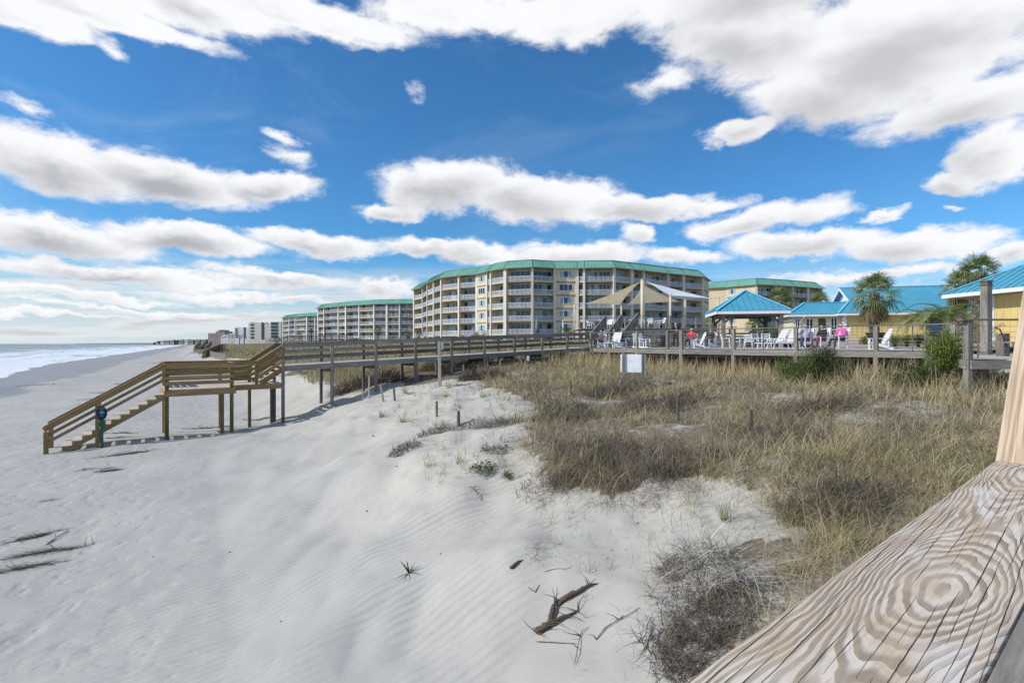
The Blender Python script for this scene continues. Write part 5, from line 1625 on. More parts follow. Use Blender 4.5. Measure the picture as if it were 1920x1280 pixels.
# pale bowed straws caught among the nearer grass
n = 5200
ex, ey = scatter_field(n, 3.0, 15.0, 0.8); n = len(ex)
rt = np.stack([ex, ey, gz(ex, ey) + RNG.uniform(0.0, 0.12, n)], -1)
v, f = blades_np(rt, RNG.uniform(0, 6.28, n), RNG.uniform(0.4, 0.85, n), np.maximum(0.0042, 0.0006 * ey) * RNG.uniform(0.8, 1.4, n), RNG.uniform(0.0, 0.6, n), RNG.uniform(1.6, 3.0, n), 7, RNG.normal(0, 0.8, n))
tnn = np.clip(RNG.normal(0.54, 0.07, n), 0.35, 0.66)
parts.append((v, f, np.repeat(tnn, 16)))
# sparse shoots and litter around the edge of the field and on the bare mounds
def near_px(n, px0, px1, py0, py1):
    out = []
    for _ in range(n):
        p = hit(random.uniform(px0, px1), random.uniform(py0, py1)); out.append((p.x, p.y, p.z))
    return np.array(out)
def sparse(n, box, ln0, ln1, tones, per=5, w=None, lean=(0, 0.9), droop=(0.1, 1.4)):
    r0 = near_px(n, *box)
    ci = np.repeat(np.arange(n), per); m_ = len(ci)
    rt = r0[ci] + np.concatenate([RNG.normal(0, 0.035, (m_, 2)), np.full((m_, 1), -0.02)], 1)
    ds = np.hypot(rt[:, 0], rt[:, 1])
    v, f = blades_np(rt, RNG.uniform(0, 6.28, m_), RNG.uniform(ln0, ln1, m_), np.maximum(0.003, 0.00075 * ds), RNG.uniform(*lean, m_), RNG.uniform(*droop, m_), 4, RNG.normal(0, 0.6, m_))
    parts.append((v, f, np.repeat(RNG.uniform(tones[0], tones[1], m_), 10)))
sparse(150, (740, 1000, 705, 800), 0.12, 0.42, (0.3, 0.85))
sparse(80, (790, 1010, 825, 900), 0.10, 0.35, (0.1, 0.9))
sparse(170, (990, 1235, 885, 950), 0.12, 0.42, (0.0, 0.45), lean=(0.4, 1.5), droop=(0.1, 1.6))
sparse(75, (980, 1250, 950, 1080), 0.08, 0.30, (0.05, 0.6), per=3)
sparse(70, (1240, 1480, 890, 1000), 0.12, 0.42, (0.2, 0.95))
sparse(34, (1210, 1460, 1000, 1120), 0.12, 0.36, (0.3, 0.9))
sparse(22, (1080, 1230, 1060, 1270), 0.06, 0.22, (0.05, 0.5), per=3)
# grass on the dunes beyond the boardwalk
n = 60000
y = 33 * (170 / 33) ** RNG.random(n)
x = (RNG.random(n) * 1.15 - 0.62) * y
s_f = shore_s(x, y) + sshift(y)
k = (s_f < 0.5 - 2.5 * fnoise(x * 0.15, y * 0.15)) & ~((x > 4.5) & (y < 75)) & ((y > 44) | (x < 4))
bwn = (x - E0.x) * B.x + (y - E0.y) * B.y
k &= (bwn < -2.4)
x, y = x[k], y[k]; n = len(x)
nb = 3; ci = np.repeat(np.arange(n), nb); m_ = n * nb
rt = np.stack([x[ci] + RNG.normal(0, 0.12, m_), y[ci] + RNG.normal(0, 0.12, m_), gz(x, y)[ci] - 0.04], -1)
pt = fnoise(x * 0.12, y * 0.12, 3)[ci]
v, f = blades_np(rt, RNG.uniform(0, 6.28, m_), RNG.uniform(0.35, 0.95, m_), 0.00085 * rt[:, 1] * RNG.uniform(0.8, 1.6, m_), RNG.uniform(0, 0.6, m_), RNG.uniform(0.1, 1.4, m_), 3)
tn = np.where(RNG.random(m_) < 0.22 + 0.75 * (pt - 0.4), RNG.uniform(0.74, 0.95, m_), RNG.uniform(0.25, 0.7, m_))
parts.append((v, f, np.repeat(tn, 8)))
v, f, tn = join(parts)
dg = np_mesh('dune_grass', v, f, M_GRASS, smooth=True, attrs={'tone': tn})
tag(dg, 'tangled tan and green dune grass covering the dunes', 'grass', kind='stuff')

# ---- shrubs and tangles, each a thing
def leaf_quads(c, size, rng):
    n = len(c)
    a = rng.normal(size=(n, 3)); a /= np.linalg.norm(a, axis=1)[:, None]
    b = rng.normal(size=(n, 3)); b -= (a * b).sum(1)[:, None] * a; b /= np.linalg.norm(b, axis=1)[:, None]
    s = size[:, None]
    v = np.stack([c - a * s, c + b * s * 0.45, c + a * s, c - b * s * 0.45], 1)
    f = (np.arange(n) * 4)[:, None] + np.arange(4)[None]
    return v.reshape(-1, 3), f
def tangle(name, label, cat, p, rx, ry, h, stems=500, leaves=0, az0=0.0, leaf=0.03, lmat=None, stem_tone=(0.0, 0.8), slen=None, seed=1, group=None, w=None, bow=1.8, ltone=(0, 1)):
    """low mound of bowed dead stems with leaves caught among them"""
    rng = np.random.default_rng(seed)
    t = thing(name, label, cat, p, group=group)
    ca, sa = math.cos(az0), math.sin(az0)
    if stems:
        r = np.sqrt(rng.random(stems)); th = rng.uniform(0, 2 * np.pi, stems)
        lx = rx * r * np.cos(th); ly = ry * r * np.sin(th)
        x = p.x + lx * ca - ly * sa; y = p.y + lx * sa + ly * ca
        dome = h * np.sqrt(np.clip(1 - r ** 2, 0, 1))
        kp = (fnoise(x * 2.6 + seed, y * 2.6, 3) > 0.40) | (rng.random(stems) < 0.25)
        x = x[kp]; y = y[kp]; dome = dome[kp]; stems = len(x)
        z = gz(x, y) + dome * rng.uniform(-0.1, 0.70, stems)
        L = (slen or h * 1.6) * rng.uniform(0.4, 1.2, stems)
        ds = math.hypot(p.x, p.y)
        wd = np.full(stems, w or max(0.0035, 0.0007 * ds)) * rng.uniform(0.7, 1.5, stems)
        v, f = blades_np(np.stack([x, y, z], -1), rng.uniform(0, 6.28, stems), L, wd, rng.uniform(0.15, 1.55, stems), rng.uniform(0.3, bow + 0.5, stems), 5, rng.normal(0, 1.7, stems))
        v[:, 2] = np.maximum(v[:, 2], gz(v[:, 0], v[:, 1]) + 0.004) if stems < 1500 else v[:, 2]
        v = v - np.array(p)
        np_mesh('stems', v, f, M_STEM, parent=t, attrs={'tone': np.repeat(rng.uniform(*stem_tone, stems), 12)})
    if leaves:
        ncl = max(6, leaves // 22)
        r = np.sqrt(rng.random(ncl)); th = rng.uniform(0, 2 * np.pi, ncl)
        dome = h * np.sqrt(np.clip(1 - r ** 2, 0, 1)) * rng.uniform(0.35, 1.1, ncl)
        ci = rng.integers(0, ncl, leaves)
        sp_ = 0.16 * min(rx, ry) + 0.02
        lx = (rx * r * np.cos(th))[ci] + rng.normal(0, sp_, leaves); ly = (ry * r * np.sin(th))[ci] + rng.normal(0, sp_, leaves)
        x = p.x + lx * ca - ly * sa; y = p.y + lx * sa + ly * ca
        z = np.maximum(gz(x, y) + 0.01, gz(x, y) + dome[ci] + rng.normal(0, h * 0.12, leaves))
        v, f = leaf_quads(np.stack([x, y, z], -1) - np.array(p), leaf * rng.uniform(0.6, 1.5, leaves), rng)
        cl = rng.uniform(-0.25, 0.25, ncl)[ci]
        np_mesh('foliage', v, f, lmat or M_LEAF, parent=t, attrs={'tone': np.repeat(np.clip(rng.uniform(*ltone, leaves) + cl, 0, 1), 4)})
    return t
T = [
    ('dead_shrub', 'grey domed tangle of dead stems behind the white notice post', 'shrub', 905, 712, 1.25, 0.8, 0.55, 1500, 0, 0),
    ('shrub', 'dark green domed shrub in the middle of the tan grass', 'shrub', 1062, 782, 0.85, 0.6, 0.5, 700, 900, 0.02),
    ('dead_shrub', 'wide low brown bush in the grass beside the tall dark stake', 'shrub', 1240, 768, 1.35, 0.8, 0.45, 1600, 0, 0),
    ('vine_tangle', 'long low tangle of grey vines trailing over the crest of the sand mound', 'vine', 900, 800, 1.75, 0.42, 0.24, 1500, 500, 0.018),
    ('vine_tangle', 'dark tip of dead vine stems hanging over the smooth sand slope', 'vine', 760, 842, 0.42, 0.22, 0.14, 420, 60, 0.02),
    ('dead_shrub', 'dark brown bush in the grass near the broad railing', 'shrub', 1490, 828, 0.7, 0.5, 0.35, 800, 0, 0),
    ('dead_shrub', 'grey dead brush heap near the green shrub in the grass', 'shrub', 1130, 845, 0.9, 0.5, 0.3, 900, 120, 0.02),
    ('dead_shrub', 'dark tangled brush hanging over the sandy edge', 'shrub', 1090, 890, 0.75, 0.35, 0.30, 1000, 150, 0.018),
    ('dead_shrub', 'grey brush just above the bright bare sand mound', 'shrub', 1210, 895, 0.6, 0.3, 0.28, 800, 80, 0.018),
    ('vine_tangle', 'brown root-laced thicket on the cut dune face under the boardwalk', 'thicket', 690, 722, 2.2, 0.9, 0.75, 2600, 0, 0),
    ('shrub', 'low green brown thicket beneath the boardwalk piles', 'thicket', 850, 690, 2.8, 1.0, 0.6, 1400, 900, 0.05),
    ('dead_shrub', 'big grey mass of tangled dead brush above the bare sandy edge', 'shrub', 1165, 858, 1.25, 0.55, 0.34, 2200, 200, 0.018),
    ('dead_shrub', 'dark tangled brush lump beside the bright bare mound', 'shrub', 1300, 868, 0.85, 0.45, 0.30, 1300, 100, 0.018),
    ('dead_shrub', 'brown dead brush in the tan grass beneath the notice board', 'shrub', 1160, 742, 1.3, 0.7, 0.42, 1300, 0, 0),
    ('dead_shrub', 'pale grey dead brush close to the weathered handrail', 'shrub', 1560, 940, 0.75, 0.45, 0.30, 1300, 0, 0),
    ('dead_shrub', 'low dark brush in the grass behind the flat-topped stake', 'shrub', 1530, 770, 1.1, 0.6, 0.38, 1200, 0, 0),
    ('broadleaf_plant', 'low plant with round grey-green leaves on the smooth sand', 'plant', 905, 885, 0.26, 0.17, 0.16, 60, 330, 0.021),
    ('broadleaf_plant', 'loose leafy plant on the white sand crest above the round-leaved plant', 'plant', 930, 850, 0.32, 0.2, 0.20, 70, 260, 0.020),
    ('broadleaf_plant', 'small dark leafy plant at the foot of the white sand patch', 'plant', 950, 895, 0.13, 0.1, 0.10, 40, 130, 0.017),
    ('dead_shrub', 'twiggy dark branches sprawling below the small leafy plant', 'shrub', 1010, 905, 0.35, 0.22, 0.2, 120, 40, 0.014),
]
for k, (nm, lb, ct, px, py, rx, ry, h, stn, lv, lf) in enumerate(T):
    p = hit(px, py)
    tangle(nm, lb, ct, p, rx, ry, h, stn, lv, az0=0.25 if nm == 'vine_tangle' else 0.0, leaf=lf or 0.03, seed=20 + k, stem_tone=(0.0, 0.6) if nm != 'vine_tangle' else (0.0, 0.62))
# the big close mat of vine stems by the railing: dark litter of short stems with long pale runners flowing over it
rng = np.random.default_rng(5)
def mat_points(n, poly):
    xs = [q[0] for q in poly]; ys = [q[1] for q in poly]
    out = []
    while len(out) < n:
        px, py = rng.uniform(min(xs), max(xs), 64), rng.uniform(min(ys), max(ys), 64)
        ok = in_poly(px, py, poly)
        for u, v_ in zip(px[ok], py[ok]):
            q = hit(u, v_); out.append((q.x, q.y, q.z))
    return np.array(out[:n])
p = hit(1320, 1100)
t = thing('vine_mat', 'close mat of long pale dead vine stems spilling down the sand by the railing', 'vine', p)
c0 = mat_points(420, MAT)
kp = (fnoise(c0[:, 0] * 3.2, c0[:, 1] * 3.2, 3) > 0.44) | (rng.random(len(c0)) < 0.12)
c0 = c0[kp]
ci = np.repeat(np.arange(len(c0)), 6); n = len(ci)
rt = c0[ci] + np.stack([rng.normal(0, 0.05, n), rng.normal(0, 0.05, n), np.zeros(n)], -1)
rt[:, 2] = gz(rt[:, 0], rt[:, 1]) + rng.uniform(-0.01, 0.07, n)
v, f = blades_np(rt, rng.uniform(0, 6.28, n), rng.uniform(0.10, 0.38, n), np.full(n, 0.0058) * rng.uniform(0.7, 1.5, n), rng.uniform(0.5, 1.6, n), rng.uniform(0.0, 1.6, n), 5, rng.normal(0, 1.8, n))
v[:, 2] = np.maximum(v[:, 2], gz(v[:, 0], v[:, 1]) + 0.003)
np_mesh('stems', v - np.array(p), f, M_STEM, parent=t, attrs={'tone': np.repeat(rng.beta(1.2, 3.8, n) * 0.8, 12)})
src = mat_points(230, [(1240, 1060), (1330, 1030), (1420, 1062), (1400, 1110), (1300, 1120), (1235, 1110)])
n = len(src)
rt = src.copy(); rt[:, 2] += rng.uniform(0.03, 0.16, n)
left_ = rng.random(n) < 0.6
azv = np.where(left_, rng.normal(-1.95, 0.45, n), rng.normal(-0.55, 0.5, n))
v, f = blades_np(rt, azv, rng.uniform(0.35, 1.05, n), np.full(n, 0.0085) * rng.uniform(0.7, 1.2, n), rng.uniform(0.7, 1.3, n), rng.uniform(0.2, 0.8, n), 9, rng.normal(0, 0.32, n))
v[:, 2] = np.maximum(v[:, 2], gz(v[:, 0], v[:, 1]) + np.repeat(rng.uniform(0.03, 0.12, n), 20))
np_mesh('pale_stems', v - np.array(p), f, M_STEM, parent=t, attrs={'tone': np.repeat(rng.uniform(0.68, 1.0, n), 20)})
lp = mat_points(60, [(1250, 1075), (1330, 1030), (1400, 1060), (1330, 1075)])
ci = np.repeat(np.arange(len(lp)), 6)
c = lp[ci] + rng.normal(0, 0.03, (len(ci), 3)) + np.array([0, 0, 0.06])
v, f = leaf_quads(c - np.array(p), 0.014 * rng.uniform(0.6, 1.5, len(ci)), rng)
np_mesh('foliage', v, f, M_BRIGHT, parent=t, attrs={'tone': np.repeat(rng.uniform(0, 0.8, len(ci)), 4)})

# leafy bushes beside the decks
def bush(name, label, p, rx, ry, h, leaves, leaf, mat, seed, trunk=True):
    rng = np.random.default_rng(seed)
    t = thing(name, label, 'bush', p)
    m = MB()
    tips = []
    for k in range(26):
        a = rng.uniform(0, 6.28); r = rng.uniform(0.1, 0.9)
        tip = Vector((rx * r * math.cos(a), ry * r * math.sin(a), h * (0.35 + 0.6 * math.sqrt(max(0.05, 1 - r * r)) * rng.uniform(0.7, 1.1))))
        tips.append(tip)
        m.tube([(0.04 * math.cos(a), 0.04 * math.sin(a), -0.15), tip * 0.5 + UP * 0.05 * h, tip], [0.022, 0.014, 0.004], 5, tone=0.15)
    m.build('branches', M_STEM, t, world=False)
    tp = np.array([tuple(x) for x in tips])
    ci = rng.integers(0, len(tp), leaves)
    f_ = rng.random(leaves) ** 0.6
    c = tp[ci] * (0.35 + 0.65 * f_)[:, None] + rng.normal(0, 1, (leaves, 3)) * np.array([rx, ry, h * 0.6]) * 0.14
    c[:, 2] = np.maximum(c[:, 2], 0.04)
    lo_ = rng.random(leaves) < 0.5
    th_ = rng.uniform(0, 6.28, leaves); rr_ = np.sqrt(rng.random(leaves)) * 0.95
    low = np.stack([rx * rr_ * np.cos(th_), ry * rr_ * np.sin(th_), h * 0.55 * rng.random(leaves)], -1)
    c = np.where(lo_[:, None], low, c)
    cl = rng.uniform(-0.3, 0.3, len(tp))[ci]
    az = rng.uniform(0, 6.28, leaves)
    v, f = blades_np(c, az, leaf * rng.uniform(1.2, 3.0, leaves), leaf * 0.45 * rng.uniform(0.7, 1.3, leaves), rng.uniform(0, 1.0, leaves), rng.uniform(0, 0.8, leaves), 2)
    np_mesh('foliage', v, f, mat, parent=t, attrs={'tone': np.repeat(np.clip(rng.uniform(0.1, 0.9, leaves) + cl, 0, 1), 6)})
    return t
def gp_(x, y): return Vector((x, y, float(gz(np.array([x]), np.array([y]))[0])))
bush('bush', 'round dark green bush growing up against the sun deck fascia', gp_(12.6, 20.9), 1.2, 0.85, 1.55, 7000, 0.05, M_LEAF, 3)
bush('bush', 'low pale green bush beside the round dark bush at the deck', gp_(11.7, 21.4), 0.8, 0.6, 1.2, 2600, 0.045, M_BRIGHT, 4)
bush('bush', 'bright green feathery bush beside the viewing platform corner post', Vector((13.0, 15.3, -0.75)), 0.62, 0.55, 1.15, 5200, 0.042, M_BRIGHT, 5)
bush('bush', 'olive green bush low in the grass below the bright green bush', gp_(12.1, 15.2), 0.95, 0.6, 0.75, 2400, 0.045, M_LEAF, 6)
bush('bush', 'low green scrub in front of the deck between the two bushes', gp_(14.0, 19.0), 0.9, 0.5, 0.6, 1600, 0.045, M_BRIGHT, 7)

# ---- palms
def trunk_mat():
    m, N, bs, out = new_mat('palm_trunk')
    tc = N.n('ShaderNodeTexCoord').outputs['Object']
    n1 = N.noise(tc, 9.0, 5.0, 0.65)
    col = N.mix(N.mr(n1, 0.35, 0.65), (0.085, 0.068, 0.052), (0.30, 0.265, 0.225))
    k = N.mr(N.attr('tone'), 0, 1, 0.6, 1.4, smooth=False)
    col = N.mix(1.0, col, N.comb(k, k, k), 'MULTIPLY')
    N.put(bs.inputs['Base Color'], col); bs.inputs['Roughness'].default_value = 0.9
    N.put(bs.inputs['Normal'], N.bump(n1, 0.6, 0.03))
    return m
M_TRUNK = trunk_mat()
def palm(label, x, y, z0, zc, r, crown, nf=38, seed=1, boots=True, dead=12, lean=(0, 0), name='cabbage_palm', group=None):
    rng = random.Random(seed)
    t = thing(name, label, 'palm', (x, y, z0), group=group)
    m = MB()
    H = zc - z0 - 0.1
    m.tube([(lean[0] * f * f, lean[1] * f * f, -0.3 + (H + 0.3) * f) for f in (0, 0.25, 0.5, 0.75, 1)], [r * 1.1, r * 0.95, r * 0.9, r * 0.85, r * 0.75], 12, tone=0.4)
    if boots:
        # criss-crossed old leaf bases
        rows_ = int(H / 0.16)
        for i in range(rows_):
            zz = 0.1 + i * 0.16; f = zz / H
            for k in range(7):
                a = 2 * math.pi * (k + 0.5 * (i % 2)) / 7 + 0.2
                cx_, cy_ = lean[0] * f * f, lean[1] * f * f
                d = Vector((math.cos(a), math.sin(a), 0)); sd = Vector((-d.y, d.x, 0))
                b0 = Vector((cx_, cy_, zz)) + d * r * 0.80
                for sg in (-1, 1):
                    m.beam(b0 + sd * sg * 0.30 * r, b0 + d * (0.20 * r + 0.02) - sd * sg * 0.06 * r + UP * 0.23, 0.07, 0.05, up=d, tone=rng.random())
    m.build('trunk', M_TRUNK, t, world=False)
    top = Vector((lean[0], lean[1], H))
    vs = []; fs = []; tn = []
    def fan(base, d, el, L, size, tone, dr):
        hd = Vector((d.x, d.y, 0)).normalized(); sd = Vector((-hd.y, hd.x, 0))
        dirv = (hd * math.cos(el) + UP * math.sin(el)).normalized()
        c = base + dirv * L
        nrm_ = sd.cross(dirv).normalized()
        b = len(vs)
        vs.extend([base - sd * 0.018, base + sd * 0.018, c + sd * 0.010, c - sd * 0.010]); fs.append((b, b + 1, b + 2, b + 3)); tn.extend([tone * 0.9] * 4)
        nl = 22
        for k in range(nl):
            a = (k / (nl - 1) - 0.5) * 2 * 1.85
            ld = (dirv * math.cos(a) + sd * math.sin(a)).normalized()
            ln = size * (0.72 + 0.28 * math.cos(a * 0.75)) * rng.uniform(0.85, 1.08)
            lift = nrm_ * (0.10 * abs(math.sin(a)))
            w = 0.026
            ws = ld.cross(nrm_).normalized()
            q = [c, c + ld * ln * 0.55 + lift * ln - UP * dr * ln * 0.08, c + ld * ln * 0.95 - UP * (0.22 + dr) * ln * rng.uniform(0.4, 1.2)]
            b = len(vs)
            vs.extend([q[0] - ws * w * 0.3, q[0] + ws * w * 0.3, q[1] + ws * w, q[1] - ws * w, q[2]])
            fs.append((b, b + 1, b + 2, b + 3)); fs.append((b + 3, b + 2, b + 4, b + 4))
            tt = min(1, max(0, tone + rng.uniform(-0.12, 0.12))); tn.extend([tt] * 5)
    for k in range(nf):
        a = k * 2.399 + rng.uniform(-0.2, 0.2)
        f = k / nf
        el = 1.35 - 1.85 * f + rng.uniform(-0.12, 0.12)
        tone = rng.uniform(0.45, 0.95) if f < 0.8 else rng.uniform(0.32, 0.6)
        fan(top + UP * (0.1 - 0.35 * f), Vector((math.cos(a), math.sin(a), 0)), el, crown * rng.uniform(0.34, 0.5), crown * rng.uniform(0.45, 0.6), tone, 0.15 + 0.5 * f)
    g = [tuple(x for x in ff) for ff in fs]
    m = MB(); m.v = [tuple(v_) for v_ in vs]
    for ff in g:
        ff = tuple(dict.fromkeys(ff)); m.f.append(ff); m.mi.append(0); m.sm.append(False); m.tone.append(tn[ff[0]]); m.uv.append([(0, 0)] * len(ff))
    m.build('crown', M_FROND, t, world=False)
    if dead:
        vs.clear(); fs.clear(); tn.clear()
        for k in range(dead):
            a = k * 2.399 + rng.uniform(-0.3, 0.3)
            fan(top - UP * 0.35, Vector((math.cos(a), math.sin(a), 0)), -0.55 - rng.uniform(0, 0.7), crown * rng.uniform(0.25, 0.4), crown * rng.uniform(0.35, 0.48), rng.uniform(0.0, 0.16), 1.0)
        m = MB(); m.v = [tuple(v_) for v_ in vs]
        for ff in fs:
            ff = tuple(dict.fromkeys(ff)); m.f.append(ff); m.mi.append(0); m.sm.append(False); m.tone.append(tn[ff[0]]); m.uv.append([(0, 0)] * len(ff))
        m.build('dead_fronds', M_FROND, t, world=False)
    return t
def palm_at(label, px, py_c, Y, z0, r, crown, **kw):
    c = at(px, py_c, Y)
    return palm(label, c.x, c.y, z0, c.z, r, crown, **kw)
palm_at('tall cabbage palm with criss-cross trunk standing before the yellow house', 1639, 548, 34.0, 0.0, 0.27, 1.98, nf=32, seed=2, dead=18)
palm_at('bushy double-headed cabbage palm rising behind the blue roof of the yellow building', 1836, 510, 34.5, 0.0, 0.40, 1.75, nf=30, seed=3, dead=14)
palm_at('lower second palm head with brown fronds beside the bushy palm', 1800, 533, 36.5, 0.0, 0.30, 1.6, nf=26, seed=4, dead=18)
palm_at('cabbage palm showing above the pavilion roof', 1463, 562, 60, 0.3, 0.28, 2.35, nf=40, seed=5, dead=12)
palm_at('cabbage palm half hidden behind the blue roof ridge beside the white gablet', 1537, 566, 70, 0.3, 0.28, 2.0, nf=34, seed=6, dead=8)
palm_at('thin dark young palm beside the pavilion corner', 1337, 600, 62, 0.2, 0.12, 1.25, nf=22, seed=7, dead=4, boots=False)
palm_at('thin palm with leaning bare trunk seen through the pavilion', 1374, 585, 70, 0.2, 0.16, 0.9, nf=18, seed=8, dead=4, boots=False, lean=(-0.5, 0))
palm_at('low brown palm seen through the pavilion beside its inner post', 1413, 607, 58, 0.2, 0.2, 1.3, nf=24, seed=9, dead=8)
palm_at('small dark palm in front of the second apartment block', 708, 618, 195, -0.5, 0.3, 2.4, nf=26, seed=10, boots=False, dead=6)
palm_at('small dark palm at the foot of the distant white apartment block', 561, 628, 280, -0.5, 0.3, 2.2, nf=22, seed=11, boots=False, dead=4)
palm_at('dark palm between the second block and the corner of the large block', 765, 626, 170, -0.5, 0.3, 2.0, nf=24, seed=12, boots=False, dead=6)
palm_at('small dark palm at the corner column of the large curved block', 786, 628, 150, -0.5, 0.3, 1.9, nf=24, seed=13, boots=False, dead=6)
palm_at('dark palm before the wavy-roofed hotel painted recess', 458, 631, 400, -1, 0.4, 3.2, nf=20, seed=14, boots=False, dead=0)
palm_at('dark palm left of the wavy-roofed hotel painted recess', 449, 632, 420, -1, 0.4, 3.0, nf=20, seed=15, boots=False, dead=0)

def pindo(label, x, y, z0, H, L, seed, nf=16, r=0.14):
    rng = random.Random(seed)
    t = thing('feather_palm', label, 'palm', (x, y, z0), group='feather palms by the terrace')
    m = MB(); m.tube([(0, 0, -0.2), (0, 0, H * 0.5), (0, 0, H)], [r * 1.2, r, r * 0.9], 10, tone=0.3)
    m.build('trunk', M_TRUNK, t, world=False)
    m = MB()
    for k in range(nf):
        a = k * 2.399 + rng.uniform(-0.2, 0.2)
        el = 1.25 - 0.95 * (k / nf)
        d = Vector((math.cos(a), math.sin(a), 0)); sd = Vector((-d.y, d.x, 0))
        pts = [Vector((0, 0, H))]; ang = el
        LL = L * rng.uniform(0.85, 1.1); ns = 14
        for i in range(ns):
            pts.append(pts[-1] + (d * math.cos(ang) + UP * math.sin(ang)) * (LL / ns)); ang -= (0.075 + 0.06 * i / ns) * 1.45
        tone = rng.uniform(0.5, 0.9)
        m.tube(pts, [0.02 * (1 - 0.8 * i / ns) for i in range(ns + 1)], 4, tone=tone)
        for i in range(2, ns + 1):
            for h_ in (0, 0.5):
                c = pts[i - 1].lerp(pts[i], h_)
                tg = (pts[i] - pts[i - 1]).normalized()
                for sg in (-1, 1):
                    ll = 0.42 * (1 - 0.5 * i / ns) * rng.uniform(0.85, 1.1)
                    ld = (tg * 0.65 + sd * sg * 0.6 + UP * 0.35).normalized()
                    tip = c + ld * ll - UP * 0.12 * ll
                    mid = c + ld * ll * 0.5
                    wv_ = tg * 0.019
                    m.mesh([c - wv_, c + wv_, mid + wv_, mid - wv_, tip], [(0, 1, 2, 3), (3, 2, 4)], tone=min(1, tone + rng.uniform(-0.1, 0.15)))
    m.build('crown', M_FROND, t, world=False)
p = at(1741, 640, 29.5)
pindo('feather palm with arching fronds in the bed before the yellow house', p.x, p.y, -0.05, 1.25, 2.1, 3, 24)
p = at(1775, 640, 28.0)
pindo('taller feather palm with fine arching fronds beside the gate post', p.x, p.y, -0.05, 1.40, 2.15, 4, 24)

# garden shrubs on the terrace bed
bed = [(1622, 634, 38, .5, .6, M_BRIGHT, 'small green shrub at the foot of the yellow wall behind the lone chair'), (1678, 633, 33, .55, .6, M_BRIGHT, 'low yellow-green shrub in the terrace bed next to the lone white chair'), (1700, 631, 32, .5, .65, M_BRIGHT, 'leafy green shrub second in the terrace bed'),
       (1722, 630, 31, .55, .7, M_LEAF, 'green shrub in the middle of the terrace bed'), (1748, 634, 29, .28, .8, M_STEM, 'upright dark purplish shrub in the terrace bed'), (1766, 632, 29, .4, .55, M_BRIGHT, 'low green shrub under the taller feather palm'),
       (1330, 612, 58, 1.2, 1.1, M_LEAF, 'dark green hedge bush behind the raised deck beside the pavilion'), (1300, 614, 62, 1.3, 1.0, M_LEAF, 'dark green bush behind the raised deck railing'), (1062, 612, 62, 1.1, .9, M_LEAF, 'rounded dark green bush in front of the condo wall near the lone sail pole'),
       (1433, 618, 52, .9, 1.3, M_BRIGHT, 'bright green shrub seen between the pavilion posts'), (1458, 612, 54, .6, 1.1, M_BRIGHT, 'pale green shrub beside the cream house corner'),
       (520, 634, 300, 7, 3.2, M_LEAF, 'dark tree clump at the foot of the tall wavy hotel'), (895, 622, 100, 2.2, 1.9, M_LEAF, 'dark brown-green dune bush in front of the large curved block'), (670, 634, 120, 3.0, 1.0, M_LEAF, 'low dune bush before the second apartment block'), (735, 632, 110, 2.6, 1.4, M_BRIGHT, 'olive dune bush by the boardwalk before the second block')]
for k, (px, py, Y, rx, h, mt, lb) in enumerate(bed):
    p = at(px, py, Y)
    zg = max(float(gz(np.array([p.x]), np.array([p.y]))[0]), p.z - h) if Y > 50 else -0.05
    if Y > 80: zg = max(-0.6, p.z - h * 0.9)
    bush('bush', lb, Vector((p.x, p.y, zg)), rx, rx * 0.8, h, 900 if Y < 60 else 700, 0.05 if Y < 50 else 0.0012 * Y, mt, 100 + k)
# distant tree line along the shore
rng = np.random.default_rng(9)
n = 9500
pxs = rng.uniform(288, 470, n)
Ys = np.interp(pxs, [288, 350, 390, 430, 470], [2000, 1600, 1100, 800, 520]) * rng.uniform(0.97, 1.05, n)
hts = np.interp(pxs, [288, 300, 340, 390, 430, 470], [6, 13, 17, 13, 9, 6.5]) * (0.55 + 0.6 * fnoise(pxs * 0.35, pxs * 0.02))
c = np.stack([(pxs - 960) / F * Ys, Ys, -3 + hts * rng.random(n) ** 0.7], -1)
v, f = leaf_quads(c, np.full(n, 1.0) * Ys * 0.0016, rng)
tr = np_mesh('distant_trees', v, f, M_LEAF, smooth=False, attrs={'tone': np.repeat(rng.uniform(0, 0.6, n), 4)})
tag(tr, 'far dark tree line along the coast', 'trees', kind='stuff')
m = MB()
lo = [(140, 9000), (200, 7500), (260, 4500), (290, 2600)]
pts = [Vector(((px - 960) / F * Y, Y, -5.6)) for px, Y in lo]
vs = []
for p_, h_ in zip(pts, (4, 11, 12, 9)):
    vs += [p_, p_ + UP * h_, p_ + Vector((300, 900, h_)), p_ + Vector((300, 900, 0))]
fs = []
for i in range(3):
    b = i * 4
    fs += [(b, b + 4, b + 5, b + 1), (b + 1, b + 5, b + 6, b + 2)]
m.mesh(vs, fs)
o = m.build('headland', pmat('headland_scrub', (0.15, 0.18, 0.19), 0.2, 0.01, 0.95)); tag(o, 'low dark headland across the water', 'headland', kind='structure')
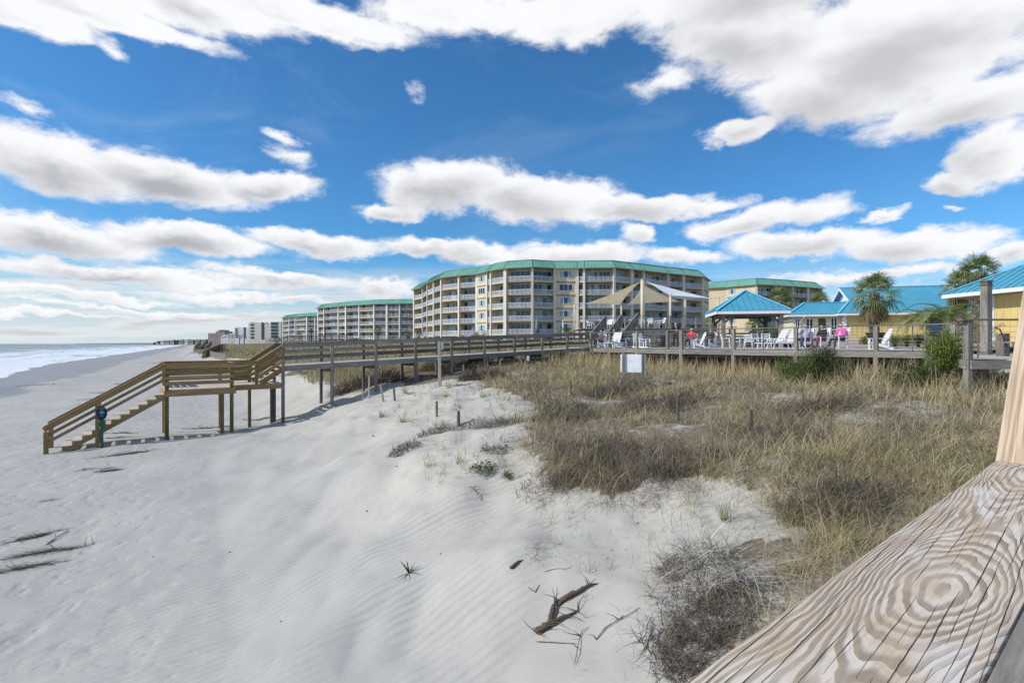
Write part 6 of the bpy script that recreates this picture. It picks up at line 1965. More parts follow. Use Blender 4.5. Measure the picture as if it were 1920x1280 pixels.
# ---------------------------------------------------------------- deck furniture (all modelled facing -Y, origin on the floor)
M_CHAIR = pmat('white_chair_paint', (0.80, 0.80, 0.81), 0.03, 3.0, 0.45)
M_PLAST = pmat('white_moulded_plastic', (0.80, 0.81, 0.83), 0.03, 3.0, 0.35)
def mk_adirondack():
    t = thing('adirondack_chair', 'x', 'chair')
    m = MB()
    for i in range(6):
        f = i / 5; m.beam((-0.26, -0.30 + 0.50 * f, 0.37 - 0.13 * f), (0.26, -0.30 + 0.50 * f, 0.37 - 0.13 * f), 0.085, 0.02)
    m.build('seat', M_CHAIR, t)
    m = MB()
    for i in range(7):
        x = (i - 3) * 0.083; top = 1.06 - 0.035 * (i - 3) ** 2 * 0.45
        m.beam((x * 0.85, 0.17, 0.22), (x * 1.12, 0.17 + (top - 0.22) * 0.42, top), 0.07, 0.02, up=Vector((0, -1, 0.4)))
    for z in (0.34, 0.78):
        m.beam((-0.26, 0.19 + (z - 0.22) * 0.42, z), (0.26, 0.19 + (z - 0.22) * 0.42, z), 0.06, 0.03)
    m.build('backrest', M_CHAIR, t)
    for s in (-1, 1):
        m = MB(); m.beam((s * 0.34, -0.40, 0.56), (s * 0.34, 0.36, 0.555), 0.13, 0.022); m.build('armrest', M_CHAIR, t)
        m = MB(); m.beam((s * 0.31, -0.32, 0.0), (s * 0.31, -0.32, 0.55), 0.03, 0.10, up=Vector((0, 1, 0))); m.build('leg', M_CHAIR, t)
        m = MB(); m.beam((s * 0.285, -0.34, 0.33), (s * 0.285, 0.52, 0.03), 0.025, 0.12); m.build('leg', M_CHAIR, t)
        m = MB(); m.beam((s * 0.31, 0.30, 0.14), (s * 0.31, 0.30, 0.545), 0.03, 0.06, up=Vector((0, 1, 0))); m.build('arm_support', M_CHAIR, t)
    return t
def mk_rocker():
    t = thing('rocking_chair', 'x', 'chair')
    m = MB()
    for i in range(7):
        f = i / 6; m.beam((-0.26, -0.26 + 0.50 * f, 0.43 - 0.05 * f), (0.26, -0.26 + 0.50 * f, 0.43 - 0.05 * f), 0.065, 0.02)
    m.build('seat', M_CHAIR, t)
    m = MB()
    for i in range(6):
        x = (i - 2.5) * 0.085
        m.beam((x, 0.25, 0.42), (x, 0.45, 1.08), 0.055, 0.02, up=Vector((0, -1, 0.3)))
    for z in (0.48, 1.05): m.beam((-0.27, 0.255 + (z - 0.42) * 0.30, z), (0.27, 0.255 + (z - 0.42) * 0.30, z), 0.04, 0.08)
    for s in (-1, 1): m.beam((s * 0.27, 0.24, 0.38), (s * 0.27, 0.46, 1.12), 0.04, 0.05, up=Vector((0, -1, 0.3)))
    m.build('backrest', M_CHAIR, t)
    for s in (-1, 1):
        m = MB(); m.beam((s * 0.31, -0.30, 0.645), (s * 0.31, 0.34, 0.64), 0.09, 0.022); m.build('armrest', M_CHAIR, t)
        m = MB(); m.beam((s * 0.29, -0.25, 0.07), (s * 0.29, -0.25, 0.635), 0.04, 0.06, up=Vector((0, 1, 0))); m.build('leg', M_CHAIR, t)
        m = MB(); m.beam((s * 0.29, 0.27, 0.06), (s * 0.29, 0.27, 0.635), 0.04, 0.06, up=Vector((0, 1, 0))); m.build('leg', M_CHAIR, t)
        m = MB()
        pts = [(s * 0.29, y, 0.03 + 0.16 * (y - 0.0) ** 2 * 0.9) for y in (-0.42, -0.25, -0.1, 0.1, 0.3, 0.5, 0.66)]
        for p, q in zip(pts[:-1], pts[1:]): m.beam(p, q, 0.035, 0.06)
        m.build('rocker', M_CHAIR, t)
    m = MB(); m.beam((-0.28, -0.25, 0.25), (0.28, -0.25, 0.25), 0.03, 0.05); m.build('stretcher', M_CHAIR, t)
    return t
def mk_lounger():
    t = thing('sun_lounger', 'x', 'lounger')
    m = MB()
    for i in range(12):
        m.beam((-0.29, -1.10 + i * 0.105, 0.34), (0.29, -1.10 + i * 0.105, 0.34), 0.075, 0.025)
    for s in (-1, 1): m.beam((s * 0.31, -1.18, 0.33), (s * 0.31, 0.75, 0.33), 0.04, 0.06)
    m.build('seat', M_PLAST, t)
    m = MB()
    for i in range(9):
        f = (i + 0.5) / 9; m.beam((-0.27, 0.14 + 0.42 * f, 0.38 + 0.72 * f), (0.27, 0.14 + 0.42 * f, 0.38 + 0.72 * f), 0.028, 0.062, up=Vector((0, 0.42, 0.72)))
    for s in (-1, 1): m.beam((s * 0.29, 0.13, 0.35), (s * 0.29, 0.57, 1.12), 0.04, 0.05, up=Vector((0, -1, 0.5)))
    m.build('backrest', M_PLAST, t)
    for s in (-1, 1):
        for y, d in ((-0.98, -0.06), (0.45, 0.08)):
            m = MB(); m.beam((s * 0.30, y, 0.31), (s * 0.30, y + d, 0.0), 0.045, 0.05, up=Vector((0, 1, 0))); m.build('leg', M_PLAST, t)
        m = MB(); m.tube([(s * 0.31, -0.45, 0.35), (s * 0.32, -0.38, 0.52), (s * 0.32, -0.30, 0.56), (s * 0.32, 0.08, 0.56), (s * 0.31, 0.28, 0.58)], 0.024, 6); m.build('armrest', M_PLAST, t)
    return t
def mk_plastic():
    t = thing('plastic_chair', 'x', 'chair')
    def grid(f, nu, nv):
        vs = [f(i / nu, j / nv) for i in range(nu + 1) for j in range(nv + 1)]
        fs = [(i * (nv + 1) + j, (i + 1) * (nv + 1) + j, (i + 1) * (nv + 1) + j + 1, i * (nv + 1) + j + 1) for i in range(nu) for j in range(nv)]
        return vs, fs
    m = MB(); vs, fs = grid(lambda u, v: ((u - 0.5) * 0.46, -0.24 + 0.46 * v, 0.44 - 0.02 * v + 0.02 * abs(u - 0.5) * 4 * (u - 0.5) ** 2), 8, 6); m.mesh(vs, fs, smooth=True)
    so = m.build('seat', M_PLAST, t); so.modifiers.new('thickness', 'SOLIDIFY').thickness = 0.022
    m = MB()
    for i in range(7):
        a0 = (i - 3) / 3.0
        x = a0 * 0.20; y = 0.22 - 0.06 * a0 * a0; top = 0.86 - 0.10 * a0 * a0
        m.beam((x, y, 0.43), (x * 1.15, y + 0.13, top), 0.044, 0.016, up=Vector((0, -1, 0.3)))
    arc = [(-0.25, 0.24, 0.70)] + [(math.cos(math.pi - math.pi * k / 10) * 0.25, 0.33 - 0.05 * (1 - math.sin(math.pi * k / 10)), 0.72 + 0.16 * math.sin(math.pi * k / 10)) for k in range(11)] + [(0.25, 0.24, 0.70)]
    m.tube(arc, 0.022, 6)
    m.build('backrest', M_PLAST, t)
    for s in (-1, 1):
        m = MB(); m.tube([(s * 0.26, 0.26, 0.66), (s * 0.28, 0.1, 0.665), (s * 0.28, -0.15, 0.655), (s * 0.27, -0.25, 0.60)], 0.022, 6); m.build('armrest', M_PLAST, t)
        m = MB(); m.tube([(s * 0.27, -0.25, 0.60), (s * 0.25, -0.25, 0.40), (s * 0.28, -0.30, 0.0)], 0.022, 6); m.build('leg', M_PLAST, t)
        m = MB(); m.tube([(s * 0.22, 0.20, 0.44), (s * 0.26, 0.32, 0.0)], 0.022, 6); m.build('leg', M_PLAST, t)
    return t
def mk_slatchair():
    t = thing('deck_chair', 'x', 'chair')
    m = MB()
    for i in range(5): m.beam((-0.24, -0.22 + i * 0.105, 0.45), (0.24, -0.22 + i * 0.105, 0.45), 0.085, 0.02)
    m.build('seat', M_CHAIR, t)
    m = MB()
    for k in range(4): m.beam((-0.24, 0.25 + 0.025 * k, 0.60 + 0.11 * k), (0.24, 0.25 + 0.025 * k, 0.60 + 0.11 * k), 0.02, 0.055)
    for s in (-1, 1): m.beam((s * 0.25, 0.22, 0.44), (s * 0.25, 0.345, 1.0), 0.04, 0.045, up=Vector((0, -1, 0.2)))
    m.build('backrest', M_CHAIR, t)
    for s in (-1, 1):
        m = MB(); m.beam((s * 0.27, -0.25, 0.66), (s * 0.27, 0.28, 0.66), 0.06, 0.025); m.build('armrest', M_CHAIR, t)
        m = MB(); m.beam((s * 0.25, -0.23, 0.0), (s * 0.25, -0.23, 0.645), 0.04, 0.045, up=Vector((0, 1, 0))); m.build('leg', M_CHAIR, t)
        m = MB(); m.beam((s * 0.25, 0.22, 0.0), (s * 0.25, 0.22, 0.435), 0.04, 0.045, up=Vector((0, 1, 0))); m.build('leg', M_CHAIR, t)
    return t
def mk_table():
    t = thing('round_table', 'x', 'table')
    m = MB()
    m.tube([(0, 0, 0.68), (0, 0, 0.70), (0, 0, 0.72)], [0.44, 0.46, 0.45], 24); m.build('tabletop', M_PLAST, t)
    for k in range(4):
        a = math.pi / 4 + k * math.pi / 2
        m = MB(); m.tube([(0.22 * math.cos(a), 0.22 * math.sin(a), 0.68), (0.17 * math.cos(a), 0.17 * math.sin(a), 0.4), (0.32 * math.cos(a), 0.32 * math.sin(a), 0.0)], 0.025, 6); m.build('leg', M_PLAST, t)
    return t
PROTO = {}
MK = {'adirondack': mk_adirondack, 'rocker': mk_rocker, 'lounger': mk_lounger, 'plastic': mk_plastic, 'slat': mk_slatchair, 'table': mk_table}
GRP = {'adirondack': 'adirondack chairs on the decks', 'rocker': 'rocking chairs on the sun deck', 'lounger': 'sun loungers on the sun deck', 'plastic': 'plastic chairs on the decks', 'slat': 'slat-backed chairs on the sun deck', 'table': 'round tables on the decks'}
USED = set()
def on_deck(px, Y, z=None):
    return Vector(((px - 960) / F * Y, Y, DZ if z is None else z))
def facing(px, face):
    return R(face) - math.atan((px - 960) / F)
def place(kind, label, px, Y, face, z=None, s=1.0):
    """face = compass turn in degrees: 0 faces the viewer, 90 faces to the right, -90 to the left"""
    if kind not in PROTO: PROTO[kind] = MK[kind]()
    o = PROTO[kind] if kind not in USED else copy_tree(PROTO[kind])
    USED.add(kind)
    o.location = on_deck(px, Y, z); o.rotation_euler = (0, 0, facing(px, face)); o.scale = (s, s, s)
    o['label'] = label; o['group'] = GRP[kind]
    return o
for a in [
    ('rocker', 'white rocking chair under the person in the grey-lavender hoodie', 1507, 27.2, -38),
    ('rocker', 'white rocking chair under the person in black top and dark cap', 1537, 26.8, -42),
    ('rocker', 'white rocking chair under the person in the pink jacket', 1572, 26.0, -45),
    ('adirondack', 'lone white adirondack chair by the palm, turned sideways', 1648, 25.5, -72),
    ('lounger', 'white slatted lounger closest to the pavilion tables', 1457, 29.5, -55),
    ('lounger', 'white slatted lounger next to the person in the grey-lavender hoodie', 1477, 28.6, -55),
    ('slat', 'white slat-backed chair beside the lounger under the pavilion', 1437, 34.5, 10),
    ('slat', 'white slat-backed chair between the moulded chair and its twin under the pavilion', 1421, 34.0, 40),
    ('plastic', 'white moulded chair with rounded back seen from behind next to the round table', 1404, 33.6, 170),
    ('plastic', 'white moulded chair pushed up to the table against the big grey pavilion post', 1381, 34.8, 80),
    ('table', 'white round table under the pavilion between moulded chairs', 1391, 34.8, 0),
    ('slat', 'white chair seen edge-on just in front of the grey pavilion post', 1361, 36.5, 95),
    ('adirondack', 'white chair with rounded fan back holding the person with tan hair', 1329, 33.4, -40),
    ('adirondack', 'white adirondack chair turned sideways next to the person in red', 1308, 33.2, -75),
    ('adirondack', 'white fan-backed chair holding the person in red jacket', 1294, 35.2, -30),
    ('rocker', 'white rocking chair beside the wooden post, second from the rubbish bin', 1209, 38.5, 60),
    ('rocker', 'white rocking chair showing its slatted back next to its twin by the bin', 1197, 39.5, 20),
    ('rocker', 'white rocking chair holding the person in navy hood', 1170, 37.5, 70),
    ('lounger', 'white upright lounger back near the deck stairs', 1153, 36.8, -25),
    ('lounger', 'low white lounger at the foot of the deck stairs', 1138, 39.0, 60),
    ('adirondack', 'white chair at the boardwalk corner holding the person in purple', 1124, 38.6, -60),
    ('plastic', 'white plastic chair with arms against the tall sail mast', 1200, 46.9, 60, UZ, 1.1),
    ('table', 'white round table on the raised deck beside the tall sail mast', 1189, 47.2, 0, UZ, 1.1),
    ('plastic', 'white plastic chair alone behind the raised deck railing', 1221, 47.4, 10, UZ, 1.1),
    ('plastic', 'white plastic chair at the far table beneath the white sail', 1240, 47.0, -65, UZ, 1.1),
    ('table', 'white round table beneath the white sail', 1231, 47.6, 0, UZ, 1.0),
    ('plastic', 'white plastic chair above the middle rail of the deck stairs', 1158, 49.5, 40, UZ, 1.1),
    ('plastic', 'white plastic chair between the first two stair rails on the raised deck', 1141, 50.0, -30, UZ, 1.1),
    ('plastic', 'white plastic chair touching the stair rail on the raised deck', 1132, 49.5, 80, UZ, 1.1),
    ('plastic', 'white plastic chair behind the far end of the raised deck railing', 1107, 51.5, 60, UZ, 1.1),
]:
    place(*a)

# dark patio chairs seen through the balcony railings of the large block
rngb = random.Random(4)
M_PATIO = pmat('dark_patio_metal', (0.03, 0.032, 0.036), 0.2, 3.0, 0.5)
pch = None
for (b0, b1, b2, b3) in BALC['apartment_building3']:
    for zb in SL5:
        for f in (0.25, 0.42, 0.62, 0.8):
            if (b1 - b0).length < 3 or rngb.random() > 0.30: continue
            q = b0.lerp(b1, f).lerp(b2.lerp(b3, f), 0.42)
            if pch is None:
                m = MB()
                m.beam((-0.3, 0, 0.42), (0.3, 0, 0.42), 0.55, 0.06); m.beam((-0.3, 0.27, 0.72), (0.3, 0.27, 0.72), 0.06, 0.6)
                for sx in (-0.27, 0.27):
                    for sy in (-0.24, 0.24): m.beam((sx, sy, 0), (sx, sy, 0.40), 0.05, 0.05, up=Vector((0, 1, 0)))
                    m.beam((sx, -0.26, 0.62), (sx, 0.24, 0.62), 0.05, 0.05); m.beam((sx, -0.24, 0.42), (sx, -0.24, 0.62), 0.05, 0.05, up=Vector((0, 1, 0)))
                pch = m.build('patio_chair', M_PATIO); o = pch
            else:
                o = pch.copy(); COL.objects.link(o)
            tag(o, 'dark patio chair behind a white balcony railing of the large curved block', 'chair', 'patio chairs on balconies of the large block')
            o.location = (q.x, q.y, zb + 0.005); o.rotation_euler = (0, 0, rngb.uniform(-1.2, 1.2)); o.scale = (1.15, 1.15, 1.15)
# ---------------------------------------------------------------- people
def skin_obj(name, J, E, mat, parent, sub=2):
    """J: {key: ((x,y,z), radius)}; E: list of key chains; root = first key"""
    keys = list(J.keys()); idx = {k: i for i, k in enumerate(keys)}
    edges = []
    for ch in E:
        for a, b in zip(ch[:-1], ch[1:]): edges.append((idx[a], idx[b]))
    me = bpy.data.meshes.new(name + '_cage')
    me.from_pydata([J[k][0] for k in keys], edges, [])
    o = bpy.data.objects.new(name, me); COL.objects.link(o)
    sk = o.modifiers.new('skin', 'SKIN'); sk.use_smooth_shade = True
    layer = me.skin_vertices[0] if len(me.skin_vertices) else None
    if layer is None:
        bpy.context.view_layer.objects.active = o
        o.select_set(True); bpy.ops.mesh.customdata_skin_add(); layer = me.skin_vertices[0]
    for i, k in enumerate(keys):
        r = J[k][1]
        layer.data[i].radius = r if isinstance(r, tuple) else (r, r)
        layer.data[i].use_root = (i == 0)
    sb = o.modifiers.new('sub', 'SUBSURF'); sb.levels = sub; sb.render_levels = sub
    dg_ = bpy.context.evaluated_depsgraph_get()
    m2 = bpy.data.meshes.new_from_object(o.evaluated_get(dg_))
    o.modifiers.clear()
    o.data = m2
    m2.materials.clear(); m2.materials.append(mat)
    m2.polygons.foreach_set('use_smooth', np.ones(len(m2.polygons), dtype=bool))
    bpy.data.meshes.remove(me)
    o.parent = parent
    return o
M_SKIN = pmat('skin', (0.56, 0.36, 0.27), 0.06, 8.0, 0.55)
def cloth(name, c): return pmat(name, c, 0.12, 9.0, 0.85)
def figure(label, loc, rz, pose, top, legs_c, hair, shoes, hat=None, s=1.0, vest=None):
    t = thing('person', label, 'person', loc, rz)
    t.scale = (s, s, s)
    J = {}
    if pose == 'stand':
        hipz = 0.90; P0 = V(0, 0, 0.93); SP = V(0, 0.01, 1.12); CH = V(0, 0.0, 1.32); NK = V(0, -0.005, 1.46); HD = V(0, -0.03, 1.60)
        legs = {-1: (V(-0.09, 0, 0.88), V(-0.13, -0.06, 0.48), V(-0.17, 0.0, 0.09), V(-0.19, -0.15, 0.035)), 1: (V(0.09, 0, 0.88), V(0.13, -0.02, 0.48), V(0.17, 0.08, 0.09), V(0.20, -0.07, 0.035))}
        arms = {-1: (V(-0.19, 0, 1.38), V(-0.26, -0.02, 1.12), V(-0.08, -0.22, 1.16)), 1: (V(0.19, 0, 1.38), V(0.26, -0.02, 1.12), V(0.08, -0.22, 1.13))}
        hdir = {-1: V(0.5, -0.7, 0.5), 1: V(-0.5, -0.7, 0.4)}
    else:
        P0 = V(0, 0.12, 0.55); SP = V(0, 0.17, 0.74); CH = V(0, 0.21, 0.95); NK = V(0, 0.19, 1.10); HD = V(0, 0.14, 1.24)
        legs = {-1: (V(-0.10, 0.08, 0.53), V(-0.13, -0.36, 0.52), V(-0.14, -0.42, 0.10), V(-0.15, -0.57, 0.04)), 1: (V(0.10, 0.08, 0.53), V(0.14, -0.35, 0.53), V(0.15, -0.38, 0.10), V(0.17, -0.53, 0.04))}
        arms = {-1: (V(-0.19, 0.20, 1.02), V(-0.28, 0.10, 0.76), V(-0.22, -0.14, 0.72)), 1: (V(0.19, 0.20, 1.02), V(0.28, 0.10, 0.76), V(0.22, -0.14, 0.72))}
        hdir = {-1: V(0.15, -0.9, -0.1), 1: V(-0.15, -0.9, -0.1)}
        if pose == 'face':
            arms[-1] = (arms[-1][0], V(-0.25, 0.0, 0.80), V(-0.06, -0.02, 1.14)); arms[1] = (arms[1][0], V(0.25, 0.0, 0.80), V(0.07, -0.02, 1.12))
            hdir = {-1: V(0.25, -0.1, 0.9), 1: V(-0.25, -0.1, 0.9)}
        if pose == 'lap':
            arms[-1] = (arms[-1][0], V(-0.27, 0.12, 0.76), V(-0.06, -0.10, 0.69)); arms[1] = (arms[1][0], V(0.27, 0.12, 0.76), V(0.05, -0.12, 0.69))
            hdir = {-1: V(0.7, -0.6, 0.0), 1: V(-0.7, -0.6, 0.0)}
    J['pelvis'] = (P0, (0.15, 0.11)); J['spine'] = (SP, (0.135, 0.10)); J['chest'] = (CH, (0.16, 0.11)); J['neck'] = (NK, 0.052)
    J['chin'] = (HD - V(0, 0.0, 0.075), (0.062, 0.072)); J['head'] = (HD + V(0, 0.01, 0.01), (0.078, 0.092)); J['crown'] = (HD + V(0, 0.02, 0.085), (0.058, 0.066))
    J['nose'] = (HD + V(0, -0.105, -0.02), 0.012)
    E = [('pelvis', 'spine', 'chest', 'neck', 'chin', 'head', 'crown'), ('head', 'nose')]
    J['earl'] = (HD + V(-0.088, 0.01, -0.01), 0.014); J['earr'] = (HD + V(0.088, 0.01, -0.01), 0.014); E += [('head', 'earl'), ('head', 'earr')]
    for sgn, nm in ((-1, 'l'), (1, 'r')):
        h, k, an, to = legs[sgn]
        J['hip' + nm] = (h, 0.085); J['knee' + nm] = (k, 0.058); J['ankle' + nm] = (an, 0.04); J['toe' + nm] = (to, 0.03)
        E.append(('pelvis', 'hip' + nm, 'knee' + nm, 'ankle' + nm, 'toe' + nm))
        sh, el, wr = arms[sgn]
        d = hdir[sgn].normalized(); pal = wr + d * 0.075
        J['sho' + nm] = (sh, 0.055); J['elb' + nm] = (el, 0.042); J['wri' + nm] = (wr, 0.028); J['pal' + nm] = (pal, (0.034, 0.018))
        E.append(('chest', 'sho' + nm, 'elb' + nm, 'wri' + nm, 'pal' + nm))
        sd = d.cross(UP).normalized() if abs(d.z) < 0.95 else V(1, 0, 0)
        for q in range(4):
            off = sd * (q - 1.5) * 0.019
            L = (0.068, 0.078, 0.074, 0.058)[q]
            J['f%d%s' % (q, nm)] = (pal + off + d * 0.02, 0.0085); J['g%d%s' % (q, nm)] = (pal + off + d * (0.02 + L * 0.6) - UP * 0.008, 0.008); J['h%d%s' % (q, nm)] = (pal + off + d * (0.02 + L) - UP * 0.024, 0.007)
            E.append(('pal' + nm, 'f%d%s' % (q, nm), 'g%d%s' % (q, nm), 'h%d%s' % (q, nm)))
        J['t0' + nm] = (wr + d * 0.03 - sd * sgn * 0.035 + UP * 0.01, 0.010); J['t1' + nm] = (wr + d * 0.075 - sd * sgn * 0.05 + UP * 0.01, 0.0085)
        E.append(('pal' + nm, 't0' + nm, 't1' + nm))
    skin_obj('body', J, E, M_SKIN, t, 2)
    # top with sleeves
    K = {'pelvis': (P0 + V(0, 0, 0.02), (0.172, 0.135)), 'spine': (SP, (0.16, 0.125)), 'chest': (CH, (0.18, 0.135)), 'collar': (NK - V(0, 0, 0.03), 0.075)}
    E2 = [('pelvis', 'spine', 'chest', 'collar')]
    for sgn, nm in ((-1, 'l'), (1, 'r')):
        sh, el, wr = arms[sgn]
        K['s' + nm] = (sh, 0.075); K['e' + nm] = (el, 0.06); K['w' + nm] = (wr + (el - wr) * 0.08, 0.045); E2.append(('chest', 's' + nm, 'e' + nm, 'w' + nm))
    skin_obj('jacket', K, E2, top, t, 2)
    K = {'pelvis': (P0 - V(0, 0, 0.02), (0.165, 0.128))}; E2 = []
    for sgn, nm in ((-1, 'l'), (1, 'r')):
        h, k, an, to = legs[sgn]
        K['h' + nm] = (h, 0.10); K['k' + nm] = (k, 0.075); K['a' + nm] = (an + (k - an) * 0.06, 0.06); E2.append(('pelvis', 'h' + nm, 'k' + nm, 'a' + nm))
    skin_obj('trousers', K, E2, legs_c, t, 2)
    for sgn, nm in ((-1, 'l'), (1, 'r')):
        h, k, an, to = legs[sgn]
        skin_obj('shoe', {'a': (an - V(0, -0.02, 0.035), 0.05), 'm': ((an + to) / 2 - V(0, 0, 0.01), 0.046), 'b': (to, 0.042)}, [('a', 'm', 'b')], shoes, t, 1)
    skin_obj('hair' if hat is None else 'hat', {'b': (HD + V(0, 0.045, 0.0), (0.085, 0.075)), 'a': (HD + V(0, 0.025, 0.065), (0.088, 0.085)), 'c': (HD + V(0, 0.02, 0.105), (0.06, 0.06))}, [('b', 'a', 'c')], hat or hair, t, 1)
    if hat is not None:
        skin_obj('hair', {'a': (HD + V(0, 0.075, -0.02), (0.075, 0.05)), 'b': (HD + V(0, 0.06, -0.08), (0.06, 0.035))}, [('a', 'b')], hair, t, 1)
    m = MB()
    for sx in (-1, 1): m.tube([HD + V(sx * 0.032, -0.086, 0.012), HD + V(sx * 0.032, -0.096, 0.012)], [0.011, 0.006], 8)
    m.build('eyes', M_SOFF, t, world=False)
    m = MB(); m.beam(HD + V(-0.024, -0.080, -0.055), HD + V(0.024, -0.080, -0.055), 0.01, 0.008); m.build('mouth', pmat('lips', (0.40, 0.18, 0.15)), t, world=False)
    if vest is not None:
        skin_obj('shirt', {'a': (P0 + V(0, -0.06, 0.06), (0.085, 0.09)), 'b': (CH + V(0, -0.065, -0.03), (0.075, 0.085))}, [('a', 'b')], vest, t, 1)
    return t
BLK = cloth('black_cloth', (0.018, 0.018, 0.022)); NAVY = cloth('navy_cloth', (0.022, 0.03, 0.075)); JEAN = cloth('blue_denim', (0.045, 0.065, 0.16))
PINK = cloth('bright_pink_fleece', (0.80, 0.10, 0.42)); RED = cloth('red_fleece', (0.62, 0.05, 0.075)); LAV = cloth('grey_lavender_cloth', (0.38, 0.39, 0.48)); PURP = cloth('purple_cloth', (0.12, 0.085, 0.16)); BURG = cloth('burgundy_cloth', (0.15, 0.05, 0.09))
WHT = cloth('white_cloth', (0.78, 0.77, 0.76)); HB = cloth('brown_hair', (0.09, 0.05, 0.03)); HT_ = cloth('tan_hair', (0.36, 0.24, 0.12)); HG = cloth('grey_hair', (0.42, 0.40, 0.37)); HBK = cloth('black_hair', (0.015, 0.013, 0.012)); SHB = cloth('brown_leather', (0.10, 0.07, 0.05)); SHW = cloth('white_trainers', (0.75, 0.75, 0.76))
figure('person standing at the deck rail in black hooded coat and black trousers', on_deck(1267, 33.2), facing(1267, 12), 'stand', BLK, BLK, HBK, BLK, hat=BLK, s=0.98, vest=LAV)
figure('seated person in bright pink jacket, white shirt and dark blue trousers', on_deck(1572, 26.0), facing(1572, -45), 'lap', PINK, NAVY, HB, SHB, hat=BLK, vest=WHT)
figure('seated person in black top and dark cap with burgundy trousers', on_deck(1537, 26.8), facing(1537, -42), 'lap', BLK, BURG, HB, BLK, hat=BLK, s=0.96)
figure('seated person in grey-lavender hoodie and jeans with hands raised to face', on_deck(1507, 27.2), facing(1507, -38), 'face', LAV, JEAN, HB, SHW)
figure('seated person in red jacket and white cap', on_deck(1294, 35.2), facing(1294, -30), 'sit', RED, NAVY, HG, BLK, hat=WHT, vest=NAVY)
figure('seated person with tan hair and dark clothes beside the white fan-backed chair', on_deck(1329, 33.4), facing(1329, -40), 'sit', BLK, NAVY, HT_, BLK, s=0.97)
figure('seated person in navy hood and jeans near the deck stairs', on_deck(1170, 37.5), facing(1170, 70), 'sit', NAVY, JEAN, HBK, SHB, hat=NAVY)
figure('seated person with reddish face in dark jacket behind the upright lounger', on_deck(1150, 40.6) + V(0, 0, 0.12), facing(1150, -25), 'lap', BLK, BLK, HB, BLK)
figure('seated person in purple top and dark trousers at the boardwalk corner', on_deck(1124, 38.6), facing(1124, -60), 'sit', PURP, BLK, HBK, BLK)
place('adirondack', 'white chair hidden beneath the reddish-faced person near the deck stairs', 1150, 40.6, -25)
# walkers far down the beach
for k, (px, py, tp, lb) in enumerate([(337, 648.6, BLK, 'far-off walker in dark clothes on the wet sand'), (343, 648.2, NAVY, 'second far-off walker in navy by the water, closer to the dunes'), (292, 655.0, WHT, 'far-off person in white standing by the water edge')]):
    p = hit(px, py)
    figure(lb, p, R(20 * k), 'stand', tp, BLK if k < 2 else WHT, HBK, BLK, s=1.0)

# ---------------------------------------------------------------- signs, stakes and small things
M_PALE = wood_mat('pale_weathered_post', (0.46, 0.42, 0.35), (0.27, 0.24, 0.195), 0.15)
M_STAKE = wood_mat('stake_wood', (0.20, 0.175, 0.14), (0.075, 0.065, 0.05), 0.25)
M_PLATE = pmat('white_sign_plate', (0.72, 0.73, 0.76), 0.05, 3.0, 0.5)
def slim(t, p, q, r, mat, name='post', n=8):
    m = MB(); m.tube([p, q], r, n); return m.build(name, mat, t)
p = hit(825, 724); tp_ = at(823.5, 640, p.y)
t = thing('notice_post', 'pale timber post with small white notice plate on the sand crest', 'sign', p)
m = MB(); m.hexa([(p.x - .075, p.y - .07, p.z - .3), (p.x + .075, p.y - .07, p.z - .3), (p.x + .075, p.y + .07, p.z - .3), (p.x - .075, p.y + .07, p.z - .3), (tp_.x - .07, p.y - .07, tp_.z), (tp_.x + .07, p.y - .07, tp_.z), (tp_.x + .07, p.y + .07, tp_.z), (tp_.x - .07, p.y + .07, tp_.z)]); m.build('post', M_PALE, t, bevel=0.01)
m = MB(); m.box(tp_.x + 0.13, p.y + 0.05, tp_.z - 0.38, 0.10, 0.02, 0.36, rz=0.5); m.build('plate', M_PLATE, t)
# notice board seen from behind, scuffed white panel between two grey posts
def scuffed():
    m, N, bs, out = new_mat('scuffed_white_panel')
    tc = N.n('ShaderNodeTexCoord').outputs['Object']
    w = N.noise(N.mapping(tc, rot=(0, 0.6, 0), scale=(3, 3, 9)), 1.2, 5.0, 0.7, 1.5)
    l = N.mr(N.m('ABSOLUTE', N.m('SUBTRACT', w, 0.5)), 0.0, 0.03, 0.45, 0.0)
    N.put(bs.inputs['Base Color'], N.mix(l, (0.86, 0.88, 0.90), (0.32, 0.35, 0.38))); bs.inputs['Roughness'].default_value = 0.5
    return m
p = hit(1187, 716)
Yb = p.y
t = thing('notice_board', 'white scuffed board between two grey posts standing in the tan grass', 'sign', p)
a = at(1165.5, 698, Yb); b = at(1210, 664, Yb)
PHI = -0.32
m = MB(); m.box((a.x + b.x) / 2, Yb + 0.05, a.z, (b.x - a.x) / math.cos(PHI), 0.03, b.z - a.z, rz=PHI); m.build('panel', scuffed(), t, bevel=0.004)
for px in (1169.5, 1203.5):
    q = at(px, 660.5, Yb); m = MB(); m.box(q.x, Yb - 0.02 + (q.x - (a.x + b.x) / 2) * math.tan(PHI), float(gz(np.array([q.x]), np.array([Yb]))[0]) - 0.3, 0.075, 0.07, q.z - float(gz(np.array([q.x]), np.array([Yb]))[0]) + 0.3); m.build('post', M_GREY, t)
p = hit(990, 688); t = thing('small_sign', 'small white plate on a short post below the boardwalk', 'sign', p)
q = at(990, 668, p.y)
slim(t, p - UP * 0.2, Vector((p.x, p.y, q.z + 0.02)), 0.035, M_STAKE)
m = MB(); m.box(p.x, p.y - 0.05, q.z - 0.28, 0.17, 0.02, 0.32); m.build('plate', M_PLATE, t)
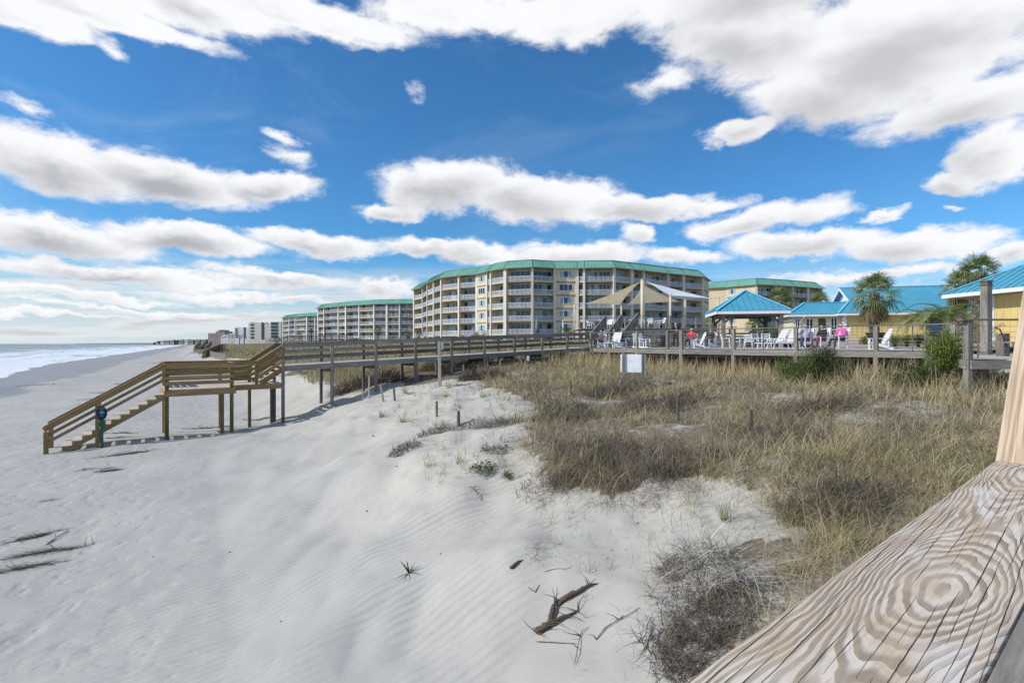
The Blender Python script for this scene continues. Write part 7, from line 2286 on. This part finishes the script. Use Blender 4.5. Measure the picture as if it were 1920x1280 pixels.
# dog-waste station on the stairs: dark plate with pale emblem, green box and post
M_GREEN = pmat('green_paint', (0.012, 0.12, 0.055), 0.1, 4.0, 0.4); M_NAVYP = pmat('navy_sign_plate', (0.01, 0.02, 0.05), 0.1, 4.0, 0.4); M_CYAN = pmat('pale_cyan_print', (0.10, 0.42, 0.55), 0.05, 4.0, 0.4)
pa = bp(A0 - RUN * 0.58, N1 + 0.28, 0); gzv_ = gza(pa)
t = thing('bag_station', 'green post with dark plate, pale blue emblem and green box beside the beach stairs', 'sign', (pa.x, pa.y, gzv_))
ztop = gzv_ + 1.62
m = MB(); m.box(pa.x, pa.y, gzv_ - 0.2, 0.10, 0.10, ztop - gzv_ + 0.1, rz=RZA); m.build('post', M_GREEN, t)
fr = (Vector((0, 0, 0)) - Vector((pa.x, pa.y, 0))).normalized()
fs_ = Vector((-fr.y, fr.x, 0))
def oval(mb, c, rx, rz_, d, n=20, mi=0):
    vs = []
    for dd_ in (0, 1):
        for k in range(n):
            a = 2 * math.pi * k / n
            vs.append(c + fs_ * rx * math.cos(a) + UP * rz_ * math.sin(a) + fr * d * dd_)
    fsx = [tuple(range(n))[::-1], tuple(n + k for k in range(n))] + [(k, (k + 1) % n, n + (k + 1) % n, n + k) for k in range(n)]
    mb.mesh(vs, fsx, mi)
c = Vector((pa.x, pa.y, ztop - 0.27)) + fr * 0.075
m = MB(); oval(m, c, 0.17, 0.27, 0.02); pl_ = m.build('plate', M_NAVYP, t)
m = MB(); oval(m, c + fr * 0.024 + UP * 0.03, 0.055, 0.05, 0.005); oval(m, c + fr * 0.0245 + UP * 0.095, 0.028, 0.028, 0.005, 10); m.beam(c + fr * 0.028 - fs_ * 0.09 + UP * 0.025, c + fr * 0.028 + fs_ * 0.09 + UP * 0.025, 0.004, 0.025); m.beam(c + fr * 0.028 - fs_ * 0.05 - UP * 0.09, c + fr * 0.028 + fs_ * 0.05 - UP * 0.09, 0.004, 0.02); m.beam(c + fr * 0.028 - fs_ * 0.07 + UP * 0.19, c + fr * 0.028 + fs_ * 0.07 + UP * 0.19, 0.004, 0.025)
m.build('emblem', M_CYAN, pl_)
q = Vector((pa.x, pa.y, ztop - 0.78)) + fr * 0.12
m = MB(); m.box(q.x, q.y, q.z, 0.24, 0.14, 0.24, rz=math.atan2(fs_.y, fs_.x)); m.build('bag_box', M_GREEN, t, bevel=0.02)

STK = [(692, 748, 704, 'tall pale stake leaning in the sand close to the boardwalk pile', M_PALE, 0.05, 0), (721, 753, 722, 'grey slanting stake on the sand slope, first of a pair', M_PALE, 0.06, -0.12), (741, 752, 727, 'dark slanting stake on the sand slope, second of the pair', M_STAKE, 0.06, -0.05),
       (819, 781, 751, 'dark short stake alone on the white sand mound', M_STAKE, 0.05, 0), (860, 800, 770, 'dark stake sticking out of the long vine tangle', M_STAKE, 0.06, 0), (869, 708, 684, 'thick grey stake in front of the grey domed dead shrub', M_GREY, 0.07, 0),
       (784, 714, 696, 'small pale stake near the boardwalk beyond the notice post', M_PALE, 0.05, 0), (656, 712, 695, 'small dark stake beyond the boardwalk on the bare sand', M_STAKE, 0.05, 0), (680, 751, 729, 'short pale stake beside the root-laced thicket', M_PALE, 0.045, 0),
       (1003, 838, 806, 'grey stake in the grass edge above the broad-leaved plant', M_GREY, 0.055, 0.05), (1070, 740, 712, 'slim dark stake behind the green domed shrub', M_STAKE, 0.05, 0), (1118, 752, 719, 'dark stake between the green domed shrub and the notice board', M_STAKE, 0.05, 0),
       (957, 714, 697, 'tiny dark stake right of the grey domed dead shrub', M_STAKE, 0.04, 0), (1271, 788, 741, 'tall dark stake beside the low brown bush', M_STAKE, 0.05, 0), (1408, 806, 766, 'dark flat-topped stake alone in the tan grass near the broad railing', M_STAKE, 0.06, 0)]
for (px, pb, ptp, lb, mt, w, ln_) in STK:
    p = hit(px, pb); h = (pb - ptp) / F * p.y
    t = thing('stake', lb, 'stake', p, group='old fence stakes in the dune'); w *= 0.68
    m = MB()
    q = p + UP * h + Vector((ln_ * h * 2, 0, 0))
    m.hexa([(p.x - w, p.y - w, p.z - .25), (p.x + w, p.y - w, p.z - .25), (p.x + w, p.y + w, p.z - .25), (p.x - w, p.y + w, p.z - .25), (q.x - w * .9, q.y - w * .9, q.z), (q.x + w * .9, q.y - w * .9, q.z - .02), (q.x + w * .9, q.y + w * .9, q.z - .03), (q.x - w * .9, q.y + w * .9, q.z)])
    m.build('shaft', mt, t, bevel=0.008)

# ---- storm wrack and driftwood
M_WRACK = leafy_mat('dead_reed_wrack', [(0.0, (0.028, 0.022, 0.015)), (0.5, (0.11, 0.085, 0.055)), (0.85, (0.26, 0.21, 0.13)), (1.0, (0.42, 0.36, 0.24))], 0.0, 0.9)
def wrack(label, px, py, L, Wd, ang, n, seed, h=0.05):
    rng = np.random.default_rng(seed); n = int(n * 0.45); Wd = Wd * 0.8
    p = hit(px, py)
    t = thing('reed_wrack', label, 'wrack', p, group='strips of dead reeds on the sand')
    d = np.array([math.cos(ang), math.sin(ang)]); s_ = np.array([-d[1], d[0]])
    u = rng.normal(0, 0.42, n).clip(-1, 1) * L; v_ = rng.normal(0, 0.4, n).clip(-1.1, 1.1) * Wd * (1.1 - np.abs(u / L) * 0.8)
    x = p.x + d[0] * u + s_[0] * v_; y = p.y + d[1] * u + s_[1] * v_
    z = gz(x, y) + rng.uniform(-0.005, h, n) * np.clip(1.1 - np.abs(u / L), 0, 1)
    a = ang + rng.normal(0, 0.55, n) + np.pi * (rng.random(n) < 0.5)
    ds = math.hypot(p.x, p.y)
    ll = rng.uniform(0.12, 0.55, n) * min(1.0, 0.35 + L * 0.6)
    v, f = blades_np(np.stack([x, y, z], -1), a, ll, np.maximum(0.005, 0.0006 * ds) * rng.uniform(0.7, 1.8, n), np.full(n, 1.48) + rng.normal(0, 0.13, n), rng.normal(0.05, 0.15, n), 3, rng.normal(0, 0.4, n))
    v[:, 2] = np.maximum(v[:, 2], gz(v[:, 0], v[:, 1]) + 0.003)
    np_mesh('reeds', v - np.array(p), f, M_WRACK, parent=t, attrs={'tone': np.repeat(rng.beta(1.3, 2.2, n), 8)})
AD = math.atan2(A.y, A.x)
for a in [('wide low heap of dead reeds above the long raft of sticks', 62, 1008, 0.55, 0.14, AD + 0.1, 420, 1), ('long raft of dark reeds and sticks pointing up the beach', 82, 1035, 0.95, 0.10, AD - 0.35, 480, 2), ('ragged dark reed strip just below the long raft', 25, 1068, 0.8, 0.14, AD - 0.2, 480, 3),
          ('long thin reed strip with a thick end below the beach stairs', 232, 852, 1.1, 0.10, AD - 0.1, 420, 4), ('small bushy pile of pale reeds on the smooth sand', 205, 883, 0.42, 0.15, AD - 0.4, 330, 5, 0.12), ('tiny dark reed patch beside the bushy pile', 160, 880, 0.3, 0.05, AD, 90, 6), ('short dark stick-like reed strip alone on the sand', 93, 938, 0.25, 0.03, AD, 70, 7),
          ('dark wrack heap under the landing, between its posts', 385, 803, 1.0, 0.30, 0.2, 520, 8), ('smaller wrack heap close to the middle landing post', 425, 800, 0.5, 0.18, 0.4, 220, 9), ('flat wrack patch behind the landing under the boardwalk end', 492, 786, 1.1, 0.22, 0.1, 330, 10),
          ('dark wrack strip in the shade beneath the beach steps', 226, 812, 1.0, 0.16, 0.1, 320, 11), ('thin dark wrack line next to the foot of the steps', 213, 822, 0.9, 0.10, 0.2, 220, 12), ('dark reed streak up the beach seen over the stair rail, highest of four', 226, 719, 1.1, 0.20, 0.15, 200, 13), ('dark reed streak up the beach over the stair rail, second of four', 196, 736, 1.6, 0.16, 0.15, 220, 14),
          ('dark reed streak up the beach over the stair rail, third of four', 172, 748, 1.5, 0.14, 0.15, 220, 15), ('faint reed streak up the beach over the stair rail, lowest of four', 160, 758, 1.2, 0.10, 0.15, 130, 16), ('distant dark weed patch on the open beach beyond the stairs', 268, 680, 0.8, 0.35, 0.1, 110, 17), ('distant long weed patch next to the landing rail', 293, 681, 1.5, 0.35, 0.1, 150, 18),
          ('weed streak along the wet sand by the water', 70, 722, 2.6, 0.5, 0.6, 170, 19), ('far weed patch below the wooden beach walkway', 345, 669, 1.6, 0.5, 0.1, 110, 20), ('far weed speck on the beach toward the walkers', 280, 668, 1.2, 0.5, 0.1, 70, 21), ('white-sand debris streak by the sand fence', 378, 667, 2.0, 0.6, 0.1, 110, 22), ('dark leaf litter streak under the boardwalk ramp', 640, 692, 0.9, 0.2, 0.3, 120, 23)]:
    wrack(*a)
M_LOG = wood_mat('rotten_driftwood', (0.165, 0.115, 0.075), (0.04, 0.03, 0.022), 0.3)
def branch(name, label, pts_px, rad, lift=0.03, cat='driftwood', mat=None, twigs=0, seed=0):
    rng = random.Random(seed)
    pts = [hit(px, py) + UP * (lift * (1 if 0 < i < len(pts_px) - 1 else 0.35)) for i, (px, py) in enumerate(pts_px)]
    t = thing(name, label, cat, pts[0])
    rr = list(rad) if hasattr(rad, '__len__') else [rad * (1 - 0.6 * i / len(pts)) for i in range(len(pts))]
    P2 = []; R2 = []
    ns = 5
    for i in range(len(pts) - 1):
        for k in range(ns):
            f = k / ns; r0 = rr[i] * (1 - f) + rr[i + 1] * f
            P2.append(pts[i].lerp(pts[i + 1], f) + Vector((rng.uniform(-1, 1), rng.uniform(-1, 1), rng.uniform(-.5, .5))) * r0 * 0.22); R2.append(r0 * rng.uniform(0.72, 1.2))
    P2.append(pts[-1]); R2.append(rr[-1] * 0.5); R2[0] *= 0.45
    m = MB(); m.tube(P2, R2, 9, tone=0.5)
    vv = []
    for q in m.v: vv.append((q[0] + rng.uniform(-1, 1) * rr[0] * 0.10, q[1] + rng.uniform(-1, 1) * rr[0] * 0.10, q[2] + rng.uniform(-1, 1) * rr[0] * 0.10))
    m.v = vv
    m.build('stem', mat or M_LOG, t)
    for k in range(twigs):
        b = pts[rng.randrange(len(pts))]
        d = Vector((rng.uniform(-1, 1), rng.uniform(-1, 1), rng.uniform(0, 0.5))).normalized() * rng.uniform(0.06, 0.22)
        e = b + d
        zz = float(gz(np.array([e.x]), np.array([e.y]))[0]) + 0.01
        if e.z < zz: e.z = zz
        m = MB(); m.tube([b, b + d * 0.5 + Vector((rng.uniform(-.02, .02), rng.uniform(-.02, .02), 0.01)), e], [0.006, 0.004, 0.002], 4); m.build('twig', mat or M_LOG, t)
    return t
branch('driftwood', 'rotten brown driftwood limb with hollow, lying on the sand', [(1044, 1138), (1062, 1124), (1085, 1113), (1104, 1101), (1121, 1095)], [0.021, 0.026, 0.024, 0.015, 0.005], 0.03, twigs=5, seed=3)
branch('driftwood', 'dark driftwood root end with ragged fibres below the brown limb', [(1006, 1188), (1020, 1180), (1040, 1172), (1060, 1160), (1083, 1148)], [0.036, 0.034, 0.027, 0.017, 0.005], 0.035, twigs=14, seed=4)
branch('driftwood', 'upright decayed root stub joining the two driftwood limbs', [(1030, 1178), (1034, 1160), (1040, 1142), (1046, 1128)], [0.022, 0.026, 0.022, 0.01], 0.05, twigs=12, seed=5)
branch('driftwood', 'small wedge of split wood lying on rippled sand', [(957, 1068), (964, 1062), (972, 1056), (981, 1050)], [0.022, 0.024, 0.014, 0.003], 0.015, twigs=0, seed=6)
branch('stick', 'thin straight stick lying below the driftwood', [(1005, 1204), (1040, 1206), (1082, 1207)], 0.006, 0.01, 'stick', M_STAKE)
branch('stick', 'long curved twig on the sand right of the driftwood', [(1118, 1200), (1135, 1180), (1160, 1164), (1180, 1155), (1200, 1140)], 0.006, 0.02, 'stick', M_STAKE, twigs=3, seed=8)
branch('stick', 'twig standing out of the sand below the driftwood', [(1078, 1247), (1083, 1222), (1088, 1195)], 0.005, 0.04, 'stick', M_STAKE, twigs=4, seed=9)
branch('stick', 'dark crooked twig on the sand above the driftwood', [(1130 - 140, 1100), (1003, 1112), (1012, 1096)], 0.006, 0.01, 'stick', M_STAKE)
branch('stick', 'wavy root line in the sand above the driftwood limb', [(1020, 1072), (1035, 1068), (1045, 1066), (1062, 1067), (1072, 1062)], 0.004, 0.004, 'stick', M_STAKE)
branch('stick', 'bleached branch pair lying with the long reed raft', [(86, 1022), (105, 1010), (122, 1000), (130, 995)], 0.018, 0.03, 'stick', M_PALE, twigs=4, seed=12)
branch('stick', 'small dark twig cluster standing out of the ripples', [(902, 940), (894, 928), (887, 916)], 0.006, 0.05, 'stick', M_STAKE, twigs=7, seed=13)
# rosette plant and sand tufts
def tuft(name, label, px, py, n, L, tones, lean, droop, width, seed, mat=None, spread=0.02, cat='grass tuft', group=None):
    rng = np.random.default_rng(seed); p = hit(px, py)
    t = thing(name, label, cat, p, group=group)
    rt = np.concatenate([rng.normal(0, spread, (n, 2)), np.full((n, 1), -0.01)], 1)
    v, f = blades_np(rt, rng.uniform(0, 6.28, n) if n > 3 else rng.uniform(-0.7, 0.7, n), rng.uniform(L * 0.6, L * 1.15, n), np.full(n, width) * rng.uniform(0.7, 1.2, n), rng.uniform(*lean, n), rng.uniform(*droop, n), 6, rng.normal(0, 0.4, n))
    np_mesh('blades', v, f, mat or M_GRASS, parent=t, attrs={'tone': np.repeat(rng.uniform(*tones, n), 14)})
    return t
tuft('rosette_plant', 'dark green spiky rosette plant alone on the rippled sand', 766, 1073, 13, 0.24, (0.12, 0.5), (0.3, 1.3), (0.1, 0.7), 0.022, 3, M_LEAF, 0.010, 'plant')
SG = 'grass tufts on the bare sand'
for a in [('brown and dark grass tuft at the lip of the smooth slope', 716, 782, 46, 0.50, (0.05, 0.75), (0.1, 1.0), (0.2, 1.2), 0.012, 4), ('greenish grass tuft right of the dark tuft on the slope lip', 757, 792, 50, 0.48, (0.3, 0.95), (0.1, 0.9), (0.2, 1.4), 0.012, 5), ('thin grass tuft behind the short dark stake', 835, 745, 26, 0.5, (0.3, 0.9), (0.0, 0.8), (0.1, 1.0), 0.014, 6),
          ('bushy yellow-green tuft near the pale slanting stakes', 760, 737, 40, 0.55, (0.5, 0.95), (0.0, 0.8), (0.1, 1.0), 0.014, 7), ('green tuft on the sand mound below the thick grey stake', 905, 745, 34, 0.5, (0.5, 0.95), (0.0, 0.8), (0.1, 1.0), 0.013, 8), ('grass tuft by the notice post foot', 842, 728, 24, 0.5, (0.4, 0.9), (0.0, 0.7), (0.1, 1.0), 0.016, 9),
          ('tall thin green tuft on the near sand face', 862, 868, 24, 0.34, (0.5, 0.98), (0.0, 0.6), (0.1, 0.9), 0.009, 10), ('pale low tuft left of the tall green tuft on the near sand face', 800, 873, 22, 0.26, (0.4, 0.85), (0.1, 1.1), (0.2, 1.4), 0.008, 11), ('single clump of curved blades on the smooth slope', 823, 910, 9, 0.32, (0.45, 0.85), (0.1, 0.6), (0.3, 1.1), 0.009, 12),
          ('arching long blade tuft bent over the sand', 1004, 1027, 7, 0.36, (0.35, 0.75), (0.2, 0.8), (1.2, 2.2), 0.008, 13), ('two upright green stems with dark bases on the sand', 1033, 985, 10, 0.34, (0.4, 0.9), (0.0, 0.45), (0.1, 0.8), 0.009, 14), ('low spreading brown tuft with a long side blade', 1052, 1022, 9, 0.24, (0.25, 0.6), (0.5, 1.3), (0.1, 0.8), 0.008, 15),
          ('flat brown blades curling on the sand above the split wood', 1005, 1045, 9, 0.22, (0.2, 0.6), (0.9, 1.5), (0.1, 0.6), 0.006, 16), ('dark spiky tuft at the edge of the bright mound', 1205, 950, 14, 0.24, (0.05, 0.5), (0.0, 0.8), (0.1, 0.8), 0.007, 17), ('tall green tuft on the bright sand mound', 1360, 975, 40, 0.40, (0.7, 1.0), (0.0, 0.5), (0.1, 0.9), 0.007, 18),
          ('second tall green tuft further right on the bright mound', 1472, 985, 44, 0.42, (0.7, 1.0), (0.0, 0.5), (0.1, 0.9), 0.007, 19), ('green tuft on the crest of the bright mound', 1295, 945, 34, 0.30, (0.5, 0.98), (0.0, 0.8), (0.1, 1.0), 0.006, 20)]:
    tuft('grass_tuft', *a, spread=0.05, group=SG)
# pebbles and clods
PB = [(688, 958, 'dark clod alone on the smooth slope'), (700, 817, 'small dark clod near the slope lip'), (744, 874, 'tiny dark clod on the slope below the vine tip'), (827, 1038, 'small stone on the ripples above the rosette plant'), (1147, 1032, 'pair-like dark stone on the pale sand'), (1139, 1046, 'small round stone beside the pair-like stone'), (1196, 981, 'dark stone at the foot of the bright mound'), (527, 1165, 'little stone low on the beach'), (288, 1044, 'little dark stone on the open sand'), (431, 1035, 'dark speck of shell on the open sand')]
for k, (px, py, lb) in enumerate(PB):
    p = hit(px, py); r = 0.0022 * p.y * 1.0
    rng = random.Random(k)
    m = MB(); m.tube([p - UP * r * 0.4, p + UP * r * 0.15, p + UP * r * 0.6], [r * 0.8, r * rng.uniform(1, 1.3), r * 0.4], 7, tone=0.3)
    o = m.build('stone', M_STAKE); tag(o, lb, 'stone', group='stones on the sand')

# ---- bits on the decks
M_BIN = pmat('dark_bin_plastic', (0.03, 0.032, 0.034), 0.2, 4.0, 0.5)
p = on_deck(1239, 41.0)
t = thing('rubbish_bin', 'dark round rubbish bin by the slatted fence', 'bin', p)
m = MB(); m.tube([(p.x, p.y, DZ), (p.x, p.y, DZ + 0.8)], [0.34, 0.38], 16); m.build('barrel', M_BIN, t)
m = MB(); m.tube([(p.x, p.y, DZ + 0.80), (p.x, p.y, DZ + 0.90), (p.x, p.y, DZ + 1.0)], [0.40, 0.38, 0.14], 16); m.build('lid', M_BIN, t)
p = at(1641, 634, 31.0); p.z = -0.05
t = thing('planter', 'black round planter behind the lone adirondack chair', 'planter', p)
m = MB(); m.tube([(p.x, p.y, -0.1), (p.x, p.y, 0.1), (p.x, p.y, 0.45), (p.x, p.y, 0.62)], [0.30, 0.28, 0.42, 0.5], 16); m.build('bowl', M_BIN, t)
m = MB(); m.tube([(p.x, p.y, 0.62), (p.x, p.y, 0.66)], [0.54, 0.54], 16); m.build('rim', M_BIN, t)
# bench on the near platform
bx, by = 15.75, 16.4
t = thing('bench', 'grey timber bench with black curved iron arm on the viewing platform', 'bench', (bx + .4, by, NZ))
m = MB()
for k in range(4): m.beam((bx, by - 0.2 + k * 0.13, NZ + 0.47), (bx + 1.6, by - 0.2 + k * 0.13, NZ + 0.47), 0.12, 0.045)
m.beam((bx, by - 0.27, NZ + 0.40), (bx + 1.6, by - 0.27, NZ + 0.40), 0.04, 0.14)
m.build('seat', M_GREY, t)
for xx in (bx + 0.75, bx + 1.4):
    m = MB(); m.box(xx, by, NZ, 0.14, 0.4, 0.42); m.build('leg', M_GREYD, t)
m = MB(); m.tube([(bx - 0.28, by, NZ + 0.95), (bx - 0.12, by, NZ + 0.88), (bx - 0.02, by, NZ + 0.65), (bx + 0.05, by, NZ + 0.40), (bx + 0.3, by, NZ + 0.12), (bx + 0.75, by, NZ + 0.03)], 0.022, 6); m.build('arm', M_BIN, t)
p = at(1880, 600, 17.6)
t = thing('bollard_post', 'brown square timber post behind the bench on the viewing platform', 'post', (p.x, p.y, NZ)); post(t, p, NZ, 0.35, M_STAKE, 0.26, rz=0.2, name='shaft')
p = at(1833.5, 610, 15.6)
t = thing('garden_stake', 'thin rusty brown pole behind the platform cables', 'pole', (p.x, p.y, -1.2)); m = MB(); m.tube([(p.x, p.y, -1.3), (p.x, p.y, 0.45)], 0.022, 6); m.build('shaft', pmat('rusty_pole', (0.19, 0.09, 0.05), 0.2, 5.0, 0.8), t)

# ---- far timber structures along the beach
M_BRN = wood_mat('brown_far_timber', (0.20, 0.14, 0.08), (0.10, 0.07, 0.04), 0.2)
t = thing('beach_walkway', 'distant brown timber walkway with steps down to the beach', 'walkway', at(400, 660, 110))
for dx in (0.0, 1.6):
    a_ = at(381 + dx * 2.5, 659.5, 105); b_ = at(413 + dx * 2.5, 645.5, 112); c_ = at(424, 645.6, 114)
    for k, h in enumerate((0.0, -0.45, -0.9)):
        m = MB(); m.beam(a_ + UP * h, b_ + UP * h, 0.08, 0.22); m.beam(b_ + UP * h, c_ + UP * h, 0.08, 0.22); m.build('rail', M_BRN, t)
    for f in (0, 0.25, 0.5, 0.75, 1.0):
        p = a_.lerp(b_, f); m = MB(); m.box(p.x, p.y, gza(p) - 0.3, 0.2, 0.2, p.z - gza(p) + 0.35); m.build('post', M_BRN, t)
m = MB(); a_ = at(383, 669, 105); b_ = at(415, 656.5, 112); c_ = at(424, 656.0, 114)
m.beam(a_, b_, 1.4, 0.2); m.beam(b_, c_, 1.4, 0.2); m.build('deck', M_BRN, t)
t = thing('dune_stairs', 'distant dark timber stairs with sloping rails above the brown walkway', 'stairs', at(380, 648, 165))
for k, (x0, y0, x1, y1) in enumerate(((365, 649.5, 376, 640.5), (376, 650.0, 385, 640.0), (386.5, 649.0, 397, 639.6))):
    a_ = at(x0, y0, 160); b_ = at(x1, y1, 172)
    for h in (0, -0.5, -1.0):
        m = MB(); m.beam(a_ + UP * h, b_ + UP * h, 0.25, 0.34); m.build('rail', M_GREYD, t)
    m = MB(); p = a_; m.box(p.x, p.y, gza(p) - 0.3, 0.25, 0.25, max(0.5, p.z - gza(p) + 0.3)); m.build('post', M_GREYD, t)
m = MB(); m.beam(at(365, 653, 160), at(386, 652, 163), 1.2, 0.5); m.build('landing', M_GREYD, t)
t = thing('sand_fence', 'tan slatted sand fence climbing the dune beyond the landing', 'fence', hit(405, 674))
m = MB()
pa_, pb_ = hit(391, 668), hit(424, 676)
pa_.z = gza(pa_); nsl = 44
for k in range(nsl):
    p = pa_.lerp(pb_, k / nsl); z0 = gza(p)
    h = 1.15 + 0.12 * math.sin(k * 1.7)
    m.beam((p.x, p.y, z0 - 0.1), (p.x, p.y, z0 + h), 0.10, 0.03, up=Vector((0, 1, 0)), tone=random.random())
for h in (0.3, 0.8):
    m.beam(pa_ + UP * h, Vector((pb_.x, pb_.y, gza(pb_))) + UP * h, 0.04, 0.04)
m.build('slats', M_PALE, t)
t = thing('dune_deck', 'dark timber deck with railing on the dune before the second block', 'deck', at(590, 640, 112))
a_ = at(539, 641, 112); b_ = at(650, 640, 108)
m = MB(); m.beam(a_, b_, 3.0, 0.5); m.build('deck_floor', M_GREYD, t)
for h in (0.55, 0.95, 1.35):
    m = MB(); m.beam(a_ + UP * h, b_ + UP * h, 0.1, 0.2); m.build('rail', M_GREYD, t)
for k in range(9):
    p = a_.lerp(b_, k / 8); m = MB(); m.box(p.x, p.y, gza(p) - 0.3, 0.16, 0.16, p.z + 1.4 - gza(p) + 0.3); m.build('post', M_GREYD, t)
for k, (px, yt, lb) in enumerate(((584, 619, 'dark slim lamp post first in the row before the second block'), (600, 617.5, 'dark lamp post in the middle of the row before the second block'), (610, 618, 'dark lamp post last in the row, nearest the boardwalk'))):
    p = at(px, 640, 108); q = at(px, yt, 108)
    t = thing('lamp_post', lb, 'lamp post', p, group='dark lamp posts on the dune deck')
    m = MB(); m.tube([p, q], 0.10, 6); m.build('shaft', M_BIN, t)
    m = MB(); m.tube([q, q + UP * 0.12, q + UP * 0.34, q + UP * 0.44], [0.10, 0.2, 0.2, 0.05], 8); m.build('lantern', M_BIN, t)
# white garden stair walls at the foot of the large block
for (x0, y0, x1, y1, Y, lb) in ((872, 634, 888, 620, 118, 'white sloping stair wall at the foot of the large block near the dune bush'), (903, 620, 915, 628, 116, 'white stair wall sloping down beside the windows of the large block'), (790, 634, 799, 622, 140, 'white sloping stair wall at the corner of the large block')):
    a_ = at(x0, y0, Y); b_ = at(x1, y1, Y)
    t = thing('stair_wall', lb, 'stair wall', (a_.x, a_.y, min(a_.z, b_.z)))
    m = MB(); m.beam(a_, b_, 0.3, 0.9); m.build('wall', M_RAILW, t)
    m = MB(); m.beam(a_ + UP * 0.65, b_ + UP * 0.65, 0.4, 0.12); m.build('coping', M_RAILW, t)
p = at(1055.5, 603, 75); t = thing('lamp_post', 'thin white garden lamp post before the condo wall, by the dark green bush', 'lamp post', (p.x, p.y, 0)); m = MB(); m.tube([(p.x, p.y, -0.5), p], 0.07, 8); m.build('shaft', M_WHITE, t); m = MB(); m.tube([p, p + UP * 0.1, p + UP * 0.25], [0.12, 0.14, 0.05], 8); m.build('lantern', M_WHITE, t)
p = at(1007, 598, 108); t = thing('closed_umbrella', 'tall grey furled parasol beside the thick column of the large block', 'parasol', (p.x, p.y, 1.0)); m = MB(); m.tube([(p.x, p.y, 0), (p.x, p.y, 5.3)], 0.06, 6); m.build('pole', M_GREY, t); m = MB(); m.tube([(p.x, p.y, 2.2), (p.x, p.y, 3.6), (p.x, p.y, 4.8), (p.x, p.y, 5.35)], [0.3, 0.42, 0.3, 0.08], 8); m.build('canopy', pmat('grey_canvas', (0.22, 0.22, 0.22)), t)
